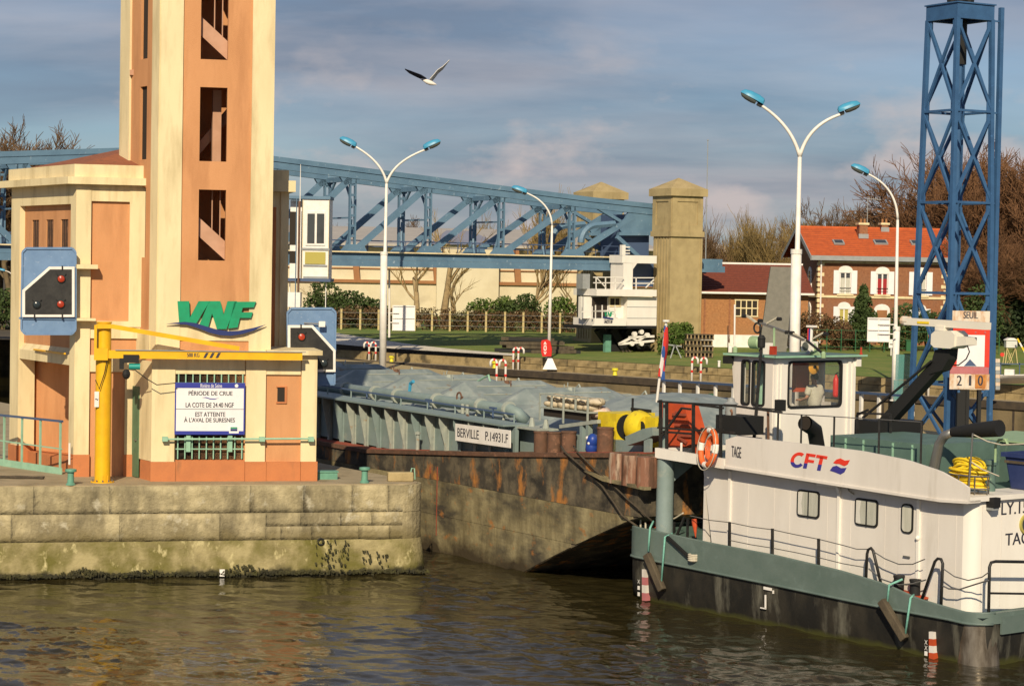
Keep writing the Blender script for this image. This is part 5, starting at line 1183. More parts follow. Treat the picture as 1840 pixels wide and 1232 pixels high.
plant('rr2', 1772, 168, 246, 'tallest red brown bare tree right of the blue lattice tower', 'round', bark, twigred, 32, 'red brown trees at the right')
plant('rr', 1835, 164, 270, 'red brown bare tree at the right edge', 'wide', bark, twigred, 31, 'red brown trees at the right')
plant('rr2', 1738, 160, 330, 'red brown bare tree just behind the ladder side of the lattice tower', 'round', bark, twigred, 32, 'red brown trees at the right')
plant('rr', 1812, 158, 380, 'lower red brown tree behind the white weather box', 'wide', bark, twigred, 31, 'red brown trees at the right')
for px, Y, yt_, kx, lb in ((1722, 164, 262, 'rr', 'red brown bare tree seen through the upper bays of the lattice tower'), (1752, 163, 300, 'rr', 'red brown tree crowded behind the cable duct of the lattice tower'),
    (1796, 161, 262, 'rr', 'second tallest red brown tree between the tower and the right edge'), (1820, 157, 300, 'rr2', 'red brown tree over the weather box'), (1856, 160, 262, 'rr2', 'red brown tree cut by the right edge'), (1780, 153, 400, 'rr', 'low red brown tree behind the right leg of the lattice tower'), (1842, 152, 420, 'rr', 'low red brown tree at the right edge above the barrier')):
    plant(kx, px, Y, yt_, lb, None, None, None, 0, 'red brown trees at the right')
rg = random.Random(77)
for i in range(26):
    px = -120+i*82+rg.uniform(-25, 25); plant(rg.choice(('r1', 'w1', 'u2')), px, rg.uniform(262, 330), rg.uniform(418, 446), far_lab, None, None, None, 0, 'row of far bare trees')

def leaf_mass(name, label, cat, loc, shape, n_, size, m, group=None, seed=1, stems=True, mstem=None, stuff=False):
    """shrub: many small leaf faces through a volume; shape(u) gives centre and radii of lobes"""
    rg = random.Random(seed); o = thing(name, label, cat, loc, 0, group); b_ = MB()
    for (cx_, cy_, cz_, rx_, ry_, rz_, w_) in shape:
        for i in range(int(n_*w_)):
            while True:
                p = Vector((rg.uniform(-1, 1), rg.uniform(-1, 1), rg.uniform(-1, 1)))
                if p.length < 1: break
            p = p*(0.55+.45*p.length**.3)
            q = Vector((cx_+p.x*rx_, cy_+p.y*ry_, cz_+p.z*rz_))
            if mnoise.noise(q*1.3) < -.28: continue
            s = size*rg.uniform(.6, 1.4); a = Vector((rg.gauss(0, 1), rg.gauss(0, 1), rg.gauss(0, 1))).normalized(); c = a.cross(Vector((rg.gauss(0, 1), rg.gauss(0, 1), rg.gauss(0, 1)))).normalized()
            b_.add([q-a*s, q+c*s*.55, q+a*s, q-c*s*.55], [(0, 1, 2, 3)])
    b_.build('foliage', m, o)
    if stems:
        b_ = MB()
        for (cx_, cy_, cz_, rx_, ry_, rz_, w_) in shape:
            for j in range(3): b_.tube([(cx_+rg.uniform(-.2, .2)*rx_, cy_, min(0, cz_-rz_)), (cx_+rg.uniform(-.5, .5)*rx_, cy_+rg.uniform(-.4, .4)*ry_, cz_+rz_*.5)], [.05, .02], 4, False)
        b_.build('stems', mstem or bark, o)
    return o
# hedge band and bushes along the fence
o = leaf_mass('bramble_hedge', 'long brown winter bramble hedge behind the concrete fence posts', 'hedge', ground(610, 161.5),
              [(x, rnd.uniform(-.3, .5), .7+rnd.uniform(-.1, .2), 1.3, .8, .85, 1) for x in [i*1.0-1.0 for i in range(21)]], 700, .10, leafbrown, stems=False)
leaf_mass('green_bush', 'dark green bush under the bridge left of the first lamp post', 'bush', ground(628, 164.5), [(0, 0, 1.3, 1.9, 1, 1.5, 1), (-2.0, .2, 1.7, 1.6, 1, 1.9, 1), (1.8, 0, 1.0, 1.2, .8, 1.2, .6)], 2600, .13, leafdk, seed=2)
leaf_mass('green_bush', 'low green bush at the foot of the warehouse between the pollards', 'bush', ground(868, 166), [(0, 0, 1.4, 1.4, .8, 1.0, 1), (1.6, .2, 1.5, 1.0, .8, 1.1, .7)], 1300, .12, leafmid, seed=3)
leaf_mass('green_bush', 'dark green bush below the multi stemmed tree', 'bush', ground(945, 166), [(0, 0, 1.6, 1.2, .8, 1.2, 1), (-1.5, 0, 1.4, 1.0, .8, .9, .7)], 1500, .12, leafdk, seed=4)
leaf_mass('green_bush', 'green bush left of the rear concrete column', 'bush', ground(1005, 166), [(0, 0, 1.5, 1.3, .8, 1.1, 1)], 1500, .12, leafmid, seed=5)
leaf_mass('green_hedge', 'green hedge at the far left edge beside the tower building', 'hedge', ground(5, 150), [(x, 0, 1.5, 1.3, 1, 1.4, 1) for x in (-3, -1.5, 0, 1.5)], 1500, .12, leafdk, seed=6)
leaf_mass('ivy_bush', 'bright green ivy bush at the foot of the front concrete column', 'bush', Vector((P(1212, 640, 136).x, 136, 3.2)), [(0, 0, .9, 1.15, .8, 1.15, 1), (.6, 0, 1.5, .6, .5, .6, .4), (-.5, 0, .5, .6, .5, .6, .4)], 2600, .10, leafmid, seed=7)
leaf_mass('conifer', 'narrow dark conical conifer in front of the brick house', 'conifer', ground(1550, 146), [(0, 0, .9, 1.35, 1.2, 1.0, 1), (0, 0, 2.0, 1.0, .9, 1.0, .8), (0, 0, 3.0, .62, .6, .8, .5), (0, 0, 3.8, .3, .3, .6, .2)], 2600, .10, leafdk, seed=8)
leaf_mass('evergreen_bush', 'broad dark green bush right of the white panel before the house', 'bush', ground(1632, 145), [(0, 0, 1.6, 1.7, 1.2, 1.6, 1), (1.4, 0, 1.4, 1.2, 1, 1.4, .6), (-1.2, 0, 1.0, .9, .9, 1.0, .4)], 3000, .11, leafdk, seed=9)
leaf_mass('brown_shrub', 'brown winter shrub at the left corner of the brick house', 'shrub', ground(1462, 145), [(0, 0, 1.3, 1.5, 1, 1.3, 1), (1.5, 0, 1.1, 1.1, 1, 1.2, .7), (-1.2, 0, 1.0, .8, .8, 1.0, .5)], 2400, .09, leafbrown, seed=10)
leaf_mass('brown_shrub', 'small brown shrub between the house windows and the conifer', 'shrub', ground(1516, 144.5), [(0, 0, .9, .9, .8, .9, 1)], 1200, .09, leafbrown, seed=11)
leaf_mass('ivy_wood', 'dark ivy covered undergrowth behind the right end of the lock', 'undergrowth', ground(1790, 152), [(x, rnd.uniform(0, 2), z, 2.0, 1.5, 2.0, 1) for x in (-6, -3.6, -1.4, 1, 3.2, 5.4) for z in (1.2, 3.0)], 1500, .17, ivy, seed=12)
leaf_mass('green_bush', 'dark bush behind the lattice tower right of the house', 'bush', ground(1722, 147), [(0, 0, 1.6, 1.6, 1, 1.7, 1), (1.7, 0, 2.4, 1.5, 1, 2.4, 1)], 2400, .13, leafdk, seed=13)
# fence posts
fo = None
for px in (613, 647, 680, 713, 745, 776, 808, 840, 873, 907, 940, 973, 1006, 1036):
    q = WORLD.on_y(px, 598.5, 158.5); g_ = Vector((q.x, q.y, gh(q.x, q.y)))
    if fo is None:
        fo = thing('fence_post', 'thin buff concrete fence post in front of the brown hedge', 'fence post', g_, 0, 'concrete fence posts'); MB().box(-.07, .07, -.07, .07, -.3, 1.45).build('post_shaft', fencepost, fo); MB().box(-.08, .08, -.08, .08, 1.45, 1.50).build('post_top', fencepost, fo)
    else:
        c_ = copy_tree(fo); c_.location = g_
wf_ = thing('fence_wire', 'thin wire strands strung between the concrete fence posts', 'fence wire', ground(613, 158.4))
b_ = MB(); 
for z in (.4, .8, 1.25): b_.bar((-.3, 0, z), (17.6, 0, z), .015)
b_.build('wire', zinc, wf_)
gf = thing('garden_fence', 'thin dark green wire fence along the lawn before the brick house', 'fence', ground(1460, 143.5))
for i in range(14): MB().bar((i*.95, 0, -.2), (i*.95, 0, 1.5), .05).build('post', bingreen, gf)
for z in (.3, .8, 1.4): MB().bar((0, 0, z), (12.4, 0, z), .025).build('wire', bingreen, gf)
# ---------------------------------------------------------------- the barge
bg_ = fthing('tank_barge', 'rusty black tank barge with grey covers and yellow winch behind the quay tip', 'barge', BG)
ux = lambda px, py, y=0.0: BG.on_y(px, py, y).x
uz = lambda px, py, y=0.0: BG.on_y(px, py, y).z
BW, BL = 10.6, -46.0
zd = lambda x: interp([(-60, 2.68), (-15, 2.68), (-6.2, 3.30), (0, 3.80)], x)
rake = lambda x: -.9 if x < -7.2 else -.9+3.05*((x+7.2)/7.2)**.85
# hull core: closed body under the plates
xs = [BL+i*(0-BL)/92 for i in range(93)]
b_ = MB(); vs = []
for x in xs:
    for y in (.03, BW): vs += [(x, y, rake(x)), (x, y, zd(x)-.03)]
n = len(xs); fs = []
for i in range(n-1):
    a = i*4; c = a+4; fs += [(a, c, c+1, a+1), (a+3, c+3, c+2, a+2), (a+2, c+2, c, a)]
fs += [(1, 3, 2, 0), ((n-1)*4, (n-1)*4+2, (n-1)*4+3, (n-1)*4+1)]
b_.add(vs, fs); b_.build('hull_core', hulltop, bg_)
rz = random.Random(9)
joints = [BL, -42, -38.4, -34.5, -30.6, -26.8, -22.9, -19, -15.1, -10.9, -7.05, -3.4, -.02]
for si, (zl, zh) in enumerate(((2.14, 9), (1.10, 2.13), (-.7, 1.09))):
    for ji, (a, c) in enumerate(zip(joints, joints[1:])):
        if si and ji: a += rz.uniform(-.02, .02)
        m = 14; up_, lo_ = [], []
        for i in range(m+1):
            x = lerp(a+.006, c-.006, i/m); zt_ = min(zh, zd(x)); zb_ = max(zl, rake(x)+.02)
            if zt_-zb_ > .04: up_.append((x, zt_)); lo_.append((x, zb_))
        if len(up_) < 2: continue
        b_ = MB(); b_.elev(lo_+up_[::-1], rz.uniform(-.006, .004), .028); b_.build('hull_plate', hullrust if si else hulltop, bg_)
# rub rail at the deck edge, deck, red margin
b_ = MB(); k_ = 40
def strip(b_, f, y0, y1, za, zb, x0=-44, x1=0):
    p = [lerp(x0, x1, i/k_) for i in range(k_+1)]
    vs = []
    for x in p: vs += [(x, y0, f(x)+za), (x, y1, f(x)+za), (x, y1, f(x)+zb), (x, y0, f(x)+zb)]
    fs = [(0, 1, 2, 3), (k_*4+3, k_*4+2, k_*4+1, k_*4)]
    for i in range(k_):
        a = i*4; c = a+4
        for u, v in ((0, 1), (1, 2), (2, 3), (3, 0)): fs.append((a+u, c+u, c+v, a+v))
    b_.add(vs, fs); return b_
strip(MB(), zd, -.06, .10, -.10, .02, BL, -.1).build('rub_rail', rustbr, bg_)
strip(MB(), zd, .101, BW, -.025, .0, BL, -.02).build('deck', rustbr, bg_)
strip(MB(), zd, .12, .62, .004, .02, BL, -12).build('deck_margin', redox, bg_)
strip(MB(), zd, .12, .9, .004, .02, -4.2, -.2).build('deck_margin', redox, bg_)
# rounded push corner with its streaked face
cxm = ux(1134, 848); b_ = MB()
for i in range(3): b_.cyl((cxm-.62+.62*i, .05, zd(cxm)-.82), (cxm-.62+.62*i, .05, zd(cxm)-.03), .30-.02*(i != 1), None, 16)
streak = mat('streaked_steel', (.22, .10, .06), (.50, .40, .30), 3.0, .6, .1, 8, lo=.45, hi=.62, streak=.15, col3=(.10, .05, .03), scale3=4, lo3=.5, hi3=.6, streak3=.2)
b_.build('push_corner', streak, bg_, kind='stuff')
b_ = MB(); b_.elev([(cxm-1.9, zd(cxm)-.62), (cxm-1.0, zd(cxm)-.80), (cxm+.9, zd(cxm)-.86), (cxm+.9, zd(cxm)-.78), (cxm-1.0, zd(cxm)-.70)], -.22, 0); b_.build('corner_bracket', hullrust, bg_)
# coaming wall with its ribs
YCo = .70; xce = ux(926, 770, YCo)
ztop_ = lambda x: 3.90+.012*max(0, -x-1)
strip(MB(), ztop_, YCo, YCo+.12, -1.35, 0, BL+1, xce).build('coaming_wall', bargegrey, bg_)
strip(MB(), ztop_, YCo-.42, YCo+.5, -.002, .05, BL+1, xce).build('coaming_rail', bargegrey, bg_)
x = xce-.35; i = 0
while x > -43:
    b_ = MB(); zt_ = ztop_(x); b_.prof([(YCo+.01, zd(x)), (YCo-.10, zd(x)), (YCo-.36, zt_-.22), (YCo-.36, zt_-.003), (YCo+.01, zt_-.003)], x-.012, x+.012); b_.box(x-.06, x+.06, YCo-.13, YCo-.10, zd(x), zt_-.25)
    b_.build('rib', bargelight if i % 3 else bargegrey, bg_); x -= .86; i += 1
for px in (753,):
    x = ux(px, 790, .4); b_ = MB(); b_.cyl((x, .35, zd(x)), (x, .35, zd(x)+.5), .06, None, 8); b_.lathe((x, .35, zd(x)+.5), [(.1, 0), (.1, .06), (.001, .1)], 8); b_.build('vent_pipe', bargelight, bg_)
# name board
YN_ = YCo-.44; q = [BG.on_y(px, py, YN_) for px, py in ((818, 791), (916, 804.5), (916, 773), (818, 760.5))]
MB().elev([(p.x, p.z) for p in q], YN_, YN_+.04).build('name_board', whitep, bg_)
sl_ = (q[1].z-q[0].z)/(q[1].x-q[0].x); Lb = q[1].x-q[0].x; hb = q[3].z-q[0].z
text('BERVILLE', q[0].x+.04*Lb, q[0].x+.44*Lb, q[0].z+.25*hb, q[0].z+.77*hb, YN_-.006, inkm, bg_, slope=sl_, bold=.012)
text('P.14931.F', q[0].x+.56*Lb, q[0].x+.965*Lb, q[0].z+.25*hb+sl_*.56*Lb, q[0].z+.77*hb+sl_*.56*Lb, YN_-.006, inkm, bg_, slope=sl_, bold=.012)
# trunk deck and tank covers
strip(MB(), lambda x: 3.72, 1.25, BW-1.0, -.5, .12, BL+1.5, xce-.2).build('trunk_deck', bargegrey, bg_)
def mound(x0, x1, y0, y1, z0, h, nm, px_=1.35, py_=3.0, nx=14, ny=10, m=bargecover):
    b_ = MB()
    def f(u, v):
        s, t_ = 2*u-1, 2*v-1; return (lerp(x0, x1, u), lerp(y0, y1, v), z0+h*(1-abs(s)**px_)*(1-abs(t_)**py_))
    b_.grid(f, nx, ny); return b_.build(nm, m, bg_)
def tent(x, z0, h):
    X, y0, y1 = 1.86, 2.3, 9.0; b_ = MB(); prf = [(-X, 0), (-X*.5, h*.52), (-.08, h), (.08, h), (X*.5, h*.52), (X, 0)]; vs = []
    for y, f in ((y0, 0.0), (y0+.7, .45), (y0+1.7, 1.0), (y1-2.0, 1.0), (y1-.9, .55), (y1, 0.0)): vs += [(x+px_, y, z0+pz*f) for px_, pz in prf]
    n = len(prf); b_.add(vs, [(j*n+i, j*n+i+1, (j+1)*n+i+1, (j+1)*n+i) for j in range(5) for i in range(n-1)]); c_ = b_.build('tank_cover', bargecover, bg_)
    for s in (-1, 1):
        for k_ in range(3):
            xx = x+s*X*(.2+.25*k_); f = interp(prf, xx-x)
            MB().bar((xx, y0+2.0, z0+f+.012), (xx, y1-2.0, z0+f+.012), .05, .03).build('cover_seam', bargelight, c_)
    return c_
covx = [-11.9-3.83*i for i in range(8)]
for i, x in enumerate(covx):
    tent(x, 3.84, .92)
    b_ = MB(); b_.box(x-1.9, x-1.84, 2.2, 9.3, 3.84, 3.98); b_.box(x-1.84, x+1.84, 2.2, 2.28, 3.84, 3.95); b_.build('cover_rim', bargelight, bg_, kind='stuff')
    b_ = MB(); b_.prof([(6.0, 3.9), (6.2, 4.36), (9.4, 4.38), (9.5, 3.9)], x-2.0, x-1.86); b_.build('cover_frame', bargelight, bg_)
    c_ = MB(); c_.box(x-2.5, x+1.0, 8.2, 8.5, 4.34, 4.44); c_.build('far_beam', bargelight, bg_)
    b_ = MB(); b_.cyl((x+.15, 5.6, 4.56), (x+.15, 5.6, 4.78), .13, .09, 8); b_.bar((x+.15, 5.5, 4.80), (x-.15, 5.7, 4.90), .03); b_.bar((x-.2, 5.6, 4.5), (x-.2, 5.6, 4.85), .03); b_.bar((x+.4, 5.6, 4.45), (x+.4, 5.6, 4.8), .03); b_.build('hatch_valve', rustbr if i % 2 else bargelight, bg_)
    b_ = MB(); b_.tube([(x+.5, 8.0, 4.40), (x+.9, 8.0, 4.66), (x+1.1, 8.0, 4.40)], .03, 5); b_.build('handle_frame', bargelight, bg_)
# pipeline
yp = 2.05; xp0, xp1 = -33, ux(930, 728, yp)
b_ = MB(); b_.tube([(xp0, yp, 4.30), (xp1-.35, yp, 4.26), (xp1-.05, yp+.05, 4.18), (xp1, yp+.3, 3.95)], .185, 14); b_.build('pipeline', bargegrey, bg_, smooth='all')
for px in (622, 675, 715, 786, 865, 915):
    x = ux(px, 712, yp); b_ = MB(); b_.tube([(x-.05, yp, 4.27), (x+.05, yp, 4.27)], .25, 14); b_.build('pipe_flange', bargelight, bg_)
    MB().tube([(x-.2, yp-.02, 4.1), (x-.2, yp-.1, 3.85)], .04, 6).build('pipe_support', bargelight, bg_)
x = ux(838, 735, yp-.2)
for dx in (-.14, .14): MB().cyl((x+dx, yp-.25, 3.85), (x+dx, yp-.25, 4.3), .06, None, 8).build('riser_pipe', bargelight, bg_)
x = ux(830, 715, yp); b_ = MB(); b_.torus((x, yp-.1, 4.48), .14, .03, 'y', 14, 5); b_.cyl((x, yp, 4.3), (x, yp, 4.5), .05, None, 6); b_.build('valve_wheel', rustbr, bg_)
x = ux(736, 690, 2.2); b_ = MB(); b_.tube([(x, 2.2, 4.4), (x+.05, 2.2, 4.7), (x+.25, 2.2, 4.78)], .06, 6); b_.build('blue_fitting', lampblue, bg_)
x0_, x1_ = ux(596, 716, .95), ux(924, 752, .95)
MB().bar((x0_-14, .95, ztop_(x0_-14)+.32), (x1_, .95, ztop_(x1_)+.30), .045).build('guard_rail', slateblue, bg_)
for i in range(9):
    x = lerp(x0_-2, x1_, i/8); MB().cyl((x, .95, ztop_(x)), (x, .95, ztop_(x)+.31), .025, None, 6).build('rail_post', bargegrey, bg_)
for px in (659, 770, 886):
    x = ux(px, 725, 1.2); b_ = MB(); b_.cyl((x, 1.2, 3.9), (x, 1.2, 4.35), .03, None, 6); b_.bar((x-.18, 1.2, 4.36), (x+.18, 1.2, 4.36), .06); b_.build('tee_handle', slateblue, bg_)
for px, py in ((705, 742), (836, 749)):
    x = ux(px, py, .9); b_ = MB(); b_.bar((x-.3, .9, 3.98), (x+.35, .9, 3.95), .07, .05); b_.bar((x+.1, .9, 4.1), (x+.3, .9, 3.97), .05); b_.build('clamp', rustbr, bg_)
gh_ = [BG.on_y(px, py, 5.2) for px, py in ((854, 688), (866, 680), (878, 674), (882, 690))]
MB().tube([(p.x, p.y, p.z) for p in gh_], .035, 6).build('green_hose', palegreen, bg_)
# end cover with the sack rack
ec = mound(ux(892, 752, 1.2), ux(1115, 745, 3.2)+2.4, 1.3, 9.6, 3.60, 1.35, 'end_cover', 2.0, 2.6, 8, 6)
xg0, xg1 = ux(930, 760, 1.2), ux(1120, 760, 1.2)
strip(MB(), lambda x: 0, 1.15, 1.3, 3.05, 3.92, xg0, xg1+1).build('end_bulkhead', bargegrey, bg_)
strip(MB(), lambda x: 3.92, .75, 1.5, 0, .05, xce-.1, xce+1.1).build('side_shelf', bargelight, bg_)
for dx in (.1, .85): MB().cyl((xce+dx, 1.2, 3.97), (xce+dx, 1.2, 4.22), .10, .05, 8).build('deck_cleat', bargelight, bg_)
yr = 1.0
rx0, rx1 = ux(970, 735, yr), ux(1056, 735, yr); rz0, rz1 = uz(1012, 735, yr), uz(1012, 712, yr)
MB().box(rx0+.05, rx1-.05, yr+.10, yr+.14, uz(1012, 752, yr), rz0-.05).build('opening_shade', darkin, bg_)  # dark sheet painted in for the shade under the rack
b_ = MB(); b_.box(rx0, rx1, yr, yr+.8, rz0-.04, rz0); b_.build('rack_floor', bargelight, bg_)
for i in range(5):
    x = lerp(rx0, rx1, i/4); MB().bar((x, yr, uz(1012, 760, yr) if i % 2 == 0 else rz0), (x, yr, rz1+.03), .045).build('rack_post', bargelight, bg_)
for z in (rz1, ): MB().bar((rx0, yr, z), (rx1, yr, z), .04).build('rack_rail', bargelight, bg_)
rg = random.Random(4)
sk_n = 0
for i in range(7):
    for lv in range(2):
        x = lerp(rx0+.15, rx1-.15, (i+.5*lv)/6.6); o = thing('sand_sack', 'beige sack lying in the rack on the barge end', 'sack', BG.W(x, yr+.38, rz0+.09+lv*.17), R(-58+rg.uniform(-12, 12)), 'beige sacks in the barge rack')
        b_ = MB()
        def fsack(u, v, s=rg.random()):
            a, c = 2*math.pi*u, math.pi*(v-.5); n_ = mnoise.noise(Vector((u*5+s*9, v*5, s)))*.04
            return ((.26+n_)*math.cos(c)**.6*math.cos(a), (.30+n_)*math.cos(c)**.6*math.sin(a), (.11+n_)*math.sin(c))
        b_.grid(fsack, 12, 6); b_.build('sack_cloth', sackm, o, smooth='all')
        sk_n += 1
p_ = BG.on_y(1072, 735, 1.6); o = thing('folded_tarp', 'faded pink and white bundle lying on the barge cover beside the yellow winch', 'bundle', BG.W(p_.x, p_.y, p_.z-.1), R(-58))
b_ = MB(); b_.grid(lambda u, v: (.55*math.cos(2*math.pi*u)*math.sin(math.pi*v), .4*math.sin(2*math.pi*u)*math.sin(math.pi*v), .18*math.cos(math.pi*v)*-1+.03*math.sin(u*40)), 16, 7)
b_.build('bundle_cloth', mat('pink_cloth', (.55, .34, .27), (.62, .53, .44), 6, .9), o, smooth='all')
# grey side frame, drums, winch, chute
for px in (1046, 1057): x = ux(px, 790, 1.0); MB().box(x-.06, x+.06, .95, 1.1, zd(x), uz(px, 757, 1.0)).build('frame_post', bargegrey, bg_)
b_ = MB(); a, c = BG.on_y(1008, 766, 1.0), BG.on_y(1076, 757, 1.0); b_.bar((a.x, 1.0, a.z), (c.x, 1.0, c.z), .12, .10); b_.build('frame_beam', bargelight, bg_)
for px0, px1, pt in ((961, 983, 777), (985, 1007, 778), (1010, 1034, 777), (1074, 1101, 770)):
    xa_, xb_ = ux(px0, 790, .8), ux(px1, 790, .8); x = (xa_+xb_)/2; r_ = (xb_-xa_)/2*.62; zt_ = uz((px0+px1)/2, pt, .8)
    b_ = MB(); b_.lathe((x, .8, zd(x)), [(r_, 0), (r_, zt_-zd(x)), (r_*1.08, zt_-zd(x)), (r_*1.08, zt_-zd(x)+.04), (.001, zt_-zd(x)+.045)], 18); b_.build('deck_bollard', rustbr, bg_, smooth=True)
p_ = BG.on_y(1062, 800, .9); bd = thing('blue_barrel', 'small tilted blue plastic barrel between the brown bollards of the barge', 'barrel', BG.W(p_.x, .9, zd(p_.x)), R(-58)); bd.rotation_euler[1] = R(12)
MB().lathe((0, 0, 0), [(.13, 0), (.17, .06), (.17, .22), (.155, .24), (.17, .26), (.16, .42), (.08, .52), (.001, .54)], 16).build('barrel_body', bluedrum, bd, smooth='all')
b_ = MB(); b_.ball((-.08, -.13, .40), .05, 6, 4).ball((.05, -.15, .28), .04, 6, 4); b_.build('label_spot', whitep, bd, kind='stuff')
yw_ = 1.15; w0, w1 = ux(1074, 770, yw_), ux(1107, 770, yw_); zwt = uz(1090, 741, yw_); zwb = zd(w0)
b_ = MB(); b_.box(w0, w1, yw_, yw_+1.3, zwb, zwt); wb = b_.build('winch_housing', ywinch, bg_)
MB().box(w0+.1, w1+1.7, yw_+.25, yw_+1.2, zwb, zwb+.25).build('winch_bed', redox, bg_)
cxw = ux(1122, 768, yw_+.1); czw = uz(1122, 768, yw_+.1)
MB().lathe((cxw-.28, yw_+.35, czw), [(.34, 0), (.34, .07), (.12, .07), (.10, .14), (.10, .30), (.12, .36), (.34, .36), (.34, .42), (.001, .42)], 22, 'x').build('winch_drum', rubber, bg_, smooth=True)
MB().lathe((cxw-.36, yw_+.35, czw), [(.38, 0), (.38, .07), (.001, .071)], 24, 'x').build('winch_flange', ywinch, bg_, smooth=True)
MB().lathe((cxw+.16, yw_+.4, czw+.03), [(.44, 0), (.46, .10), (.42, .34), (.34, .5), (.001, .5)], 24, 'x').build('winch_gear_case', ywinch, bg_, smooth=True)
MB().box(cxw+.55, cxw+1.15, yw_+.3, yw_+1.2, zwb+.3, zwt-.02).build('winch_housing', ywinch, bg_)
MB().lathe((cxw+.64, yw_+.22, czw+.06), [(.16, 0), (.16, -.05), (.001, -.05)], 14, 'y').build('winch_hub', rubber, bg_)
b_ = MB(); b_.cyl((w1+.05, yw_+.5, zwt), (w1+.05, yw_+.5, zwt+.42), .035, None, 6); b_.bar((w1, yw_+.5, zwt+.12), (w1+.9, yw_+.5, zwt+.12), .06, .08); b_.build('brake_lever', rubber, bg_)
pc = [BG.on_y(px, py, .75) for px, py in ((1131, 784), (1163, 770), (1180, 767), (1181, 782), (1165, 790), (1134, 800))]
MB().elev([(p.x, p.z) for p in pc], .6, 1.3).build('rope_chute', bargegrey, bg_)
b_ = MB(); x = ux(1168, 800, .75); b_.box(x-.10, x+.18, .62, .70, zd(x)-.05, uz(1168, 786, .75)); b_.build('chute_leg', bargegrey, bg_)
# white paint marks on the hull
for px, py0, py1 in ((773, 838, 850), (786, 838, 962)):
    x = ux(px, 850); b_ = MB(); b_.box(x-.02, x+.02, -.012, 0, uz(px, py1), uz(px, py0)); b_.build('draught_mark', redox, bg_)
# mooring lines from barge to pusher
def line(pts, r_, m, name, label, sag=0, n_=6, cat='rope'):
    o = thing(name, label, cat, pts[0]); p = [Vector(q)-Vector(pts[0]) for q in pts]
    out_ = []
    for a, c in zip(p, p[1:]):
        for i in range(n_): f = i/n_; out_.append(a.lerp(c, f)+Vector((0, 0, -sag*4*f*(1-f))))
    out_.append(p[-1]); MB().tube(out_, r_, 5).build('strand', m, o, smooth='all'); return o
def hullpt(px, py): return BG.W(*BG.on_y(px, py, -.10))
line([BG.W(*BG.on_y(1008, 801, .2)), hullpt(1014, 811), hullpt(1050, 842), hullpt(1082, 873), hullpt(1104, 904), hullpt(1118, 926), TG.W(*TG.on_y(1146, 946, .15))], .032, ropeb, 'mooring_rope', 'dark mooring rope running from the left bollards of the barge to the pusher bow', .0, 3)
line([BG.W(*BG.on_y(1031, 801, .2)), hullpt(1037, 811), hullpt(1068, 843), hullpt(1098, 868), hullpt(1128, 897), hullpt(1146, 912), TG.W(*TG.on_y(1176, 940, .3))], .026, ropeb, 'mooring_rope', 'thinner dark mooring rope just right of the longer one on the barge', .0, 3)
# ---------------------------------------------------------------- the pusher boat
tg = fthing('pusher_boat', 'white and green pusher boat with a raised wheelhouse moored at the right', 'boat', TG)
tx_ = lambda px, py, y=0.0: TG.on_y(px, py, y).x
tz_ = lambda px, py, y=0.0: TG.on_y(px, py, y).z
def tp(px, py, y=0.0): p = TG.on_y(px, py, y); return (p.x, p.z)
def tab(l, y=0.0): return sorted(tp(px, py, y) for px, py in l)
topT = tab([(1126, 944), (1274, 976), (1390, 998), (1509, 1026), (1589, 1050), (1650, 1077), (1701, 1092), (1735, 1101), (1767, 1104)])
bndT = tab([(1122, 996), (1270, 1026), (1390, 1050), (1509, 1075), (1589, 1091), (1709, 1113), (1733, 1119), (1767, 1124)])
X1 = tx_(1767, 1110); PW = 7.6
zt = lambda x: interp(topT, x); zbn = lambda x: interp(bndT, x)
outl = [(0.0, PW), (0.0, .45), (.06, .2), (.2, .06), (.45, 0)]+[(lerp(.45, X1-.55, i/26), 0) for i in range(1, 27)]+[(X1-.55+.55*math.sin(R(a)), .55-.55*math.cos(R(a))) for a in (18, 36, 54, 72, 90)]+[(X1, 2.0), (X1, PW)]
b_ = MB(); vs = []; ins = lambda x, y, d: (min(max(x, d), X1-d) if True else x, y+d if y < 1 else y)
lev = 5
for x, y in outl:
    for k_, (zf, d) in enumerate(((-.9, .5), (-.25, .20), (.18, .08), (.55, .05), (None, .035))):
        z = zbn(x) if zf is None else min(zf, zbn(x)-.1*(4-k_)); X, Y = ins(x, y, d if not (k_ < 2 and x < 2.2) else d+.35*(1-x/2.2)*(1-k_*.5)); vs.append((X, Y, z))
n = len(outl); fs = [(i*lev+j, (i+1)*lev+j, (i+1)*lev+j+1, i*lev+j+1) for i in range(n-1) for j in range(lev-1)]
b_.add(vs, fs); b_.build('lower_hull', hulldark, tg, smooth=True)
b_ = MB(); vs = []
for x, y in outl: vs += [(x, y, zbn(x)), (x, y, zt(x)), (min(max(x, .10), X1-.1), y+.10 if y < 1 else y, zt(x)), (min(max(x, .10), X1-.1), y+.10 if y < 1 else y, zbn(x))]
fs = [(i*4+j, (i+1)*4+j, (i+1)*4+(j+1) % 4, i*4+(j+1) % 4) for i in range(n-1) for j in range(4)]
b_.add(vs, fs); b_.build('bulwark', boatgreen, tg, smooth=True)
b_ = MB(); b_.tube([(x, y-.01 if y < .5 else y, zbn(x)) for x, y in outl[2:-3]], .035, 6); b_.build('rubbing_strake', boatgreen, tg, smooth='all')
b_ = MB(); b_.tube([(x, y+.05 if y < .5 else y, zt(x)) for x, y in outl[1:-3]], .03, 6); b_.build('bulwark_cap', boatgreen, tg, smooth='all')
b_ = MB(); vs = []
xsd = [i*X1/30 for i in range(31)]
for x in xsd: vs += [(min(max(x, .08), X1-.08), .09, zt(x)-.10), (min(max(x, .08), X1-.08), PW, zt(x)-.10)]
b_.add(vs, [(i*2, i*2+2, i*2+3, i*2+1) for i in range(30)]); b_.build('main_deck', deckgreen, tg)
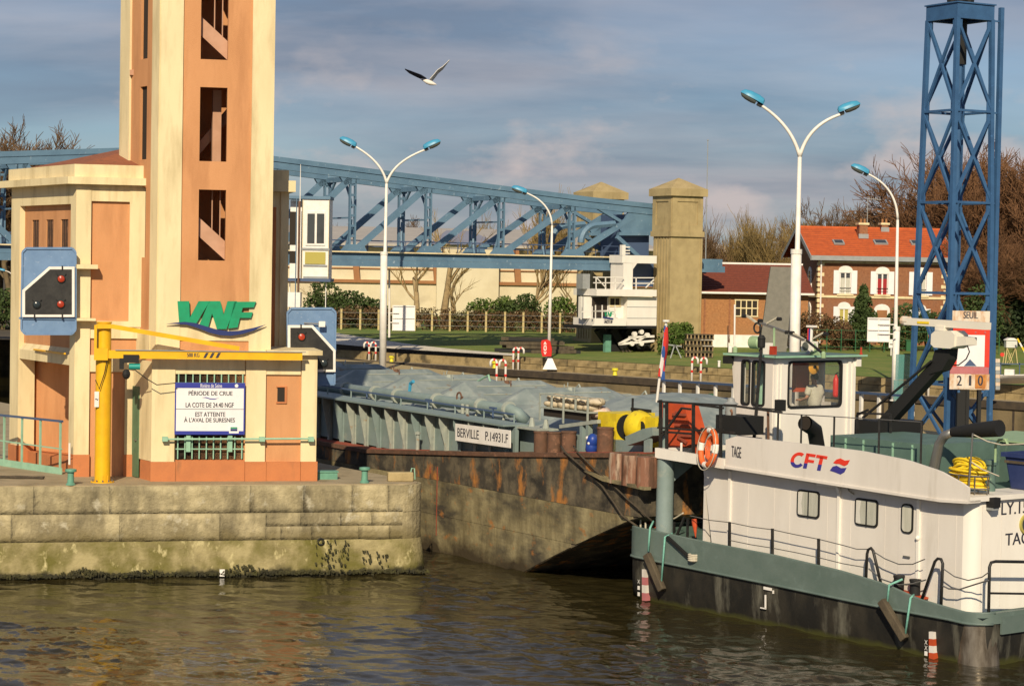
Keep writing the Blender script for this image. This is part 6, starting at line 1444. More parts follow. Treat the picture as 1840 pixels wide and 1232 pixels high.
b_ = MB(); b_.box(.02, 2.6, PW-.12, PW, zt(0)-.8, zt(0)+.02); b_.build('far_bulwark', boatgreen, tg)
b_ = MB(); b_.box(.02, X1, PW-.1, PW, -.6, zt(8)); b_.build('far_side', hulldark, tg)
q = [(X1+.005, .62), (X1+.02, .62)]
MB().box(X1-.02, X1+.03, .60, PW, zbn(X1)-.24, zt(X1)-.09).build('transom_band', boatgreen, tg)
MB().cyl((X1-.52, .50, -.5), (X1-.52, .50, zbn(X1)-.02), .47, None, 20).build('stern_fender_tube', chrome, tg, smooth=True)
# deckhouse
YH = .45
HA = tx_(1748, 1000, YH)
fasB = tab([(1303, 838), (1469, 864), (1609, 886), (1689, 898), (1765, 903)], .12)
fasT = tab([(1303, 790), (1322, 783), (1469, 800), (1549, 810), (1629, 826), (1689, 846), (1729, 868), (1761, 891), (1768, 894)], .12)
zfb = lambda x: interp(fasB, x); zft = lambda x: interp(fasT, x)
h0b, h0t = tx_(1279, 985, YH), tx_(1262, 842, YH)
side = [(h0b, zt(h0b)-.12), (h0t, zfb(tx_(1303, 838, .12))+.03)]
xsS = [lerp(h0b, HA-.3, i/12) for i in range(1, 13)]
lo_ = [(x, zt(x)-.12) for x in [h0b]+xsS]; hi_ = [(h0t, zfb(h0t)+.02)]+[(x, zfb(x)+.02) for x in xsS]
# side wall pieces around the windows
def wrect(a, c, y=YH): p, q_ = TG.on_y(a[0], a[1], y), TG.on_y(c[0], c[1], y); return (p.x, q_.x, q_.z, p.z)
wall = MB(); wall.elev(lo_+hi_[::-1], YH, YH+.10); wall.build('side_wall', boatwhite, tg)
b_ = MB(); arc = [(HA-.3+.3*math.sin(R(a)), YH+.3-.3*math.cos(R(a))) for a in (0, 22, 45, 67, 90)]
b_.plan(arc+[(HA, PW-.5), (HA-.1, PW-.5), (HA-.1, YH+.3), (HA-.3, YH+.1)], zt(HA)-.14, TG.on_x(1800, 898, HA).z); b_.build('aft_wall', boatbright, tg, smooth=True)
MB().box(h0b, HA-.12, PW-.6, PW-.5, zt(5)-.1, zfb(5)).build('far_wall', boatwhite, tg)
MB().box(h0t+.05, h0t+.12, YH+.02, PW-.5, zt(2)-.12, zfb(2)).build('front_wall', boatwhite, tg)
for px in (1345, 1392, 1420, 1488, 1530, 1592, 1688, 1720):
    xa_, za_ = tp(px, 870, YH); MB().box(xa_-.006, xa_+.006, YH-.006, YH-.001, zt(xa_), zfb(xa_)).build('weld_seam', boatwhite, tg)
for px, py0, py1 in ((1311, 846, 985), (1507, 878, 1024), (1650, 894, 1068)):
    xa_, za_ = tp(px, py0, YH-.05); xb_, zb_ = tp(px-3, py1, YH-.05); MB().bar((xa_, YH-.03, za_), (xb_, YH-.03, zb_), .075, .06, up=(0, 1, 0)).build('wall_pipe', boatbright, tg)
def rrect(x0, x1, z0, z1, r_, n_=4): 
    return [(cx_+r_*math.cos(R(a)), cz_+r_*math.sin(R(a))) for cx_, cz_, a0 in ((x1-r_, z0+r_, 270), (x1-r_, z1-r_, 0), (x0+r_, z1-r_, 90), (x0+r_, z0+r_, 180)) for a in [a0+90*i/n_ for i in range(n_+1)]]
def bwin(a, c, mull=True, parent=tg, y=YH, sl=0.0):
    x0, x1, z0, z1 = wrect(a, c, y); 
    fr_ = MB().elev(rrect(x0, x1, z0, z1, .10), y-.035, y-.004).build('window', rubber, parent)
    MB().elev(rrect(x0+.045, x1-.045, z0+.045, z1-.045, .07), y-.040, y-.036).build('window_pane', curtain, fr_)
    g_ = MB().elev(rrect(x0+.045, x1-.045, z0+.045, z1-.045, .07), y-.046, y-.0415).build('glazing', clearglass, fr_)
    if mull: MB().box(lerp(x0, x1, .53)-.02, lerp(x0, x1, .53)+.02, y-.05, y-.047, z0, z1).build('mullion', rubber, fr_)
    if mull: MB().elev([(x0+.05, z0+.06), (x0+.20, z0+.06), (x0+.16, (z0+z1)/2), (x0+.20, z1-.06), (x0+.05, z1-.06)], y-.0412, y-.0402).build('curtain_gap', boatbright, fr_)
bwin((1434, 878), (1473, 932)); bwin((1538, 893), (1578, 948))
x0, x1, z0, z1 = wrect((1617, 889), (1648, 1042)); dr_ = MB().elev(rrect(x0, x1, zt(x0)+.0, z1, .06), YH-.018, YH-.002).build('side_door', boatwhite, tg)
x0, x1, z0, z1 = wrect((1622, 903), (1642, 959)); w_ = MB().elev(rrect(x0, x1, z0, z1, .12), YH-.05, YH-.019).build('door_window', rubber, dr_); MB().elev(rrect(x0+.04, x1-.04, z0+.04, z1-.04, .09), YH-.055, YH-.051).build('door_pane', curtain, dr_)
p_ = TG.on_y(1632, 999, YH); MB().bar((p_.x-.1, YH-.06, p_.z), (p_.x+.1, YH-.06, p_.z), .03).build('door_handle', steel, dr_)
p_ = TG.on_y(1652, 966, YH); MB().ball((p_.x, YH-.06, p_.z), .06, 8, 5).build('door_stop', boatbright, tg)
b_ = MB(); x0, x1, z0, z1 = wrect((1468, 864), (1505, 876), YH-.2); b_.box(x0, x1, YH-.22, YH, z0, z1); b_.build('lamp_box', boatbright, tg)
b_ = MB(); p_ = [TG.on_y(px, py, YH-.08) for px, py in ((1496, 868), (1504, 872), (1507, 884))]; b_.tube([tuple(v) for v in p_], .05, 6); b_.build('gutter_bend', boatbright, tg)
b_ = MB(); p_ = [TG.on_y(px, py, YH-.06) for px, py in ((1522, 872), (1526, 882), (1534, 887))]; b_.tube([tuple(v) for v in p_], .02, 5); b_.build('wall_hook', steel, tg)
# fascia band with the lettering, upper deck
YF = .12
fx0 = tx_(1303, 838, YF); fx1 = HA+.10
xf = [lerp(fx0, fx1, i/40) for i in range(41)]
MB().elev([(x, zfb(x)) for x in xf]+[(x, zft(x)) for x in xf[::-1]], YF, YF+.07).build('fascia', boatwhite, tg)
MB().elev([(x, zfb(x)-.04) for x in xf]+[(x, zfb(x)+.02) for x in xf[::-1]], YF-.03, YH+.1).build('fascia_lip', boatwhite, tg)
dk0 = tx_(1178, 812, YF); zda = tz_(1178, 805, YF); zdb = tz_(1300, 824, YF)
b_ = MB(); b_.elev([tp(1178, 822, YF), tp(1302, 842, YF), tp(1302, 824, YF), tp(1178, 804, YF)], YF-.02, YF+.10); b_.build('deck_edge', boatbright, tg)
zdk = lambda x: interp([(dk0, zda-.12), (fx0, zdb-.12), (fx1, zfb(fx1)+.06)], x)
b_ = MB(); xk = [lerp(dk0+.02, HA-.12, i/10) for i in range(11)]
b_.elev([(x, zdk(x)-.08) for x in xk]+[(x, zdk(x)) for x in xk[::-1]], YF+.10, PW-.4); b_.build('upper_deck', deckgreen, tg)
MB().box(dk0, dk0+.10, YF+.1, PW-.4, zda-.25, zda).build('deck_edge', boatbright, tg)
za_lo, za_hi = TG.on_x(1800, 898, fx1).z, TG.on_x(1800, 889, fx1).z
MB().box(HA-.9, fx1, YF+.08, PW-.4, za_lo, za_hi).build('aft_deck_edge', boatbright, tg)
MB().plan([(tx_(1195, 880, .36)+.225*math.cos(R(a)), .36+.225*math.sin(R(a))) for a in range(0, 360, 18)], zt(.8)-.1, zda-.2).build('deck_column', bargegrey, tg, smooth=True)
cx_ = tx_(1195, 880, .36); b_ = MB(); b_.prof([(.58, zda-.2), (1.8, zda-.2), (.58, zda-.9)], cx_-.02, cx_+.02); b_.build('column_bracket', bargegrey, tg)
yl = YF-.008
def ttext(s, a, c, m, name='lettering', y=yl, bold=.01, shear=0.0):
    p, q_ = TG.on_y(a[0], a[1], y), TG.on_y(c[0], c[1], y); p3 = TG.on_y(a[0], c[1], y)
    return p, q_
def quad_text(s, bl, br, tl, m, y=yl, bold=.0, shear=0.0, name='lettering', zlim=None):
    p, q_, r_ = TG.on_y(*bl, y), TG.on_y(*br, y), TG.on_y(*tl, y)
    vs, fs = text_geo(s); b_ = MB(); w_ = q_.x-p.x; sl = q_.z-p.z; h_ = r_.z-p.z
    for ox in ([0, bold] if bold else [0]):
        b_.add([(p.x+u*w_+shear*v*h_+ox, y-.001*(ox > 0), p.z+sl*u+v*h_) for u, v in vs], fs)
    return b_, (p, sl, h_, w_)
b_, _ = quad_text('TAGE', (1314, 820), (1331, 823), (1314, 800), inkm, bold=.014); b_.build('lettering', inkm, tg)
# two tone company letters as bold slanted shapes
def logo(poly): return [((q_ := TG.on_y(px, py, yl)).x, q_.z) for px, py in poly]
def split(poly, cut):
    """clip a pixel polygon above and below the line y = cut(x)"""
    def clip(p, keep):
        out_ = []
        for i in range(len(p)):
            a, c = p[i-1], p[i]; fa, fc = keep*(cut(a[0])-a[1]), keep*(cut(c[0])-c[1])
            if (fa > 0) != (fc > 0): t_ = fa/(fa-fc); out_.append((a[0]+t_*(c[0]-a[0]), a[1]+t_*(c[1]-a[1])))
            if fc > 0: out_.append(c)
        return out_
    return clip(poly, 1), clip(poly, -1)
def ring(cx_, cy_, rx_, ry_, a0, a1, wx_, wy_, n_=14, sk=0.0):
    o_ = []; 
    for i in range(n_+1): a = R(lerp(a0, a1, i/n_)); o_.append((cx_+rx_*math.cos(a)-sk*ry_*-math.sin(a)*-1, cy_-ry_*math.sin(a)))
    for i in range(n_+1): a = R(lerp(a1, a0, i/n_)); o_.append((cx_+(rx_-wx_)*math.cos(a), cy_-(ry_-wy_)*math.sin(a)))
    return o_
def quads(poly_outer_pairs): return poly_outer_pairs
cut = lambda x: 830.5+.09*(x-1432)
pieces = []
C_ = ring(1434, 826, 13.5, 14, 48, 318, 6.0, 5.6); n_ = len(C_)//2
C_ = [(x-.18*(y-826), y) for x, y in C_]
for i in range(n_-1): pieces.append([C_[i], C_[i+1], C_[-2-i], C_[-1-i]])
pieces += [[(1449, 813.5), (1466, 816), (1464.5, 821.2), (1453, 819.5)], [(1449, 813.5), (1454, 817), (1449, 841.5), (1442.5, 840.5)], [(1452, 825), (1463, 826.6), (1461.8, 831.6), (1450.8, 830)]]
pieces += [[(1467.5, 816.3), (1487, 819.3), (1485.6, 824.8), (1466, 821.8)], [(1473.5, 820), (1479.5, 821), (1474, 845.5), (1467.6, 844.5)]]
for p in pieces:
    u_, d_ = split(p, cut)
    for q_, m_ in ((u_, logored), (d_, logoblue)):
        if len(q_) > 2: MB().elev(logo(q_), yl, yl+.006).build('company_letter', m_, tg)
fl_u = [(1497, 831), (1503, 825), (1510, 823), (1518, 827), (1527, 826), (1523, 834), (1517, 837), (1508, 833), (1502, 833)]
fl_d = [(1491, 845), (1496, 838), (1503, 836), (1511, 840.5), (1521, 840), (1517, 848), (1510, 852), (1500, 848)]
MB().elev(logo(fl_u), yl, yl+.006).build('flag_mark', logored, tg); MB().elev(logo(fl_d), yl, yl+.006).build('flag_mark', logoblue, tg)
# aft face lettering, porthole, lamp
def afttext(s, bl, br, tl, m):
    x = HA+.006; p, q_, r_ = TG.on_x(*bl, x), TG.on_x(*br, x), TG.on_x(*tl, x)
    vs, fs = text_geo(s); b_ = MB(); b_.add([(x+.001*k_, p.y+u*(q_.y-p.y), p.z+u*0+v*(r_.z-p.z)) for k_ in (0,) for u, v in vs], fs); b_.add([(x+.001, p.y+.015+u*(q_.y-p.y), p.z+v*(r_.z-p.z)) for u, v in vs], fs); b_.build('lettering', m, tg)
afttext('LY.15', (1799, 925), (1846, 926), (1799, 903), inkm); afttext('TAGE', (1806, 980), (1860, 981), (1806, 958), inkm)
p_ = TG.on_x(1843, 941, HA); b_ = MB(); b_.lathe((HA+.0, p_.y, p_.z), [(.23, 0), (.23, .05), (.18, .05), (.17, .02), (.001, .02)], 20, 'x'); b_.build('porthole', ochre, tg, smooth=True); MB().lathe((HA+.021, p_.y, p_.z), [(.17, 0), (.17, .004), (.001, .004)], 20, 'x').build('porthole_glass', winglass, tg)
p_ = TG.on_x(1787, 903, HA+.15); b_ = MB(); b_.box(HA+.02, HA+.24, p_.y-.12, p_.y+.10, p_.z-.10, p_.z+.12); b_.build('black_floodlight', rubber, tg); MB().box(HA+.01, HA+.21, p_.y-.11, p_.y+.09, p_.z-.16, p_.z-.101).build('lamp_visor', zinc, tg)
for y_ in (YH+.28, YH+.95): MB().box(HA+.001, HA+.006, y_, y_+.012, zt(HA), zfb(HA)).build('wall_seam', boatwhite, tg)
# side guard: posts, wires, loops
for px, yt_, yb_ in ((1311, 937, 984), (1388, 949, 997), (1471, 967, 1015)):
    a, c = TG.on_y(px, yb_, .10), TG.on_y(px, yt_, .10); MB().bar((a.x, .10, a.z-.05), (c.x, .10, c.z), .055).build('rail_post', blackp, tg)
def wire(pts, y=.10, r_=.012, m=steel, name='guard_wire'): 
    MB().tube([(p.x, y, p.z) for p in [TG.on_y(px, py, y) for px, py in pts]], r_, 5).build(name, m, tg)
wire([(1240, 926), (1275, 934), (1311, 938), (1350, 946), (1388, 951), (1430, 960), (1471, 968), (1515, 979), (1540, 986), (1558, 986)])
wire([(1311, 970), (1350, 978), (1388, 984), (1430, 992), (1471, 1001), (1515, 1012), (1556, 1019)])
wire([(1566, 988), (1590, 1003), (1615, 1013), (1640, 1013), (1662, 1004)], r_=.014)
wire([(1561, 1021), (1585, 1040), (1615, 1050), (1640, 1048), (1664, 1041)], r_=.018, name='guard_chain')
wire([(1692, 1019), (1715, 1035), (1740, 1042), (1765, 1036), (1776, 1028)], r_=.014)
wire([(1690, 1050), (1705, 1057), (1725, 1058), (1750, 1050), (1776, 1042)], r_=.018, name='guard_chain')
def loop(pts, r_=.035, y=.10): MB().tube([(p.x, y, p.z) for p in [TG.on_y(px, py, y) for px, py in pts]], r_, 8).build('rail_loop', blackp, tg, smooth='all')
loop([(1556, 1040), (1558, 995), (1560, 987), (1565, 984), (1569, 989), (1583, 1048)])
loop([(1656, 1077), (1680, 1008), (1685, 1003), (1691, 1004), (1694, 1012), (1691, 1088)])
xr = X1-.12
pts = [TG.on_x(px, py, xr) for px, py in ((1776, 1118), (1778, 1018), (1781, 1010), (1789, 1008), (1850, 1009), (1905, 1010))]
MB().tube([tuple(p) for p in pts], .035, 8).build('aft_rail', blackp, tg, smooth='all')
for py in (1065,): a, c = TG.on_x(1777, py, xr), TG.on_x(1905, py+2, xr); MB().bar(tuple(a), tuple(c), .045).build('aft_rail', blackp, tg)
# bollards of the boat
def bbol(px, pyb, pyt, y, w_):
    a = TG.on_y(px, pyb, y); c = TG.on_y(px, pyt, y); h_ = c.z-a.z; MB().lathe((a.x, y, a.z-.1), [(w_, 0), (w_, h_+.05), (w_*1.12, h_+.05), (w_*1.12, h_+.1), (.001, h_+.1)], 16).build('boat_bollard', rubber, tg, smooth=True)
bbol(1187, 958, 935, .75, .10); bbol(1206, 962, 937, .75, .11); bbol(1615, 1055, 1033, .28, .12); bbol(1644, 1066, 1040, .28, .12)
a, c = TG.on_y(1610, 1056, .28), TG.on_y(1656, 1072, .28); b_ = MB(); b_.bar((a.x-.1, .25, a.z-.02), (c.x+.1, .25, c.z-.02), .3, .04); b_.build('bollard_plate', boatred, tg)
a = TG.on_y(1193, 960, .75); MB().box(a.x-.45, a.x+.5, .5, 1.0, a.z-.10, a.z-.02).build('bollard_plate', boatred, tg)
a = TG.on_y(1179, 922, .9); b_ = MB(); b_.torus((a.x, .9, a.z), .30, .035, 'y', 22, 6, 1.25); b_.bar((a.x, .9, a.z-.36), (a.x, .9, a.z+.36), .03); b_.bar((a.x-.28, .9, a.z), (a.x+.28, .9, a.z), .03); b_.build('hand_wheel', boatred, tg)
for px, yt_ in ((1151, 915), (1160, 938)): a, c = TG.on_y(px, 955, .3), TG.on_y(px, yt_, .3); MB().cyl((a.x, .3, a.z-.1), (c.x, .3, c.z), .025, None, 6).build('bow_staff', ropep, tg)
b_ = MB(); a, c = TG.on_y(1216, 955, .6), TG.on_y(1230, 928, .6); b_.bar((a.x, .6, a.z-.1), (c.x, .6, c.z), .05); a, c = TG.on_y(1235, 965, .6), TG.on_y(1236, 930, .6); b_.bar((a.x, .6, a.z), (c.x, .6, c.z), .05); b_.build('bow_frame', blackp, tg)
a, c = TG.on_y(1247, 932, .3), TG.on_y(1250, 965, .3); MB().tube([tuple(a), (lerp(a.x, c.x, .5), .3, lerp(a.z, c.z, .4)), tuple(c)], [.07, .06, .01], 8).build('red_cone', boatred, tg)
line([TG.W(*TG.on_y(px, py, .7)) for px, py in ((1178, 932), (1195, 934), (1212, 931), (1228, 921))], .022, ropep, 'pale_rope', 'pale rope slung over the black bollards at the pusher bow', .0)
# lower marks
for px0, px1, y0_, y1_ in ((1154, 1161, 1022, 1078), (1669.5, 1678, 1134, 1184)):
    n_ = 4
    for i in range(n_):
        pa, pb = lerp(y0_, y1_, i/n_), lerp(y0_, y1_, (i+1)/n_); MB().elev([tp(px0, pb, -.02), tp(px1, pb+1, -.02), tp(px1, pa+1, -.02), tp(px0, pa, -.02)], -.03, .12).build('draught_mark', boatwhite if i % 2 == 0 else (fadedred if px0 < 1300 else boatred), tg)
    for i, ch in enumerate('XII' if px0 < 1300 else 'XXI'):
        p = TG.on_y(px0-8, lerp(y0_, y1_, .45+.2*i), -.02); text(ch, p.x, p.x+.09, p.z, p.z+.10, -.03, whitep, tg, name='draught_number')
for q_ in ([(1372, 1053), (1386, 1056), (1386, 1061), (1372, 1058)], [(1374, 1068), (1376, 1068), (1376, 1093), (1374, 1093)], [(1366, 1090), (1376, 1092), (1376, 1094), (1366, 1092)], [(1388, 1060), (1390, 1060), (1390, 1066), (1388, 1066)]): MB().elev([tp(px, py, .0) for px, py in q_], -.005, .02).build('hull_mark', whitep, tg)
# wooden fenders on ropes
def fender(a, c, ropes, label):
    p, q_ = TG.W(*TG.on_y(*a, -.16)), TG.W(*TG.on_y(*c, -.10)); o = thing('timber_fender', label, 'fender', p, 0, 'timber fenders on the pusher side'); d = q_-p
    b_ = MB(); b_.bar((0, 0, 0), d, .16, .20); f_ = b_.build('fender_plank', wood, o); md = f_.modifiers.new('b', 'BEVEL'); md.width = .025; md.segments = 2
    for r_ in ropes:
        pp = [TG.W(*TG.on_y(*u, -.09))-p for u in r_[1:]]; st_ = TG.W(*TG.on_y(*r_[0], .12))-p
        b_ = MB(); b_.tube([st_]+pp, .028, 6); b_.build('fender_rope', ropet, o, smooth='all')
fender((1162, 995), (1190, 1060), [[(1174, 936), (1168, 948), (1165, 990)], [(1208, 958), (1195, 964), (1188, 1050)]], 'old timber fender hung on teal ropes at the pusher bow')
fender((1584, 1078), (1626, 1148), [[(1622, 1040), (1598, 1050), (1594, 1086)], [(1642, 1068), (1636, 1074), (1627, 1138)]], 'old timber fender hung on teal ropes below the aft bollards of the pusher')
p, q_ = TG.W(*TG.on_y(1199, 964, -.06)), TG.W(*TG.on_y(1240, 1002, -.06)); o = thing('boat_hook', 'dark pole with rope wound end hung on the green side of the pusher', 'pole', p); MB().bar((0, 0, 0), q_-p, .07).build('pole_shaft', rubber, o)
b_ = MB(); 
for j in range(4): b_.torus(((q_-p).x+.08, (q_-p).y-.02, (q_-p).z-.05+.045*j), .12, .026, 'z', 14, 5)
b_.build('wound_rope', ropep, o)

# wheelhouse
WX = tx_(1392, 700, 2.0); WY0, WY1 = 2.0, 4.95; WX0 = tx_(1334, 690, 2.0)-.10
zwt_ = TG.on_y(1392, 643, 2.0).z; zwf = zdk(3)-.0
whl = MB()
def wpanel(name, b_, m=boatbright): return b_.build(name, m, tg)
# aft wall around its window (plane x = WX)
a, c = TG.on_x(1415, 733, WX), TG.on_x(1513, 648, WX); wy0, wy1, wz0, wz1 = a.y, c.y, a.z, c.z
def ywall(x0, x1, op_, y0=WY0, y1=WY1, z0=zwf, z1=zwt_, nm='aft_wall'):
    b_ = MB(); a0, a1, c0, c1 = op_
    b_.box(x0, x1, y0, a0, z0, z1); b_.box(x0, x1, a1, y1, z0, z1); b_.box(x0, x1, a0, a1, z0, c0); b_.box(x0, x1, a0, a1, c1, z1); return b_.build(nm, boatbright, tg)
ywall(WX-.06, WX, (wy0, wy1, wz0, wz1), nm='wheelhouse_aft_wall')
fr_ = MB(); pr_ = [(y, z) for y, z in rrect(wy0-.02, wy1+.02, wz0-.02, wz1+.02, .14)]; pi = [(y, z) for y, z in rrect(wy0+.035, wy1-.035, wz0+.035, wz1-.035, .12)]
n_ = len(pr_); fr_.add([(WX+.02, y, z) for y, z in pr_]+[(WX+.02, y, z) for y, z in pi]+[(WX-.07, y, z) for y, z in pr_]+[(WX-.07, y, z) for y, z in pi], [f for i in range(n_) for f in ((i, (i+1) % n_, n_+(i+1) % n_, n_+i), (n_+i, n_+(i+1) % n_, 3*n_+(i+1) % n_, 3*n_+i), (2*n_+(i+1) % n_, 2*n_+i, 3*n_+i, 3*n_+(i+1) % n_), ((i+1) % n_, i, 2*n_+i, 2*n_+(i+1) % n_))])
wfr = fr_.build('wheelhouse_window', rubber, tg)
MB().prof([(y, z) for y, z in pi], WX-.045, WX-.035).build('wheelhouse_pane', clearglass, wfr)
ywall(WX0, WX0+.06, (WY0+.15, WY1-.15, wz0-.1, wz1+.1), nm='wheelhouse_front_wall')
MB().box(WX0+.02, WX0+.03, WY0+.15, WY1-.15, wz0-.1, wz1+.1).build('front_pane', clearglass, tg)
for y_ in (WY0+1.05, WY0+1.95): MB().box(WX0-.01, WX0+.05, y_-.03, y_+.03, wz0-.1, wz1+.1).build('front_mullion', boatbright, tg)
# port wall (plane y = WY0) with two tall windows, starboard wall with one
pw = [(tx_(1334, 690, WY0), tx_(1348.5, 690, WY0)), (tx_(1353, 690, WY0), tx_(1375, 690, WY0))]
zp0, zp1 = tz_(1350, 727, WY0), tz_(1350, 648, WY0)
b_ = MB(); lo = WX0
for a, c in pw: b_.box(lo, a, WY0-.02, WY0+.04, zwf, zwt_); b_.box(a, c, WY0-.02, WY0+.04, zwf, zp0); b_.box(a, c, WY0-.02, WY0+.04, zp1, zwt_); lo = c
b_.box(lo, WX-.061, WY0-.02, WY0+.04, zwf, zwt_); b_.build('wheelhouse_side_wall', boatwhite, tg)
for a, c in pw:
    po = rrect(a-.02, c+.02, zp0-.02, zp1+.02, .10); pi = rrect(a+.03, c-.03, zp0+.03, zp1-.03, .08); n_ = len(po); b_ = MB()
    b_.add([(x, WY0-.045, z) for x, z in po]+[(x, WY0-.045, z) for x, z in pi]+[(x, WY0+.05, z) for x, z in po]+[(x, WY0+.05, z) for x, z in pi], [f for i in range(n_) for f in ((i, (i+1) % n_, n_+(i+1) % n_, n_+i), (n_+i, n_+(i+1) % n_, 3*n_+(i+1) % n_, 3*n_+i), ((i+1) % n_, i, 2*n_+i, 2*n_+(i+1) % n_))])
    w_ = b_.build('side_window', rubber, tg); MB().elev(pi, WY0, WY0+.01).build('side_pane', clearglass, w_)
ws0, ws1 = WX0+.2, WX-.4; b_ = MB(); b_.box(WX0, ws0, WY1-.06, WY1, zwf, zwt_); b_.box(ws1, WX-.061, WY1-.06, WY1, zwf, zwt_); b_.box(ws0, ws1, WY1-.06, WY1, zwf, zp0); b_.box(ws0, ws1, WY1-.06, WY1, zp1, zwt_); b_.build('wheelhouse_side_wall', boatwhite, tg)
MB().box(ws0, ws1, WY1-.04, WY1-.03, zp0, zp1).build('side_pane', clearglass, tg)
# flared lower front of the port side as in the photograph: the side leans outwards at the top
b_ = MB(); b_.elev([(WX0, zwt_), (WX0-.30, zwt_), (WX0-.02, zwf), (WX0, zwf)], WY0-.02, WY0+.04); b_.build('front_flare', boatwhite, tg)
for y_ in (WY0+.12, WY0+.24): MB().box(WX, WX+.04, y_-.03, y_+.03, zwf+.1, zwt_-.15).build('wall_rib', boatbright, tg)
for y_ in (WY1-.25, WY1-.08): MB().box(WX, WX+.05, y_-.05, y_+.05, zwf+.1, zwt_-.1).build('wall_rib', boatbright, tg)
b_ = MB(); b_.box(WX0-.42, WX+.18, WY0-.18, WY1+.22, zwt_+.002, zwt_+.06); b_.build('wheelhouse_roof', deckgreen, tg)
b_ = MB(); b_.box(WX0-.44, WX+.20, WY0-.20, WY0-.18, zwt_+.01, zwt_+.06); b_.box(WX+.18, WX+.21, WY0-.20, WY1+.24, zwt_+.01, zwt_+.06); b_.build('roof_edge', palegreen, tg)
MB().box(WX+.02, WX+.12, WY1-.06, WY1+.1, zwt_-.25, zwt_).build('corner_lamp', boatbright, tg)
MB().box(WX0+.1, WX-.1, WY0+.1, WY1-.1, zwf, zwf+.28).build('wheelhouse_floor', wood, tg)
b_ = MB(); b_.box(WX0+.12, WX0+.6, WY0+.3, WY1-.3, zwf+.28, wz0-.05); b_.build('console', rubber, tg)
a, c = TG.on_x(1430, 704, WX0+.5), TG.on_x(1455, 652, WX0+.5); b_ = MB(); b_.box(WX0+.35, WX0+.5, a.y, c.y, a.z, c.z); b_.build('red_cabinet', boatred, tg)
b_ = MB(); b_.cyl((WX-.9, WY0+.42, zwf+.3), (WX-.9, WY0+.42, zwt_), .13, None, 10); b_.build('inner_pipe', palegreen, tg)
# items in the window
a = TG.on_x(1502, 690, WX-.25); fe = thing('fire_extinguisher', 'red fire extinguisher hanging inside the wheelhouse behind the rear window', 'fire extinguisher', TG.W(a.x, a.y, a.z-.35), R(-52))
MB().lathe((0, 0, 0), [(.001, 0), (.075, .02), (.08, .08), (.08, .45), (.045, .54), (.03, .56), (.03, .60), (.001, .6)], 14).build('cylinder', binred, fe, smooth='all'); b_ = MB(); b_.bar((-.03, 0, .6), (.07, 0, .66), .03); b_.build('valve', rubber, fe); MB().tube([(.03, .02, .6), (.11, .03, .45), (.09, .03, .2)], .015, 5).build('hose', rubber, fe)
a = TG.on_x(1461.5, 659, WX-.10); ds = thing('orange_disc', 'round orange disc with a dark hub inside the top of the wheelhouse window', 'disc', TG.W(a.x, a.y, a.z), R(-52))
MB().lathe((0, 0, 0), [(.18, 0), (.19, .015), (.17, .03), (.05, .035), (.001, .035)], 24, 'x').build('disc_plate', orangelid, ds, smooth=True); MB().lathe((.036, 0, 0), [(.045, 0), (.04, .02), (.001, .02)], 12, 'x').build('hub', rubber, ds)

# the boatman seen from behind
a = TG.on_x(1463, 700, WX-.62); PX, PY = WX-.62, a.y; ZF = zwf+.28
pe_ = thing('person', 'person in a pale short sleeved shirt seen from behind inside the wheelhouse', 'person', TG.W(PX, PY, ZF), R(-52))
# local: -x is where the person looks; x towards the window
hS = (TG.on_x(1463, 691, WX-.62).z-ZF)-.02     # shoulder height
def skinbody(name, verts, edges, radii, m, root, parent, sub=2):
    me = bpy.data.meshes.new(name); me.from_pydata(verts, edges, []); o = bpy.data.objects.new(name, me); C.objects.link(o); o.parent = parent
    md = o.modifiers.new('skin', 'SKIN'); md.use_smooth_shade = True
    for v, r_ in zip(me.skin_vertices[0].data, radii): v.radius = r_ if isinstance(r_, tuple) else (r_, r_); v.use_root = False
    me.skin_vertices[0].data[root].use_root = True
    s_ = o.modifiers.new('sub', 'SUBSURF'); s_.levels = sub; s_.render_levels = sub; me.materials.append(m); return o
k = hS/1.42
V = []; E = []; Rd = []
def addv(p, r_, link=None): V.append(tuple(c_*k for c_ in p)); Rd.append(r_ if not isinstance(r_, tuple) else r_); (E.append((link, len(V)-1)) if link is not None else None); return len(V)-1
pel = addv((0, 0, .93), (.15, .12)); wa_ = addv((0, 0, 1.10), (.145, .11), pel); chst = addv((.0, 0, 1.30), (.165, .12), wa_); nb = addv((.0, 0, 1.43), (.085, .085), chst); nk = addv((-.01, 0, 1.50), (.055, .055), nb); hd1 = addv((-.02, 0, 1.60), (.085, .095), nk); hd2 = addv((-.02, 0, 1.70), (.075, .085), hd1)
hands = []
for s in (-1, 1):
    sh_ = addv((.0, s*.17, 1.38), (.065, .065), chst); el = addv((.02, s*.27, 1.13), (.045, .045), sh_); wr = addv((-.22, s*.22, 1.05), (.03, .03), el); pm = addv((-.30, s*.21, 1.06), (.036, .022), wr)
    for j in range(4):
        f1 = addv((-.36, s*(.185+.017*j), 1.07), .010, pm); f2 = addv((-.385-.008*(j in (1, 2)), s*(.183+.018*j), 1.05), .009, f1); addv((-.375, s*(.183+.018*j), 1.025), .008, f2)
    t1_ = addv((-.31, s*.165, 1.055), .011, pm); addv((-.345, s*.155, 1.04), .009, t1_)
    hp = addv((0, s*.09, .86), (.085, .085), pel); kn = addv((-.02, s*.11, .50), (.06, .06), hp); ank = addv((.01, s*.11, .09), (.042, .042), kn); addv((-.12, s*.115, .045), (.04, .035), ank)
skinbody('body', V, E, Rd, skin, pel, pe_)
V = []; E = []; Rd = []
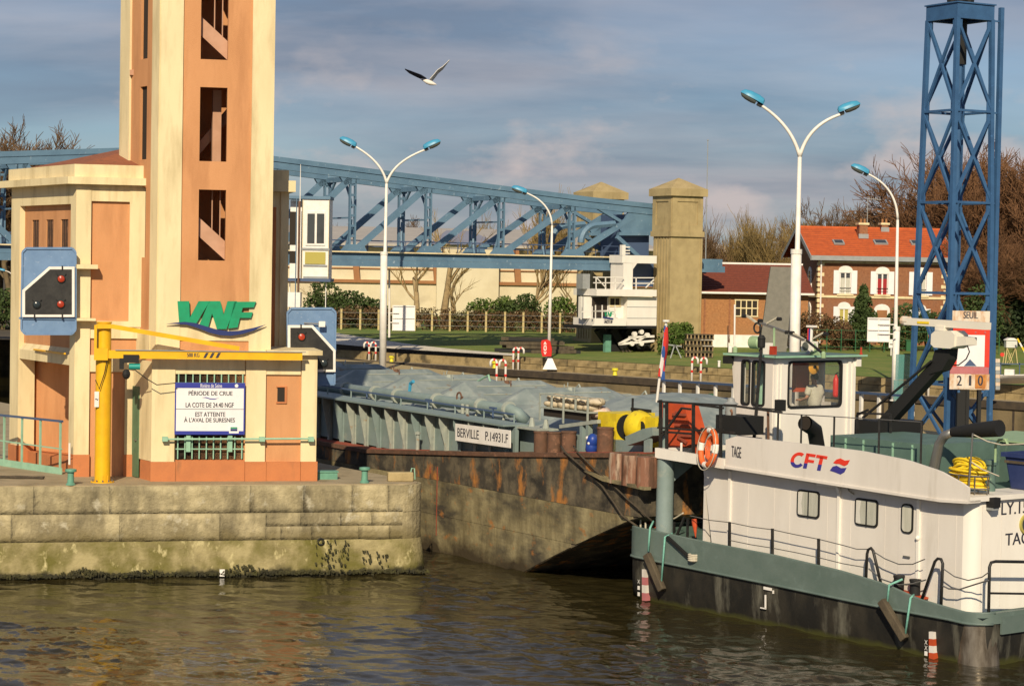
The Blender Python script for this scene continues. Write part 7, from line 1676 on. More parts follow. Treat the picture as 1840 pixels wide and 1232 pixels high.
p0 = addv((0, 0, .84), (.215, .19)); p1 = addv((0, 0, 1.08), (.215, .19), p0); p2 = addv((0.01, 0, 1.30), (.225, .185), p1); p3 = addv((.0, 0, 1.43), (.10, .095), p2)
for s in (-1, 1): q1 = addv((.0, s*.19, 1.37), (.10, .10), p2); addv((.015, s*.262, 1.17), (.085, .085), q1)
skinbody('shirt', V, E, Rd, shirt, p0, pe_)
V = []; E = []; Rd = []
p0 = addv((0, 0, .92), (.16, .135))
for s in (-1, 1): q1 = addv((0, s*.095, .84), (.098, .098), p0); q2 = addv((-.02, s*.11, .50), (.075, .075), q1); addv((.01, s*.11, .10), (.062, .062), q2)
skinbody('trousers', V, E, Rd, trouser, p0, pe_)
b_ = MB(); b_.grid(lambda u, v: (.01*k+(.098*k+.006*math.sin(u*60))*math.sin(v*1.75)*math.cos(2*math.pi*u)+.0*v, (.088*k+.005*math.sin(u*47))*math.sin(v*1.75)*math.sin(2*math.pi*u), 1.645*k+.125*k*math.cos(v*1.75)-(.06*k*max(0, math.cos(2*math.pi*u))*v)), 28, 10); b_.build('hair', hair, pe_, smooth='all')
for s in (-1, 1): MB().ball((-.01*k, s*.088*k, 1.60*k), .028*k, 8, 5, 1.3).build('ear', skin, pe_)
b_ = MB(); b_.lathe((-.105*k, 0, 1.60*k), [(.001, -.03), (.014, -.02), (.010, .03), (.001, .04)], 8); b_.build('nose', skin, pe_)
for s in (-1, 1): MB().ball((-.098*k, s*.034*k, 1.635*k), .013*k, 6, 4).build('eye', darkin, pe_)
MB().box(-.106*k, -.095*k, -.025*k, .025*k, 1.55*k, 1.556*k).build('mouth', fadedred, pe_)

# roof gear: search lamps, wipers on arms, horn, mast lights
RZ = zwt_+.06
def rp(px, py, y): return TG.on_y(px, py, y)
def bar_px(a, c, y, w_, nm, m): p, q_ = rp(*a, y), rp(*c, y); return MB().bar((p.x, y, p.z), (q_.x, y, q_.z), w_).build(nm, m, tg)
yg = 3.0
for a, c, w_, m in (((1342, 567), (1366, 584), .05, ropep), ((1366, 580), (1410, 596), .06, steel), ((1378, 581), (1396, 571), .045, ropep), ((1410, 596), (1447, 611), .06, steel), ((1425, 599), (1449, 612), .05, ropep), ((1460, 609), (1479, 598), .045, ropep), ((1449, 611), (1475, 632), .05, blackp), ((1366, 584), (1366, 632), .04, blackp)): bar_px(a, c, yg, w_, 'wiper_arm', m)
for px, py in ((1337, 568), (1400, 573), (1484, 600), (1366, 576), (1415, 597), (1423, 598)): p = rp(px, py, yg); MB().lathe((p.x-.06, yg, p.z), [(.05, 0), (.05, .12), (.001, .12)], 10, 'x').build('pivot_lamp', blackp, tg)
p = rp(1362, 589, yg); MB().torus((p.x, yg-.02, p.z), .13, .025, 'y', 18, 6).build('lamp_ring', blackp, tg)
p = rp(1358, 615, 2.6); MB().lathe((p.x-.15, 2.6, p.z), [(.12, 0), (.17, .02), (.17, .32), (.10, .38), (.001, .38)], 16, 'x').build('green_lamp_drum', limegreen, tg, smooth=True)
p = rp(1381, 620, 2.5); MB().box(p.x-.1, p.x+.06, 2.4, 2.6, RZ, p.z+.06).build('white_box', boatbright, tg); p = rp(1388, 626, 2.4); MB().box(p.x-.06, p.x+.06, 2.35, 2.5, RZ, p.z+.06).build('red_lamp', redlens, tg)
a, c = rp(1391, 630, 2.7), rp(1391, 589, 2.7); MB().cyl((a.x, 2.7, RZ), (c.x, 2.7, c.z), .03, None, 6).build('lime_stub', limegreen, tg)
p = rp(1452, 622, 3.4); b_ = MB(); b_.box(p.x-.16, p.x+.16, 3.3, 3.6, p.z-.13, p.z+.13); o = b_.build('search_light', boatbright, tg); MB().lathe((p.x-.0, 3.3, p.z), [(.12, 0), (.10, -.02), (.001, -.02)], 16, 'y').build('search_light_glass', lampglass, tg)
b_ = MB(); a, c = rp(1463, 612, 3.5), rp(1470, 635, 3.5); b_.elev([(a.x, a.z), (c.x+.1, RZ), (c.x-.25, RZ)], 3.45, 3.5); b_.build('lime_bracket', limegreen, tg)
a, c = rp(1457, 607, 3.9), rp(1461, 588, 3.9); fs_ = thing('signal_roller', 'white topped short staff with a furled red and blue flag on the wheelhouse roof', 'flagstaff', TG.W(a.x, 3.9, RZ), R(-52))
b_ = MB(); b_.cyl((0, 0, 0), (.02, 0, c.z-RZ), .04, None, 8); b_.build('staff', boatbright, fs_); MB().box(-.10, .14, -.08, .08, c.z-RZ, c.z-RZ+.05).build('staff_head', boatbright, fs_); MB().tube([(-.07, 0, .05), (-.07, 0, c.z-RZ-.02)], [.05, .045], 8).build('furled_red', logored, fs_); MB().tube([(-.02, -.03, .05), (-.02, -.03, c.z-RZ-.05)], [.03, .03], 8).build('furled_blue', logoblue, fs_)
for px in (1312, 1321, 1480): p = rp(px, 625, 2.3); MB().lathe((p.x, 2.3, RZ), [(.06, 0), (.06, .12), (.03, .16), (.001, .17)], 8).build('roof_lamp', limegreen if px > 1315 else boatbright, tg)
a, c = rp(1320, 630, 2.5), rp(1320, 547, 2.5); MB().cyl((a.x, 2.5, RZ), (c.x, 2.5, c.z), .025, .02, 6).build('white_aerial', boatbright, tg)
a, c = rp(1308, 630, 2.2), rp(1308, 585, 2.2); MB().cyl((a.x, 2.2, RZ), (c.x, 2.2, c.z), .012, None, 5).build('whip_aerial', blackp, tg)
p = rp(1312, 646, WY0-.1); MB().box(p.x-.12, p.x+.08, WY0-.25, WY0-.05, p.z-.1, p.z+.1).build('side_floodlight', rubber, tg)
p = rp(1542, 632, 4.9); MB().lathe((WX+.1, WY1+.1, RZ), [(.05, 0), (.03, .06), (.025, .18), (.001, .2)], 8).build('red_lamp', redlens, tg)
# black mast with lantern, flood lamp and cable
ym = 1.2
a, c = rp(1354, 784, ym), rp(1368, 625, ym); MB().cyl((a.x, ym, a.z-.3), (c.x, ym, c.z), .045, .035, 8).build('lantern_mast', blackp, tg)
b_ = MB(); b_.lathe((c.x, ym, c.z), [(.09, 0), (.10, .05), (.10, .22), (.11, .24), (.06, .32), (.001, .33)], 12); b_.build('mast_lantern', rubber, tg)
bar_px((1354, 732), (1402, 736), ym, .035, 'lamp_arm', blackp)
p = rp(1402, 728, ym); MB().box(p.x-.10, p.x+.10, ym-.1, ym+.1, p.z-.14, p.z+.14).build('arm_floodlight', rubber, tg)
a, c = rp(1381, 785, ym+.2), rp(1380, 735, ym+.2); MB().cyl((a.x, ym+.2, a.z-.2), (c.x, ym+.2, c.z), .035, None, 6).build('lamp_post', rustbr, tg)
# foredeck: black rails, red stair panel, box with lantern
yr_ = .3
for px, yt_, yb_ in ((1198, 722, 804), (1246, 724, 812), (1295, 728, 820), (1187, 718, 803)): a, c = rp(px, yb_, yr_), rp(px, yt_, yr_); MB().bar((a.x, yr_, a.z-.08), (c.x, yr_, c.z), .065).build('foredeck_rail_post', blackp, tg)
for a, c in (((1182, 721), (1320, 729)), ((1182, 768), (1320, 777)), ((1187, 786), (1225, 733)), ((1225, 733), (1241, 735)), ((1186, 775), (1242, 779)), ((1247, 726), (1300, 733)), ((1260, 770), (1300, 772)), ((1320, 729), (1405, 741))): bar_px(a, c, yr_, .05, 'foredeck_rail', blackp)
yr2 = .9
pp = [rp(px, py, yr2) for px, py in ((1189, 722), (1229, 727), (1242, 772), (1240, 798), (1215, 808), (1198, 812), (1189, 805))]
MB().elev([(p.x, p.z) for p in pp], yr2, yr2+.5).build('red_stair_panel', boatred, tg)
for a, c in (((1209, 744), (1232, 745)), ((1213, 763), (1238, 764)), ((1220, 782), (1242, 783)), ((1218, 784), (1234, 795)), ((1214, 740), (1222, 744))): bar_px(a, c, yr2-.04, .06, 'stair_tread', redox)
p = rp(1185, 760, yr_); MB().cyl((p.x, .5, zda-.1), (p.x, .5, rp(1185, 722, .5).z), .07, None, 8).build('flagstaff_socket', bargegrey, tg)
b_ = MB(); x0 = rp(1286, 760, .5).x; x1 = rp(1331, 760, .5).x; b_.box(x0, x1, .5, 1.3, rp(1300, 779, .5).z, rp(1300, 746, .5).z); b_.build('battery_box', rubber, tg)
p = rp(1313, 745, .8); b_ = MB(); b_.lathe((p.x, .8, p.z), [(.14, 0), (.14, .25), (.20, .28), (.10, .34), (.09, .42), (.001, .44)], 12); b_.build('deck_lantern', zinc, tg, smooth=True)
b_ = MB(); b_.torus((p.x+.02, .72, p.z+.06), .12, .02, 'y', 12, 5).torus((p.x+.05, .7, p.z+.04), .09, .018, 'y', 12, 5); b_.build('coiled_wire', rustbr, tg, kind='stuff')
MB().box(rp(1248, 800, .9).x, rp(1262, 800, .9).x, .8, 1.0, zdb-.2, rp(1255, 803, .9).z).build('red_locker', boatred, tg)
MB().cyl((rp(1224, 810, .5).x, .5, zda-.2), (rp(1224, 810, .5).x, .5, rp(1224, 795, .5).z), .03, None, 6).build('white_pin', boatbright, tg)
# exhaust stubs and deck gear
p = rp(1449, 759, 1.3); q_ = rp(1470, 786, 1.9); b_ = MB(); b_.tube([(p.x+.1, 1.15, p.z), (lerp(p.x, q_.x, .6), 1.7, lerp(p.z, q_.z, .5)), (q_.x, 1.9, q_.z-.3)], .19, 16, False); b_.build('exhaust_pipe', rubber, tg, smooth='all'); MB().lathe((p.x+.1, 1.16, p.z), [(.001, 0), (.17, 0), (.17, .01)], 16, 'y').build('exhaust_mouth', darkin, tg)
x0, x1 = rp(1492, 800, 1.0).x, rp(1665, 800, 1.0).x; MB().box(x0, x1, 1.0, 3.6, zdk(6)-.1, rp(1580, 790, 1.0).z).build('engine_hatch', deckgreen, tg)
for px in (1520, 1552, 1605, 1640): x = rp(px, 800, 1.0).x; MB().box(x-.02, x+.02, .97, 1.0, zdk(6), rp(1580, 793, 1.0).z).build('hatch_rib', palegreen, tg)
for px in (1398, 1440, 1499, 1580, 1656): p = rp(px, 760, .22); MB().cyl((p.x, .22, zft(p.x)-.1), (p.x, .22, rp(px, 742+(px-1400)*.06, .22).z), .025, None, 6).build('top_rail_post', blackp, tg)
p, q_ = rp(1398, 742, .22), rp(1656, 758, .22); MB().tube([(p.x, .22, p.z), (q_.x, .22, q_.z)], .012, 5).build('top_wire', steel, tg)
x0, x1 = rp(1697, 820, 3.9).x, HA-.15; MB().box(x0, x1, 3.9, 6.6, zdk(10)-.3, rp(1760, 789, 3.9).z).build('deck_house', deckgreen, tg)
MB().box(x0-.05, x1+.05, 3.85, 6.65, rp(1760, 789, 3.9).z, rp(1760, 786, 3.9).z).build('deck_house_rim', limegreen, tg)
for px in (1715, 1735, 1778, 1808): p = rp(px, 790, 3.9); MB().box(p.x-.05, p.x+.05, 3.83, 3.9, p.z-.05, p.z+.04).build('hatch_clip', limegreen, tg)
ye = 1.1
p0, p1, p2, p3 = rp(1797, 769, ye), rp(1712, 776, ye), rp(1700, 783, ye), rp(1678, 842, ye)
MB().tube([(p0.x, ye, p0.z), (lerp(p0.x, p1.x, .5), ye, lerp(p0.z, p1.z, .5)), (p1.x, ye, p1.z)], [.19, .17, .11], 16).build('silencer', rubber, tg, smooth=True)
MB().tube([(p1.x, ye, p1.z), (p2.x-.05, ye, p2.z), (p2.x-.2, ye, p2.z-.2), (p3.x, ye, p3.z), (p3.x-.1, ye, p3.z-.4)], [.10, .11, .11, .13, .15], 12).build('exhaust_bend', steel, tg, smooth='all')
a, c = rp(1740, 880, .6), rp(1748, 778, .6); MB().cyl((a.x, .6, a.z-.1), (c.x, .6, c.z), .022, None, 6).build('steel_post', steel, tg)
x = rp(1779, 880, 1.75).x; zb_, zt2 = zdk(x)+.05, rp(1779, 826, 1.75).z; MB().lathe((x, 1.75, zb_-.1), [(.12, 0), (.12, zt2-zb_-.02), (.16, zt2-zb_), (.16, zt2-zb_+.1), (.001, zt2-zb_+.12)], 16).build('vent_post', deckgreen, tg, smooth=True)
a = rp(1795, 800, 1.3); MB().tube([tuple(rp(px, py, 1.4)) for px, py in ((1788, 830), (1789, 800), (1795, 790), (1806, 789), (1812, 800))], .03, 6).build('lime_hoop', limegreen, tg)
MB().tube([tuple(rp(px, py, .6)) for px, py in ((1750, 781), (1775, 793), (1800, 799), (1845, 797))], .016, 5).build('white_line', ropep, tg)
MB().tube([tuple(rp(px, py, .6)) for px, py in ((1746, 830), (1765, 843), (1795, 855))], .016, 5).build('white_line', ropep, tg)
# dark gear between wheelhouse and lattice tower
x0, x1 = rp(1545, 770, 3.2).x, rp(1600, 770, 3.2).x; MB().box(x0, x1, 3.0, 4.4, zdk(7), rp(1570, 755, 3.2).z).build('dark_locker', rubber, tg)
for a, c in (((1540, 745), (1560, 736)), ((1540, 745), (1540, 785)), ((1540, 742), (1600, 744)), ((1600, 744), (1600, 785))): bar_px(a, c, 2.9, .05, 'aft_frame', blackp)
# radar arm
yk = 3.4
a, c = rp(1568, 772, yk), rp(1688, 655, yk); MB().bar((a.x, yk, a.z-.2), (c.x, yk, c.z), .26, .30).build('radar_arm', rubber, tg)
a, c = rp(1560, 750, yk), rp(1684, 648, yk); MB().bar((a.x, yk-.2, a.z), (c.x, yk-.2, c.z), .05).build('arm_cable', rubber, tg)
pp = [rp(px, py, yk) for px, py in ((1684, 640), (1688, 628), (1714, 626), (1712, 645), (1700, 665), (1678, 672))]; MB().elev([(p.x, p.z) for p in pp], yk-.16, yk+.16).build('arm_head', rubber, tg)
pp = [rp(px, py, yk-.1) for px, py in ((1683, 600), (1690, 594), (1718, 594), (1725, 601), (1724, 623), (1717, 626), (1688, 624), (1682, 618))]; MB().elev([(p.x, p.z) for p in pp], yk-.3, yk+.2).build('radar_box', radarm, tg)
pp = [rp(px, py, yk-.1) for px, py in ((1724, 604), (1743, 606), (1743, 620), (1724, 622))]; MB().elev([(p.x, p.z) for p in pp], yk-.25, yk+.15).build('radar_box', radarm, tg)
a, c = rp(1632, 577, yk), rp(1778, 586, yk); MB().bar((a.x, yk-.05, a.z), (c.x, yk-.05, c.z), .22, .17).build('radar_scanner', radarm, tg)
b_ = MB(); a = rp(1628, 576, yk); b_.tube([(a.x-.06, yk-.05, a.z), (a.x+.16, yk-.05, a.z-.01)], .12, 10); b_.build('scanner_end', rustpaint, tg)
p = rp(1700, 590, yk); MB().box(p.x-.18, p.x+.10, yk-.2, yk+.1, p.z-.05, p.z+.06).build('scanner_mount', radarm, tg)
p, q_ = rp(1648, 577, yk-.17), rp(1669, 582, yk-.17); MB().box(p.x, q_.x, yk-.175, yk-.165, q_.z-.0, p.z+.0).build('maker_plate', hosey, tg)
MB().tube([tuple(rp(px, py, yk-.3)) for px, py in ((1738, 620), (1742, 632), (1736, 645), (1722, 656), (1708, 655))], .016, 5).build('radar_cable', blackp, tg, smooth='all')

# flag on its pole, life ring, hose, tub
a, c = rp(1180, 722, .4), rp(1197, 578, .4); fg = thing('flag', 'limp blue white and red flag on a white staff at the pusher bow', 'flag', TG.W(a.x, .4, a.z), R(-52))
dxp, dzp = c.x-a.x, c.z-a.z; MB().cyl((0, 0, 0), (dxp, 0, dzp), .035, .03, 8).build('flag_staff', boatbright, fg); MB().lathe((dxp, 0, dzp), [(.09, 0), (.09, .05), (.001, .05)], 10).build('staff_cap', boatbright, fg)
def cloth(u, v):
    # u across the three bands, v downwards
    f = lerp(.97, .33, v); wd_ = lerp(.03, .26, min(1, v*1.6))*(1-.55*max(0, v-.75)*4*.6); x = dxp*f+.05+u*wd_*(.9+.2*math.sin(v*7)); return (x-.02, -.04+.07*math.sin(u*9+v*4), dzp*f-.10*u)
cols = (mat('flag_blue', (.03, .09, .32), rough=.8), mat('flag_white', (.72, .68, .66), rough=.8), mat('flag_red', (.60, .04, .03), rough=.8))
b_ = MB(); nu, nv = 12, 18; b_.grid(cloth, nu, nv)
b_.mi = [0]*len(b_.f)
for j in range(nv):
    for i in range(nu): u = (i+.5)/nu+.28*math.sin((j+.5)/nv*5.0); b_.mi[j*nu+i] = 2 if u > .72 else (0 if .38 < u <= .72 else (1 if u > -.02 else 2))
b_.build('flag_cloth', list(cols), fg, smooth='all')
p = rp(1275, 804, .02); lr_ = thing('life_ring', 'orange life ring with white bands hung on the pusher foredeck rail', 'life ring', TG.W(p.x, -.02, p.z), R(-52-14)); lr_.rotation_euler[0] = R(-8)
nseg = 4
for i in range(8):
    a0, a1 = (0, 62) if i % 2 == 0 else (62, 90); base = (i//2)*90+14
    pts = [(.36*math.cos(R(base+lerp(a0, a1, t_/8))), 0, .44*math.sin(R(base+lerp(a0, a1, t_/8)))) for t_ in range(9)]
    MB().tube(pts, .075 if i % 2 == 0 else .079, 12).build('ring_body' if i % 2 == 0 else 'white_band', ringor if i % 2 == 0 else boatbright, lr_, smooth='all')
b_ = MB(); b_.torus((0, -.06, -.02), .45, .012, 'y', 40, 5, 1.22); b_.build('grab_line', ropep, lr_)
pts = [(.22*math.cos(t_*.8)*(1-.01*t_), .02+.004*t_, .30*math.sin(t_*.8)) for t_ in range(36)]; MB().tube(pts, .018, 5).build('inner_line', ringor, lr_)
p = rp(1730, 862, .75); hcz = zdk(p.x); hh = thing('hose_coil', 'big coil of yellow hose in a wire basket on the pusher aft deck', 'hose', TG.W(p.x, .95, p.z-.18), R(-52))
rg = random.Random(8)
for j in range(13):
    z = .06+.055*(j % 8)+rg.uniform(-.01, .02); r_ = rg.uniform(.40, .50)-.05*(j > 7); ti = rg.uniform(-.05, .05); b_ = MB()
    pts = [(r_*1.05*math.cos(2*math.pi*t_/24), .55*r_*math.sin(2*math.pi*t_/24), z+ti*math.cos(2*math.pi*t_/24)+(.14*math.sin(2*math.pi*t_/24)**2*(j > 9))+(.22*(j > 9))) for t_ in range(25)]
    b_.tube(pts, .030, 7, False); b_.build('hose_turn', hosey, hh, smooth='all')
b_ = MB()
for z in (.02, .30): b_.tube([(.54*math.cos(2*math.pi*t_/20), .34*math.sin(2*math.pi*t_/20), z) for t_ in range(21)], .016, 5, False)
for t_ in range(8): a = 2*math.pi*t_/8; b_.bar((.54*math.cos(a), .34*math.sin(a), -.12), (.54*math.cos(a), .34*math.sin(a), .31), .02)
b_.build('basket', steel, hh)
x0, x1 = HA-.80, HA-.10; zb_ = zdk(HA)+.02; zt2 = rp(1810, 812, 2.5).z
tb = thing('blue_tub', 'dark blue plastic tub at the right edge on the pusher aft deck', 'tub', TG.W((x0+x1)/2, 3.08, zb_), R(-52)); L2 = (x1-x0)/2; hT = zt2-zb_
b_ = MB(); b_.add([(-L2+.06, -.5, 0), (L2-.06, -.5, 0), (L2-.06, .5, 0), (-L2+.06, .5, 0), (-L2-.06, -.62, hT), (L2+.06, -.62, hT), (L2+.06, .62, hT), (-L2-.06, .62, hT)], [(0, 3, 2, 1), (0, 1, 5, 4), (1, 2, 6, 5), (2, 3, 7, 6), (3, 0, 4, 7)])
o = b_.build('tub_body', tubblue, tb); md = o.modifiers.new('b', 'BEVEL'); md.width = .06; md.segments = 3
b_ = MB(); b_.box(-L2-.10, L2+.10, -.66, -.60, hT-.10, hT); b_.box(-L2-.10, -L2-.04, -.6, .66, hT-.10, hT); b_.build('tub_rim', tubblue, tb)
MB().box(-L2-.02, L2, -.625, -.60, hT-.24, hT-.18).build('tub_band', wood, tb)
# ---------------------------------------------------------------- lamps, tower, signs and small things
def arcpts(p0, p1, p2, n_=8): return [tuple(Vector(p0).lerp(Vector(p1), t_).lerp(Vector(p1).lerp(Vector(p2), t_), t_)) for t_ in [i/n_ for i in range(n_+1)]]
def lamp(label, Y, base, fork, arms, r_, group, cat='street lamp', collar=None):
    fr = Frame(P(base[0], base[1], Y), 0); o = fthing('street_lamp', label, cat, fr, group)
    f = fr.on_y(fork[0], fork[1], 0)
    MB().tube([(0, 0, 0), (f.x*.5, 0, f.z*.5), (f.x, 0, f.z)], [r_*.9, r_*.72, r_*.5], 12).build('lamp_post', lampwhite, o, smooth='all')
    MB().lathe((0, 0, 0), [(r_*1.8, 0), (r_*1.8, .05), (r_*1.15, .08), (r_*1.15, .5), (r_*.98, .55), (.001, .56)], 12).build('post_foot', lampwhite, o)
    if collar:
        c = fr.on_y(collar[0], collar[1], 0); MB().tube([(0, 0, .1), (c.x, 0, c.z)], [r_*1.35, r_*1.3], 14).build('post_sleeve', lampwhite, o, smooth='all'); MB().lathe((c.x, 0, c.z), [(r_*1.45, -.1), (r_*1.45, .1), (.001, .1)], 14).build('post_collar', lampwhite, o)
    for mid, end, head0, head1 in arms:
        m_, e_ = fr.on_y(mid[0], mid[1], 0), fr.on_y(end[0], end[1], 0)
        MB().tube(arcpts((f.x, 0, f.z), (m_.x, 0, m_.z), (e_.x, 0, e_.z), 12), [lerp(r_*.5, r_*.36, i/12) for i in range(13)], 8).build('lamp_arm', lampwhite, o, smooth='all')
        a, c = fr.on_y(head0[0], head0[1], 0), fr.on_y(head1[0], head1[1], 0); d = Vector((c.x-a.x, 0, c.z-a.z)); L = d.length; d.normalize(); nrm = Vector((-d.z, 0, d.x)); nrm = nrm if nrm.z > 0 else -nrm
        b_ = MB(); prof = [(0, .55), (.06, .85), (.3, 1), (.65, .95), (.9, .7), (1, .25)]; vs = []; n_ = 10; hw = L*.16
        for s_, w_ in prof:
            for j in range(n_+1):
                t_ = math.pi*j/n_; vs.append(Vector((a.x, 0, a.z))+d*(L*s_)+Vector((0, 1, 0))*(hw*1.35*w_*math.cos(t_))+nrm*(hw*1.7*w_*math.sin(t_)))
        k_ = n_+1; fs = [(i*k_+j, i*k_+j+1, (i+1)*k_+j+1, (i+1)*k_+j) for i in range(len(prof)-1) for j in range(n_)]+[tuple(range(k_)), tuple(range((len(prof)-1)*k_, len(prof)*k_))[::-1]]
        b_.add(vs, fs); hd_ = b_.build('lamp_hood', lampblue, o, smooth=True)
        b_ = MB(); vs = []
        for s_, w_ in prof[1:]:
            for j in range(n_+1):
                t_ = math.pi*j/n_; vs.append(Vector((a.x, 0, a.z))+d*(L*(.25+s_*.72))+Vector((0, 1, 0))*(hw*1.1*w_*math.cos(t_))-nrm*(hw*1.05*w_*math.sin(t_)))
        fs = [(i*k_+j, i*k_+j+1, (i+1)*k_+j+1, (i+1)*k_+j) for i in range(len(prof)-2) for j in range(n_)]; b_.add(vs, fs); b_.build('lamp_lens', lampglass, hd_, smooth='all')
        b_ = MB(); q_ = Vector((a.x, 0, a.z))+d*(L*.10)-nrm*(hw*.5); b_.bar(q_-d*L*.08, q_+d*L*.12, hw*.9, hw*.8); b_.build('lamp_clamp', rubber, hd_)
    return o
LG = 'blue headed street lamps'
lamp('two armed white street lamp with blue heads rising behind the grey barge covers', 126, (687.5, 664), (694.5, 330), [((688, 290), (634, 261), (639, 264), (610, 249)), ((706, 290), (767, 268), (762, 268), (792, 254))], .155, LG, collar=(690, 455))
lamp('tallest two armed white street lamp above the pusher wheelhouse', 90, (1425, 770), (1437, 282), [((1424, 225), (1364, 187), (1371, 188), (1331, 166)), ((1452, 222), (1516, 204), (1507, 202), (1546, 187))], .165, LG, collar=(1431, 452))
lamp('single armed white street lamp with a red box at its foot', 128, (986, 645), (992, 405), [((990, 362), (941, 345), (946, 347), (919, 337))], .12, LG)
lamp('single armed white street lamp in front of the brick house', 108, (1607, 720), (1613, 395), [((1612, 335), (1556, 311), (1560, 313), (1529, 298))], .13, LG, collar=(1611, 590))
lamp('small distant street lamp at the left picture edge', 150, (27, 600), (27, 505), [((24, 489), (8, 486), (9, 487), (-4, 484))], .07, LG)

# lattice tower
LC = P(1700, 800, 77.6); LT = Frame((LC.x, LC.y, 2.45), 29)
lt = fthing('lattice_tower', 'tall dark blue steel lattice tower with ladder behind the pusher boat', 'tower', LT)
lev_z = [0]+[LT.on_y(px, py, 0).z for px, py in ((1695, 692), (1701, 527), (1705, 362), (1708, 196), (1713, 28))]
sz = lambda z: lerp(2.02, 1.60, z/lev_z[-1])
cx0 = 1.01; cy0 = 1.01
def corner(i, z): s = sz(z)/2; return Vector((cx0+(-s, s, s, -s)[i], cy0+(-s, -s, s, s)[i], z))
for i in range(4):
    b_ = MB(); a, c = corner(i, -.2), corner(i, lev_z[-1]); b_.bar(a, c, .16, .16); b_.build('tower_leg', towerblue, lt)
for za, zb_ in zip(lev_z, lev_z[1:]):
    for i in range(4):
        j = (i+1) % 4
        for p_, q_ in ((i, j), (j, i)): MB().bar(corner(p_, za+.06), corner(q_, zb_-.06), .095, .10).build('diagonal', towerblue, lt)
        b_ = MB(); b_.bar(corner(i, zb_), corner(j, zb_), .16, .08); b_.build('horizontal', towerblue, lt)
        for s_, zz_ in ((1, zb_-.22), (-1, zb_+.22)):
            b_ = MB(); a = corner(i, zz_); c = corner(j, zz_); d = (c-a).normalized(); b_.bar(a, a+d*.22, .04, .42); b_.bar(c, c-d*.22, .04, .42); b_.build('gusset_plate', towerblue, lt, kind='stuff')
    MB().bar(corner(0, zb_), corner(2, zb_), .05).build('horizontal', towerblue, lt)
zt_ = lev_z[-1]; s = sz(zt_)/2+.06
for (x0, x1, y0, y1) in ((cx0-s, cx0+s, cy0-s, cy0-s+.08), (cx0-s, cx0+s, cy0+s-.08, cy0+s), (cx0-s, cx0-s+.08, cy0-s+.081, cy0+s-.081), (cx0+s-.08, cx0+s, cy0-s+.081, cy0+s-.081)): MB().box(x0, x1, y0, y1, zt_, zt_+.5).build('top_girder', towerblue, lt)
MB().box(cx0-s-.05, cx0+s+.05, cy0-s-.05, cy0+s+.05, zt_+.502, zt_+.55).build('top_plate', towerblue, lt)
for i in range(3): MB().lathe((cx0-.4+.4*i, cy0, zt_+.55), [(.16, 0), (.2, .3), (.1, .5), (.001, .5)], 10).build('beacon', rubber, lt)
MB().cyl((cx0, cy0, 0), (cx0, cy0, zt_), .15, None, 10).build('central_pipe', towerblue, lt); MB().cyl((cx0+.02, cy0-.05, zt_-1.6), (cx0+.02, cy0-.05, zt_), .22, None, 10).build('cable_drum', rubber, lt)
xa_ = LT.on_y(1793, 300, .4).x; MB().box(xa_-.08, xa_+.08, .35, .5, 1.6, zt_+.5).build('cable_duct', towerblue, lt)
for z in lev_z[1:]: MB().bar((sz(z)/2+cx0-.1, .5, z), (xa_, .45, z), .06).build('duct_bracket', towerblue, lt)
x0, x1 = cx0+.35, cx0+.72; ylad = cy0+.55
for x in (x0, x1): MB().bar((x, ylad, 0), (x, ylad, zt_), .05).build('ladder_rail', towerblue, lt)
z = .4
while z < zt_: MB().bar((x0, ylad, z), (x1, ylad, z), .028).build('ladder_rung', towerblue, lt); z += .34
MB().box(-.2, 2.2, -.2, 2.3, -.25, 0).build('tower_footing', concrete, lt)

SG = Frame(P(1742, 700, 76.9), 4)
sg2 = fthing('clearance_sign', 'rust streaked sill depth sign with red square frame and number plates on the lattice tower', 'sign', SG)
def sbox(px0, py0, px1, py1, y0, y1, m, nm, par=None): a, c = SG.on_y(px0, py1, y0), SG.on_y(px1, py0, y0); return MB().box(a.x, c.x, y0, y1, a.z, c.z).build(nm, m, par or sg2)
sbox(1711, 559, 1779, 589, 0, .04, rustpaint, 'title_plate'); sbox(1711, 590.5, 1779, 659, 0, .04, signred, 'red_frame'); sbox(1719, 602, 1770, 658, -.012, -.001, boardw, 'white_field')
sbox(1707, 659.5, 1777, 671.5, 0, .04, fadedred, 'pink_band'); sbox(1706, 672, 1778, 699, .0, .04, rustpaint, 'number_board')
def sp2(px, py): q_ = SG.on_y(px, py, -.02); return (q_.x, q_.z)
MB().elev([sp2(1732, 657.5), sp2(1755, 657.5), sp2(1743, 645)], -.02, -.013).build('blue_triangle', slateblue, sg2)
for i, (ch, a, c, m) in enumerate((('2', 1714, 1733, rustpaint), ('1', 1733.5, 1751.5, rustpaint), ('0', 1752, 1771, rustorange))):
    pl_ = sbox(a, 673, c, 697.5, -.02, -.001, m, 'number_plate'); q0, q1 = SG.on_y(lerp(a, c, .25 if ch != '1' else .4), 692.5, -.022), SG.on_y(lerp(a, c, .72 if ch != '1' else .62), 674.5, -.022)
    text(ch, q0.x, q1.x, q0.z, q1.z, -.024, inkm, sg2, name='number', bold=.02)
q0, q1 = SG.on_y(1731, 572, -.004), SG.on_y(1757, 560, -.004); text('SEUIL', q0.x, q1.x, q0.z, q1.z, -.004, inkm, sg2, bold=.015)
for px in (1733, 1753, 1770): q_ = SG.on_y(px, 597, -.01); MB().lathe((q_.x, 0, q_.z), [(.03, -.02), (.03, 0), (.001, 0)], 8, 'y').build('bolt', fadedred, sg2)
for px in (1722, 1765): a, c = SG.on_y(px, 705, .1), SG.on_y(px, 560, .1); MB().box(a.x-.04, a.x+.04, .045, .14, a.z, c.z).build('sign_rail', towerblue, sg2)
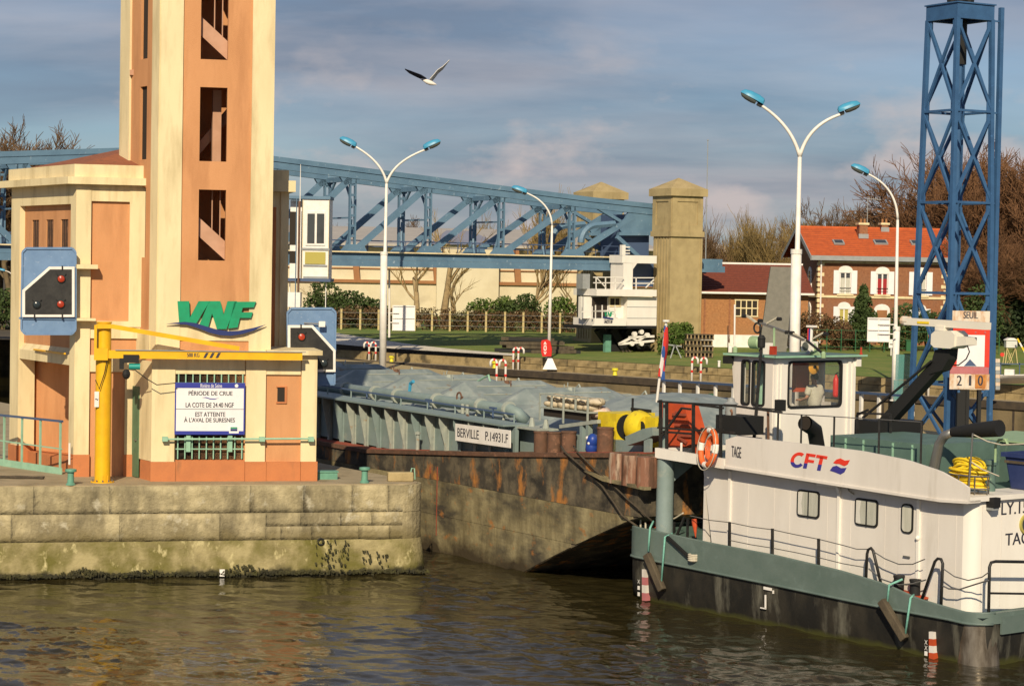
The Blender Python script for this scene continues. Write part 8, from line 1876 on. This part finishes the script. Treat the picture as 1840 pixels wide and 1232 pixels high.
for px, w_ in ((1728, .16), (1738, .07), (1760, .06)): a = SG.on_y(px, 705, .1); MB().box(a.x-w_, a.x+w_, .05, .25, a.z-2.0, a.z+.1).build('sign_leg', rubber, sg2)

# pier railing, teal panel
pr_ = fthing('pier_railing', 'railing of pale posts and dark blue top rail on the pier behind the boats', 'railing', MP)
yq = .3
for px, pt in ((1193, 685), (1222, 687), (1254, 688), (1286, 690), (1318, 692), (1548, 707), (1580, 708), (1640, 712)):
    c = MP.on_y(px, pt, yq); MB().box(c.x-.07, c.x+.07, yq-.05, yq+.05, 2.45, c.z).build('railing_post', lampwhite, pr_)
for l_ in ([(1186, 682), (1330, 692)], [(1330, 692), (1560, 706), (1660, 713)], [(1186, 705), (1330, 717)], [(1240, 741), (1330, 750)]):
    for a, c in zip(l_, l_[1:]): p, q_ = MP.on_y(*a, yq), MP.on_y(*c, yq); MB().bar((p.x, yq-.08, p.z), (q_.x, yq-.08, q_.z), .09 if l_[0][1] != 705 else .05).build('rail', slateblue if l_[0][1] != 741 else lampblue, pr_)
gm = thing('gate_winch', 'white and pale green gate machinery on the pier behind the red stair panel', 'winch', P(1268, 768, 95)); MB().box(-.75, .6, -.3, .5, -.3, .35).build('machine_box', whitep, gm); MB().box(-.6, .5, -.3, .5, .35, .6).build('machine_lid', palegreen, gm); MB().cyl((-.95, -.1, .25), (-.75, -.1, .25), .22, None, 12).build('motor', slateblue, gm); MB().lathe((.2, -.2, .6), [(.13, 0), (.13, .9), (.001, .9)], 10).build('bollard_stub', bingreen, gm)
tl_ = thing('teal_panel', 'translucent teal panel on posts between the wheelhouse and the lattice tower', 'panel', P(1627, 770, 82)); TLF = Frame(tl_.location, 0)
def tbox(px0, py0, px1, py1, y0, y1, m, nm): a, c = TLF.on_y(px0, py1, y0), TLF.on_y(px1, py0, y0); MB().box(a.x, c.x, y0, y1, a.z, c.z).build(nm, m, tl_)
tbox(1609, 637, 1643, 682, 0, .06, tealglass, 'upper_pane'); tbox(1605, 683, 1643, 736, 0, .06, tealglass, 'lower_pane')
for px in (1618, 1640): tbox(px-2, 690, px+2, 790, .07, .13, lampwhite, 'panel_post')

# striped ladder hoops
hoop0 = None
def hoop(px, pb, pt, Y, label, s):
    global hoop0
    if Y != 111.5: f_ = F.on_y(px, pb, .95); Y = F.W(f_.x, f_.y).y
    a = P(px, pb, Y); h_ = P(px, pt, Y).z-a.z
    o = thing('ladder_hoop', label, 'ladder handrail', a, 0, 'striped ladder handrails')
    a.z -= .25; o.location = a; h_ += .25; r_ = .16; pts = [(0, 0, 0), (0, 0, h_-r_)]+[(-s*r_+s*r_*math.cos(R(t_)), 0, h_-r_+r_*math.sin(R(t_))) for t_ in range(20, 200, 20)]+[(-s*2*r_, 0, h_-r_-.18)]
    MB().tube(pts, .062, 8).build('white_tube', boatbright, o, smooth='all')
    for f in (.45, .80): MB().cyl((0, 0, h_*f), (0, 0, h_*f+.13), .067, None, 10).build('red_band', binred, o)
    MB().tube([(-s*r_+s*r_*1.0*math.cos(R(t_)), 0, h_-r_+r_*math.sin(R(t_))) for t_ in (60, 80, 100)], .067, 8).build('red_band', binred, o)
hoop(663, 645, 615, 139, 'striped ladder handrail left of the first lamp post, left of its pair', 1); hoop(675, 645, 615, 139, 'striped ladder handrail left of the first lamp post, right of its pair', 1)
hoop(922, 663, 625, 133, 'striped ladder handrail by the red box, left of its pair', -1); hoop(931, 663, 625, 133, 'striped ladder handrail by the red box, right of its pair', -1)
hoop(892, 692, 646, 111.5, 'striped ladder handrail rising above the barge covers, left of its pair', -1 * -1); hoop(908, 692, 647, 111.5, 'striped ladder handrail rising above the barge covers, right of its pair', 1)
hoop(1243, 683, 642, 117, 'striped ladder handrail left of the wheelhouse, left of its pair', -1); hoop(1259, 684, 643, 117, 'striped ladder handrail left of the wheelhouse, right of its pair', -1)
hoop(1668, 712, 655, 105, 'striped ladder handrail seen through the foot of the lattice tower', -1)
def ybol(px, pb, pt, Y, label):
    f_ = F.on_y(px, pb, .9); Y = F.W(f_.x, f_.y).y; a = P(px, pb, Y); h_ = P(px, pt, Y).z-a.z; o = thing('yellow_bollard', label, 'bollard', a, 0, 'yellow bollards on the far lock wall'); w_ = h_*.42
    MB().lathe((0, 0, 0), [(w_*.9, 0), (w_*.7, h_*.2), (w_*.65, h_*.65), (.001, h_*.66)], 12).build('bollard_post', yellowb, o, smooth=True); MB().lathe((0, 0, h_*.66), [(w_*1.1, 0), (w_*1.1, h_*.25), (w_*.8, h_*.34), (.001, h_*.34)], 12).build('bollard_head', yellowb, o, smooth=True)
ybol(703.5, 650, 639, 139, 'yellow bollard on the far wall right of the first lamp post'); ybol(889, 661, 648, 134, 'yellow bollard behind the ladder handrails above the barge'); ybol(1105, 674, 661, 122.5, 'yellow bollard on the far wall below the white gantry')
MB().box(0, 0, 0, 0, 0, 0) if False else None

rbx = thing('life_ring_box', 'red life ring box with white marks on the single lamp post', 'life ring box', P(983, 641, 127.5)); RB = Frame(rbx.location, -6)
rbx.rotation_euler = (0, 0, R(-6))
MB().elev([(q_.x, q_.z) for q_ in [RB.on_y(px, py, -.1) for px, py in ((975, 640), (991, 640), (992, 627), (989, 613), (983, 609.5), (974, 611), (972.5, 615), (973, 632))]], -.25, .05).build('box_shell', binred, rbx)
for ch, y0_, y1_ in (('A', 619, 614), ('O', 630, 620), ('V', 636.5, 631.5)):
    q0, q1 = RB.on_y(976.5, y0_, -.26), RB.on_y(981.5, y1_, -.26); text(ch, q0.x, q1.x, q0.z, q1.z, -.255, whitep, rbx, bold=.03)
cb_ = thing('mooring_cone', 'white tapered concrete cone standing below the red life ring box', 'concrete cone', P(988, 663, 127.2))
z1_ = P(988, 643, 127.2).z-cb_.location.z; b_ = MB(); b_.add([(-.42, -.42, 0), (.42, -.42, 0), (.42, .42, 0), (-.42, .42, 0), (-.12, -.12, z1_), (.12, -.12, z1_), (.12, .12, z1_), (-.12, .12, z1_)], [(0, 3, 2, 1), (4, 5, 6, 7), (0, 1, 5, 4), (1, 2, 6, 5), (2, 3, 7, 6), (3, 0, 4, 7)]); b_.build('foot_block', whitep, cb_); MB().box(-.14, .14, -.14, .14, z1_, z1_+.08).build('foot_cap', rubber, cb_)

tp_ = thing('timber_stack', 'dark pile of old beams lying on the bank left of the rear column', 'timber stack', Vector((P(965, 640, 136).x, 136, 3.2)))
rg = random.Random(6)
for j in range(4):
    for i in range(4-j//2):
        z = .12+.24*j; L = rg.uniform(2.0, 2.7)*(1-.12*j); x = rg.uniform(-.5, .3)-.3*(j > 1)
        MB().bar((x-L, i*.32-.5, z+rg.uniform(-.03, .03)), (x+L, i*.32-.45, z+rg.uniform(-.05, .05)), .26, .20).build('beam', wood if (i+j) % 3 else rubber, tp_)
for k_ in range(3): MB().bar((-.4+k_*.9, -1.2, .1), (1.4+k_*.5, -1.0, .16), .2).build('beam', wood, tp_)
crate0 = None
crl = ['rusty slatted crate, {} of the stack beside the green ivy bush'.format(w_) for w_ in ('bottom front', 'second from the bottom', 'third from the bottom', 'topmost')]
for j in range(4):
    loc = Vector((P(1255-2*(j == 3), 642, 133).x+(.0, .05, -.04, .1)[j], 133.0, 3.19+j*.37))
    if crate0 is None:
        crate0 = thing('slatted_crate', crl[0], 'crate', loc, R(2), 'stacked rusty crates')
        for z in (.02, .29): MB().box(-.85, .85, -.4, .4, z, z+.05).build('crate_rail', wood, crate0)
        for i in range(8): x = -.8+1.6*i/7; MB().box(x-.035, x+.035, -.42, -.36, .07, .29).build('crate_bar', barkpale, crate0)
        MB().box(-.8, .8, -.2, -.18, .07, .29).build('crate_load', darkin, crate0); MB().box(-.8, .8, .3, .35, .07, .29).build('crate_back', wood, crate0)
    else:
        c = copy_tree(crate0); c.location = loc; c['label'] = crl[j]; c.rotation_euler[2] = R((-3, 2, 4)[j-1])
tr_ = thing('trestle', 'thin grey A frame trestle before the green ivy bush', 'trestle', P(1212, 645, 131.5)); TF = Frame(tr_.location, 0)
for a, c in (((1200, 619), (1225, 622)), ((1212, 620), (1204, 645)), ((1214, 620), (1224, 643))): p, q_ = TF.on_y(*a, 0), TF.on_y(*c, 0); MB().bar((p.x, 0, p.z), (q_.x, 0, q_.z), .07).build('trestle_bar', zinc, tr_)

def gridpanel(label, Y, x0, y0, x1, y1, post, arms):
    fr = Frame(P(post[0], post[2], Y), 0); o = fthing('grid_panel', label, 'panel', fr, 'white panels seen from behind')
    a, c = fr.on_y(x0, y1, 0), fr.on_y(x1, y0, 0); MB().box(a.x, c.x, -.02, .02, a.z, c.z).build('panel_sheet', boardw, o)
    for f in (.0, .5, 1.0): x = lerp(a.x+.02, c.x-.02, f); MB().box(x-.03, x+.03, -.06, -.02, a.z, c.z).build('panel_rib', whitep, o)
    for f in (.03, .5, .97): z = lerp(a.z, c.z, f); MB().box(a.x, c.x, -.09, -.061, z-.025, z+.025).build('panel_bar', whitep, o)
    for py in arms: q_ = fr.on_y(post[0], py, -.1); e_ = a.x if post[0] < x0 else c.x; MB().bar((q_.x, -.1, q_.z), (e_+(.4 if post[0] < x0 else -.6), -.1, q_.z), .05).build('panel_arm', lampwhite, o)
    if post[1]: t_ = fr.on_y(post[0], post[1], -.1); MB().cyl((0, -.1, 0), (t_.x, -.1, t_.z), .07, .06, 8).build('panel_post', lampwhite, o)
gridpanel('white back of a grid panel beside the first lamp post on the lawn', 134.5, 705, 549, 746, 594, (699.5, 483, 606), (562, 579))
gridpanel('white back of a panel on two arms beside the lamp before the brick house', 107.5, 1558, 571, 1599, 614, (1611, None, 640), (583, 600))
bn = thing('wheelie_bin', 'green bin on the lawn under the evergreen bush', 'bin', Vector((P(1633, 634, 141).x, 141, 3.55))); MB().box(-.2, .2, -.2, .2, 0, .66).build('bin_body', bingreen, bn); MB().box(-.24, .24, -.24, .24, .66, .72).build('bin_lid', bingreen, bn)
sb = thing('lawn_sign', 'small white plate on a post on the lawn below the second panel', 'sign', Vector((P(1601, 640, 139).x, 139, 3.5))); MB().box(-.03, .03, 0, .06, -.2, .5).build('sign_post', whitep, sb); MB().box(-.16, .16, -.03, 0, .3, .85).build('sign_plate', whitep, sb); MB().box(-.1, .1, -.04, -.031, .5, .56).build('plate_mark', blackp, sb)
ws = thing('weather_box', 'white weather box on splayed legs at the right edge of the lawn', 'weather station', P(1815, 654, 128)); WFr = Frame(ws.location, 0)
zb_, zt_ = WFr.on_y(1815, 624, 0).z, WFr.on_y(1815, 611, 0).z
MB().box(-.32, .32, -.3, .3, zb_, zt_).build('louvre_box', whitep, ws); b_ = MB(); b_.elev([(-.38, zt_), (.38, zt_), (.12, zt_+.14), (-.12, zt_+.14)], -.36, .36); b_.build('box_roof', whitep, ws)
for i in range(4): z = lerp(zb_+.05, zt_-.05, i/3); MB().box(-.33, .33, -.315, -.3, z, z+.02).build('louvre', zinc, ws)
for sx in (-1, 1):
    for sy in (-1, 1): MB().bar((sx*.25, sy*.22, zb_), (sx*.36, sy*.34, 0), .05).build('leg', fencepost, ws); MB().bar((sx*.25, sy*.22, zb_), (-sx*.12, sy*.28, 0), .035).build('leg_brace', fencepost, ws)
sk_ = thing('skiff', 'small white skiff lying on the far wall at the right edge', 'boat', P(1822, 690, 106), R(-20)); b_ = MB(); vs = []
for i in range(9):
    t_ = i/8; w_ = .42*math.sin(math.pi*min(1, .25+.75*t_))**.6 if t_ < 1 else .3; x = lerp(.9, -.8, t_); vs += [(x, -w_, .42+.08*(1-t_)), (x, 0, .0+.12*(1-t_)**3), (x, w_, .42+.08*(1-t_))]
b_.add(vs, [f for i in range(8) for f in ((i*3, i*3+1, i*3+4, i*3+3), (i*3+1, i*3+2, i*3+5, i*3+4))]+[(24, 25, 26)]); b_.build('hull', whitep, sk_, smooth='all'); MB().box(-.45, .0, -.2, .2, .3, .72).build('cuddy', whitep, sk_); MB().box(-.9, -.7, -.1, .1, .2, .7).build('outboard', rubber, sk_)
dr_ = thing('far_railing', 'thin blue railing on the far bank at the right picture edge', 'railing', P(1795, 690, 108)); DF = Frame(dr_.location, 0)
for py in (653, 673): a, c = DF.on_y(1797, py, 0), DF.on_y(1880, py+2, 0); MB().bar((a.x, 0, a.z), (c.x, 0, c.z), .05).build('rail', slateblue, dr_)
for px in (1798, 1832, 1866): a, c = DF.on_y(px, 690, 0), DF.on_y(px, 651, 0); MB().bar((a.x, 0, a.z-.6), (c.x, 0, c.z), .05).build('railing_post', slateblue, dr_)
sp_ = thing('striped_barrier', 'raised yellow and white barrier pole at the right picture edge', 'barrier', P(1846, 650, 127)); SPF = Frame(sp_.location, 0); p0, p1 = SPF.on_y(1828, 608, 0), SPF.on_y(1848, 645, 0)
for i in range(5): a, c = p0.lerp(p1, i/5), p0.lerp(p1, (i+1)/5); MB().bar(a, c, .09).build('pole_section', hosey if i % 2 == 0 else whitep, sp_)
MB().box(p1.x-.1, p1.x+.1, -.1, .1, -.8, p1.z).build('barrier_post', whitep, sp_)
dp = thing('depth_gauge', 'rusty gauge board standing at the right foot of the lattice tower', 'gauge', P(1792, 705, 104)); DG = Frame(dp.location, 0)
for i in range(8):
    a, c = DG.on_y(1789, 700-7*i, 0), DG.on_y(1797, 693.6-7*i, 0); MB().box(a.x, c.x, 0, .08, a.z, c.z).build('gauge_plate', rustpaint if i % 2 else zinc, dp)
q_ = DG.on_y(1801, 637, 0); MB().lathe((q_.x, 0, q_.z), [(.10, 0), (.10, .06), (.001, .06)], 12, 'y').build('red_reflector', signred, dp)
th = thing('slim_mast', 'very thin grey mast rising right beside the front concrete column', 'mast', P(1268, 470, 150)); q_ = Frame(th.location, 0).on_y(1272, 252, 0); MB().tube([(0, 0, -5.4), (q_.x, 0, q_.z)], [.05, .03], 6).build('mast_pole', zinc, th); MB().ball((q_.x, 0, q_.z), .06, 6, 4).build('mast_tip', zinc, th)
pl0 = thing('lawn_pipe', 'white marker post on the lawn edge left of the wheelhouse', 'post', P(1292, 659, 120)); MB().cyl((0, 0, 0), (0, 0, .30), .07, None, 8).build('post_body', whitep, pl0); MB().lathe((0, 0, .30), [(.09, 0), (.09, .05), (.001, .06)], 8).build('post_cap', whitep, pl0)

# the gull
gy = 42.0; GF = Frame(P(771, 147, gy), 0)
gl = fthing('seagull', 'white gull flying with raised wings in front of the clouds', 'bird', GF)
def gq(px, py, y=0): v = GF.on_y(px, py, y); return Vector((v.x, y, v.z))
a, c = gq(757, 142), gq(785, 152.5)
b_ = MB(); prof = [(0, .004), (.08, .016), (.2, .03), (.38, .045), (.6, .047), (.8, .03), (.93, .013), (1, .002)]
b_.tube([a.lerp(c, f)+Vector((0, 0, -.012*math.sin(math.pi*f))) for f, _ in prof], [r_ for _, r_ in prof], 12); b_.cur = 0; bo = b_.build('body', birdwhite, gl, smooth='all')
MB().tube([gq(764, 144.5), gq(759, 143), gq(756.5, 142.6)], [.03, .022, .004], 8).build('head', birddark, gl, smooth='all')
def wing(root, pts, ch, m, nm, back):
    b_ = MB(); P_ = [gq(*root)]+[gq(*p) for p in pts]; n_ = len(P_)-1
    def f(u, v):
        s = u*n_; i = min(int(s), n_-1); q_ = P_[i].lerp(P_[i+1], s-i); c_ = interp(ch, u); return (q_.x+.06*c_*v*8*0, q_.y+(v-.3)*c_+back*u*u, q_.z-.010*math.sin(math.pi*v)*-1-(v-.4)*c_*.45)
    b_.grid(f, 16, 4); o = b_.build(nm, m, gl, smooth='all'); md = o.modifiers.new('t', 'SOLIDIFY'); md.thickness = .008; return o
wing((766, 144), [(757, 138), (745, 133), (735, 128.5), (727, 124)], [(0, .17), (.4, .15), (.75, .11), (1, .02)], birddark, 'wing', .10)
wing((772, 145), [(779, 137), (786, 128), (795, 121), (807, 107.5)], [(0, .17), (.4, .16), (.75, .11), (1, .02)], birdwhite, 'wing', .10)
for px, py in ((774, 142), (778, 138)): pass
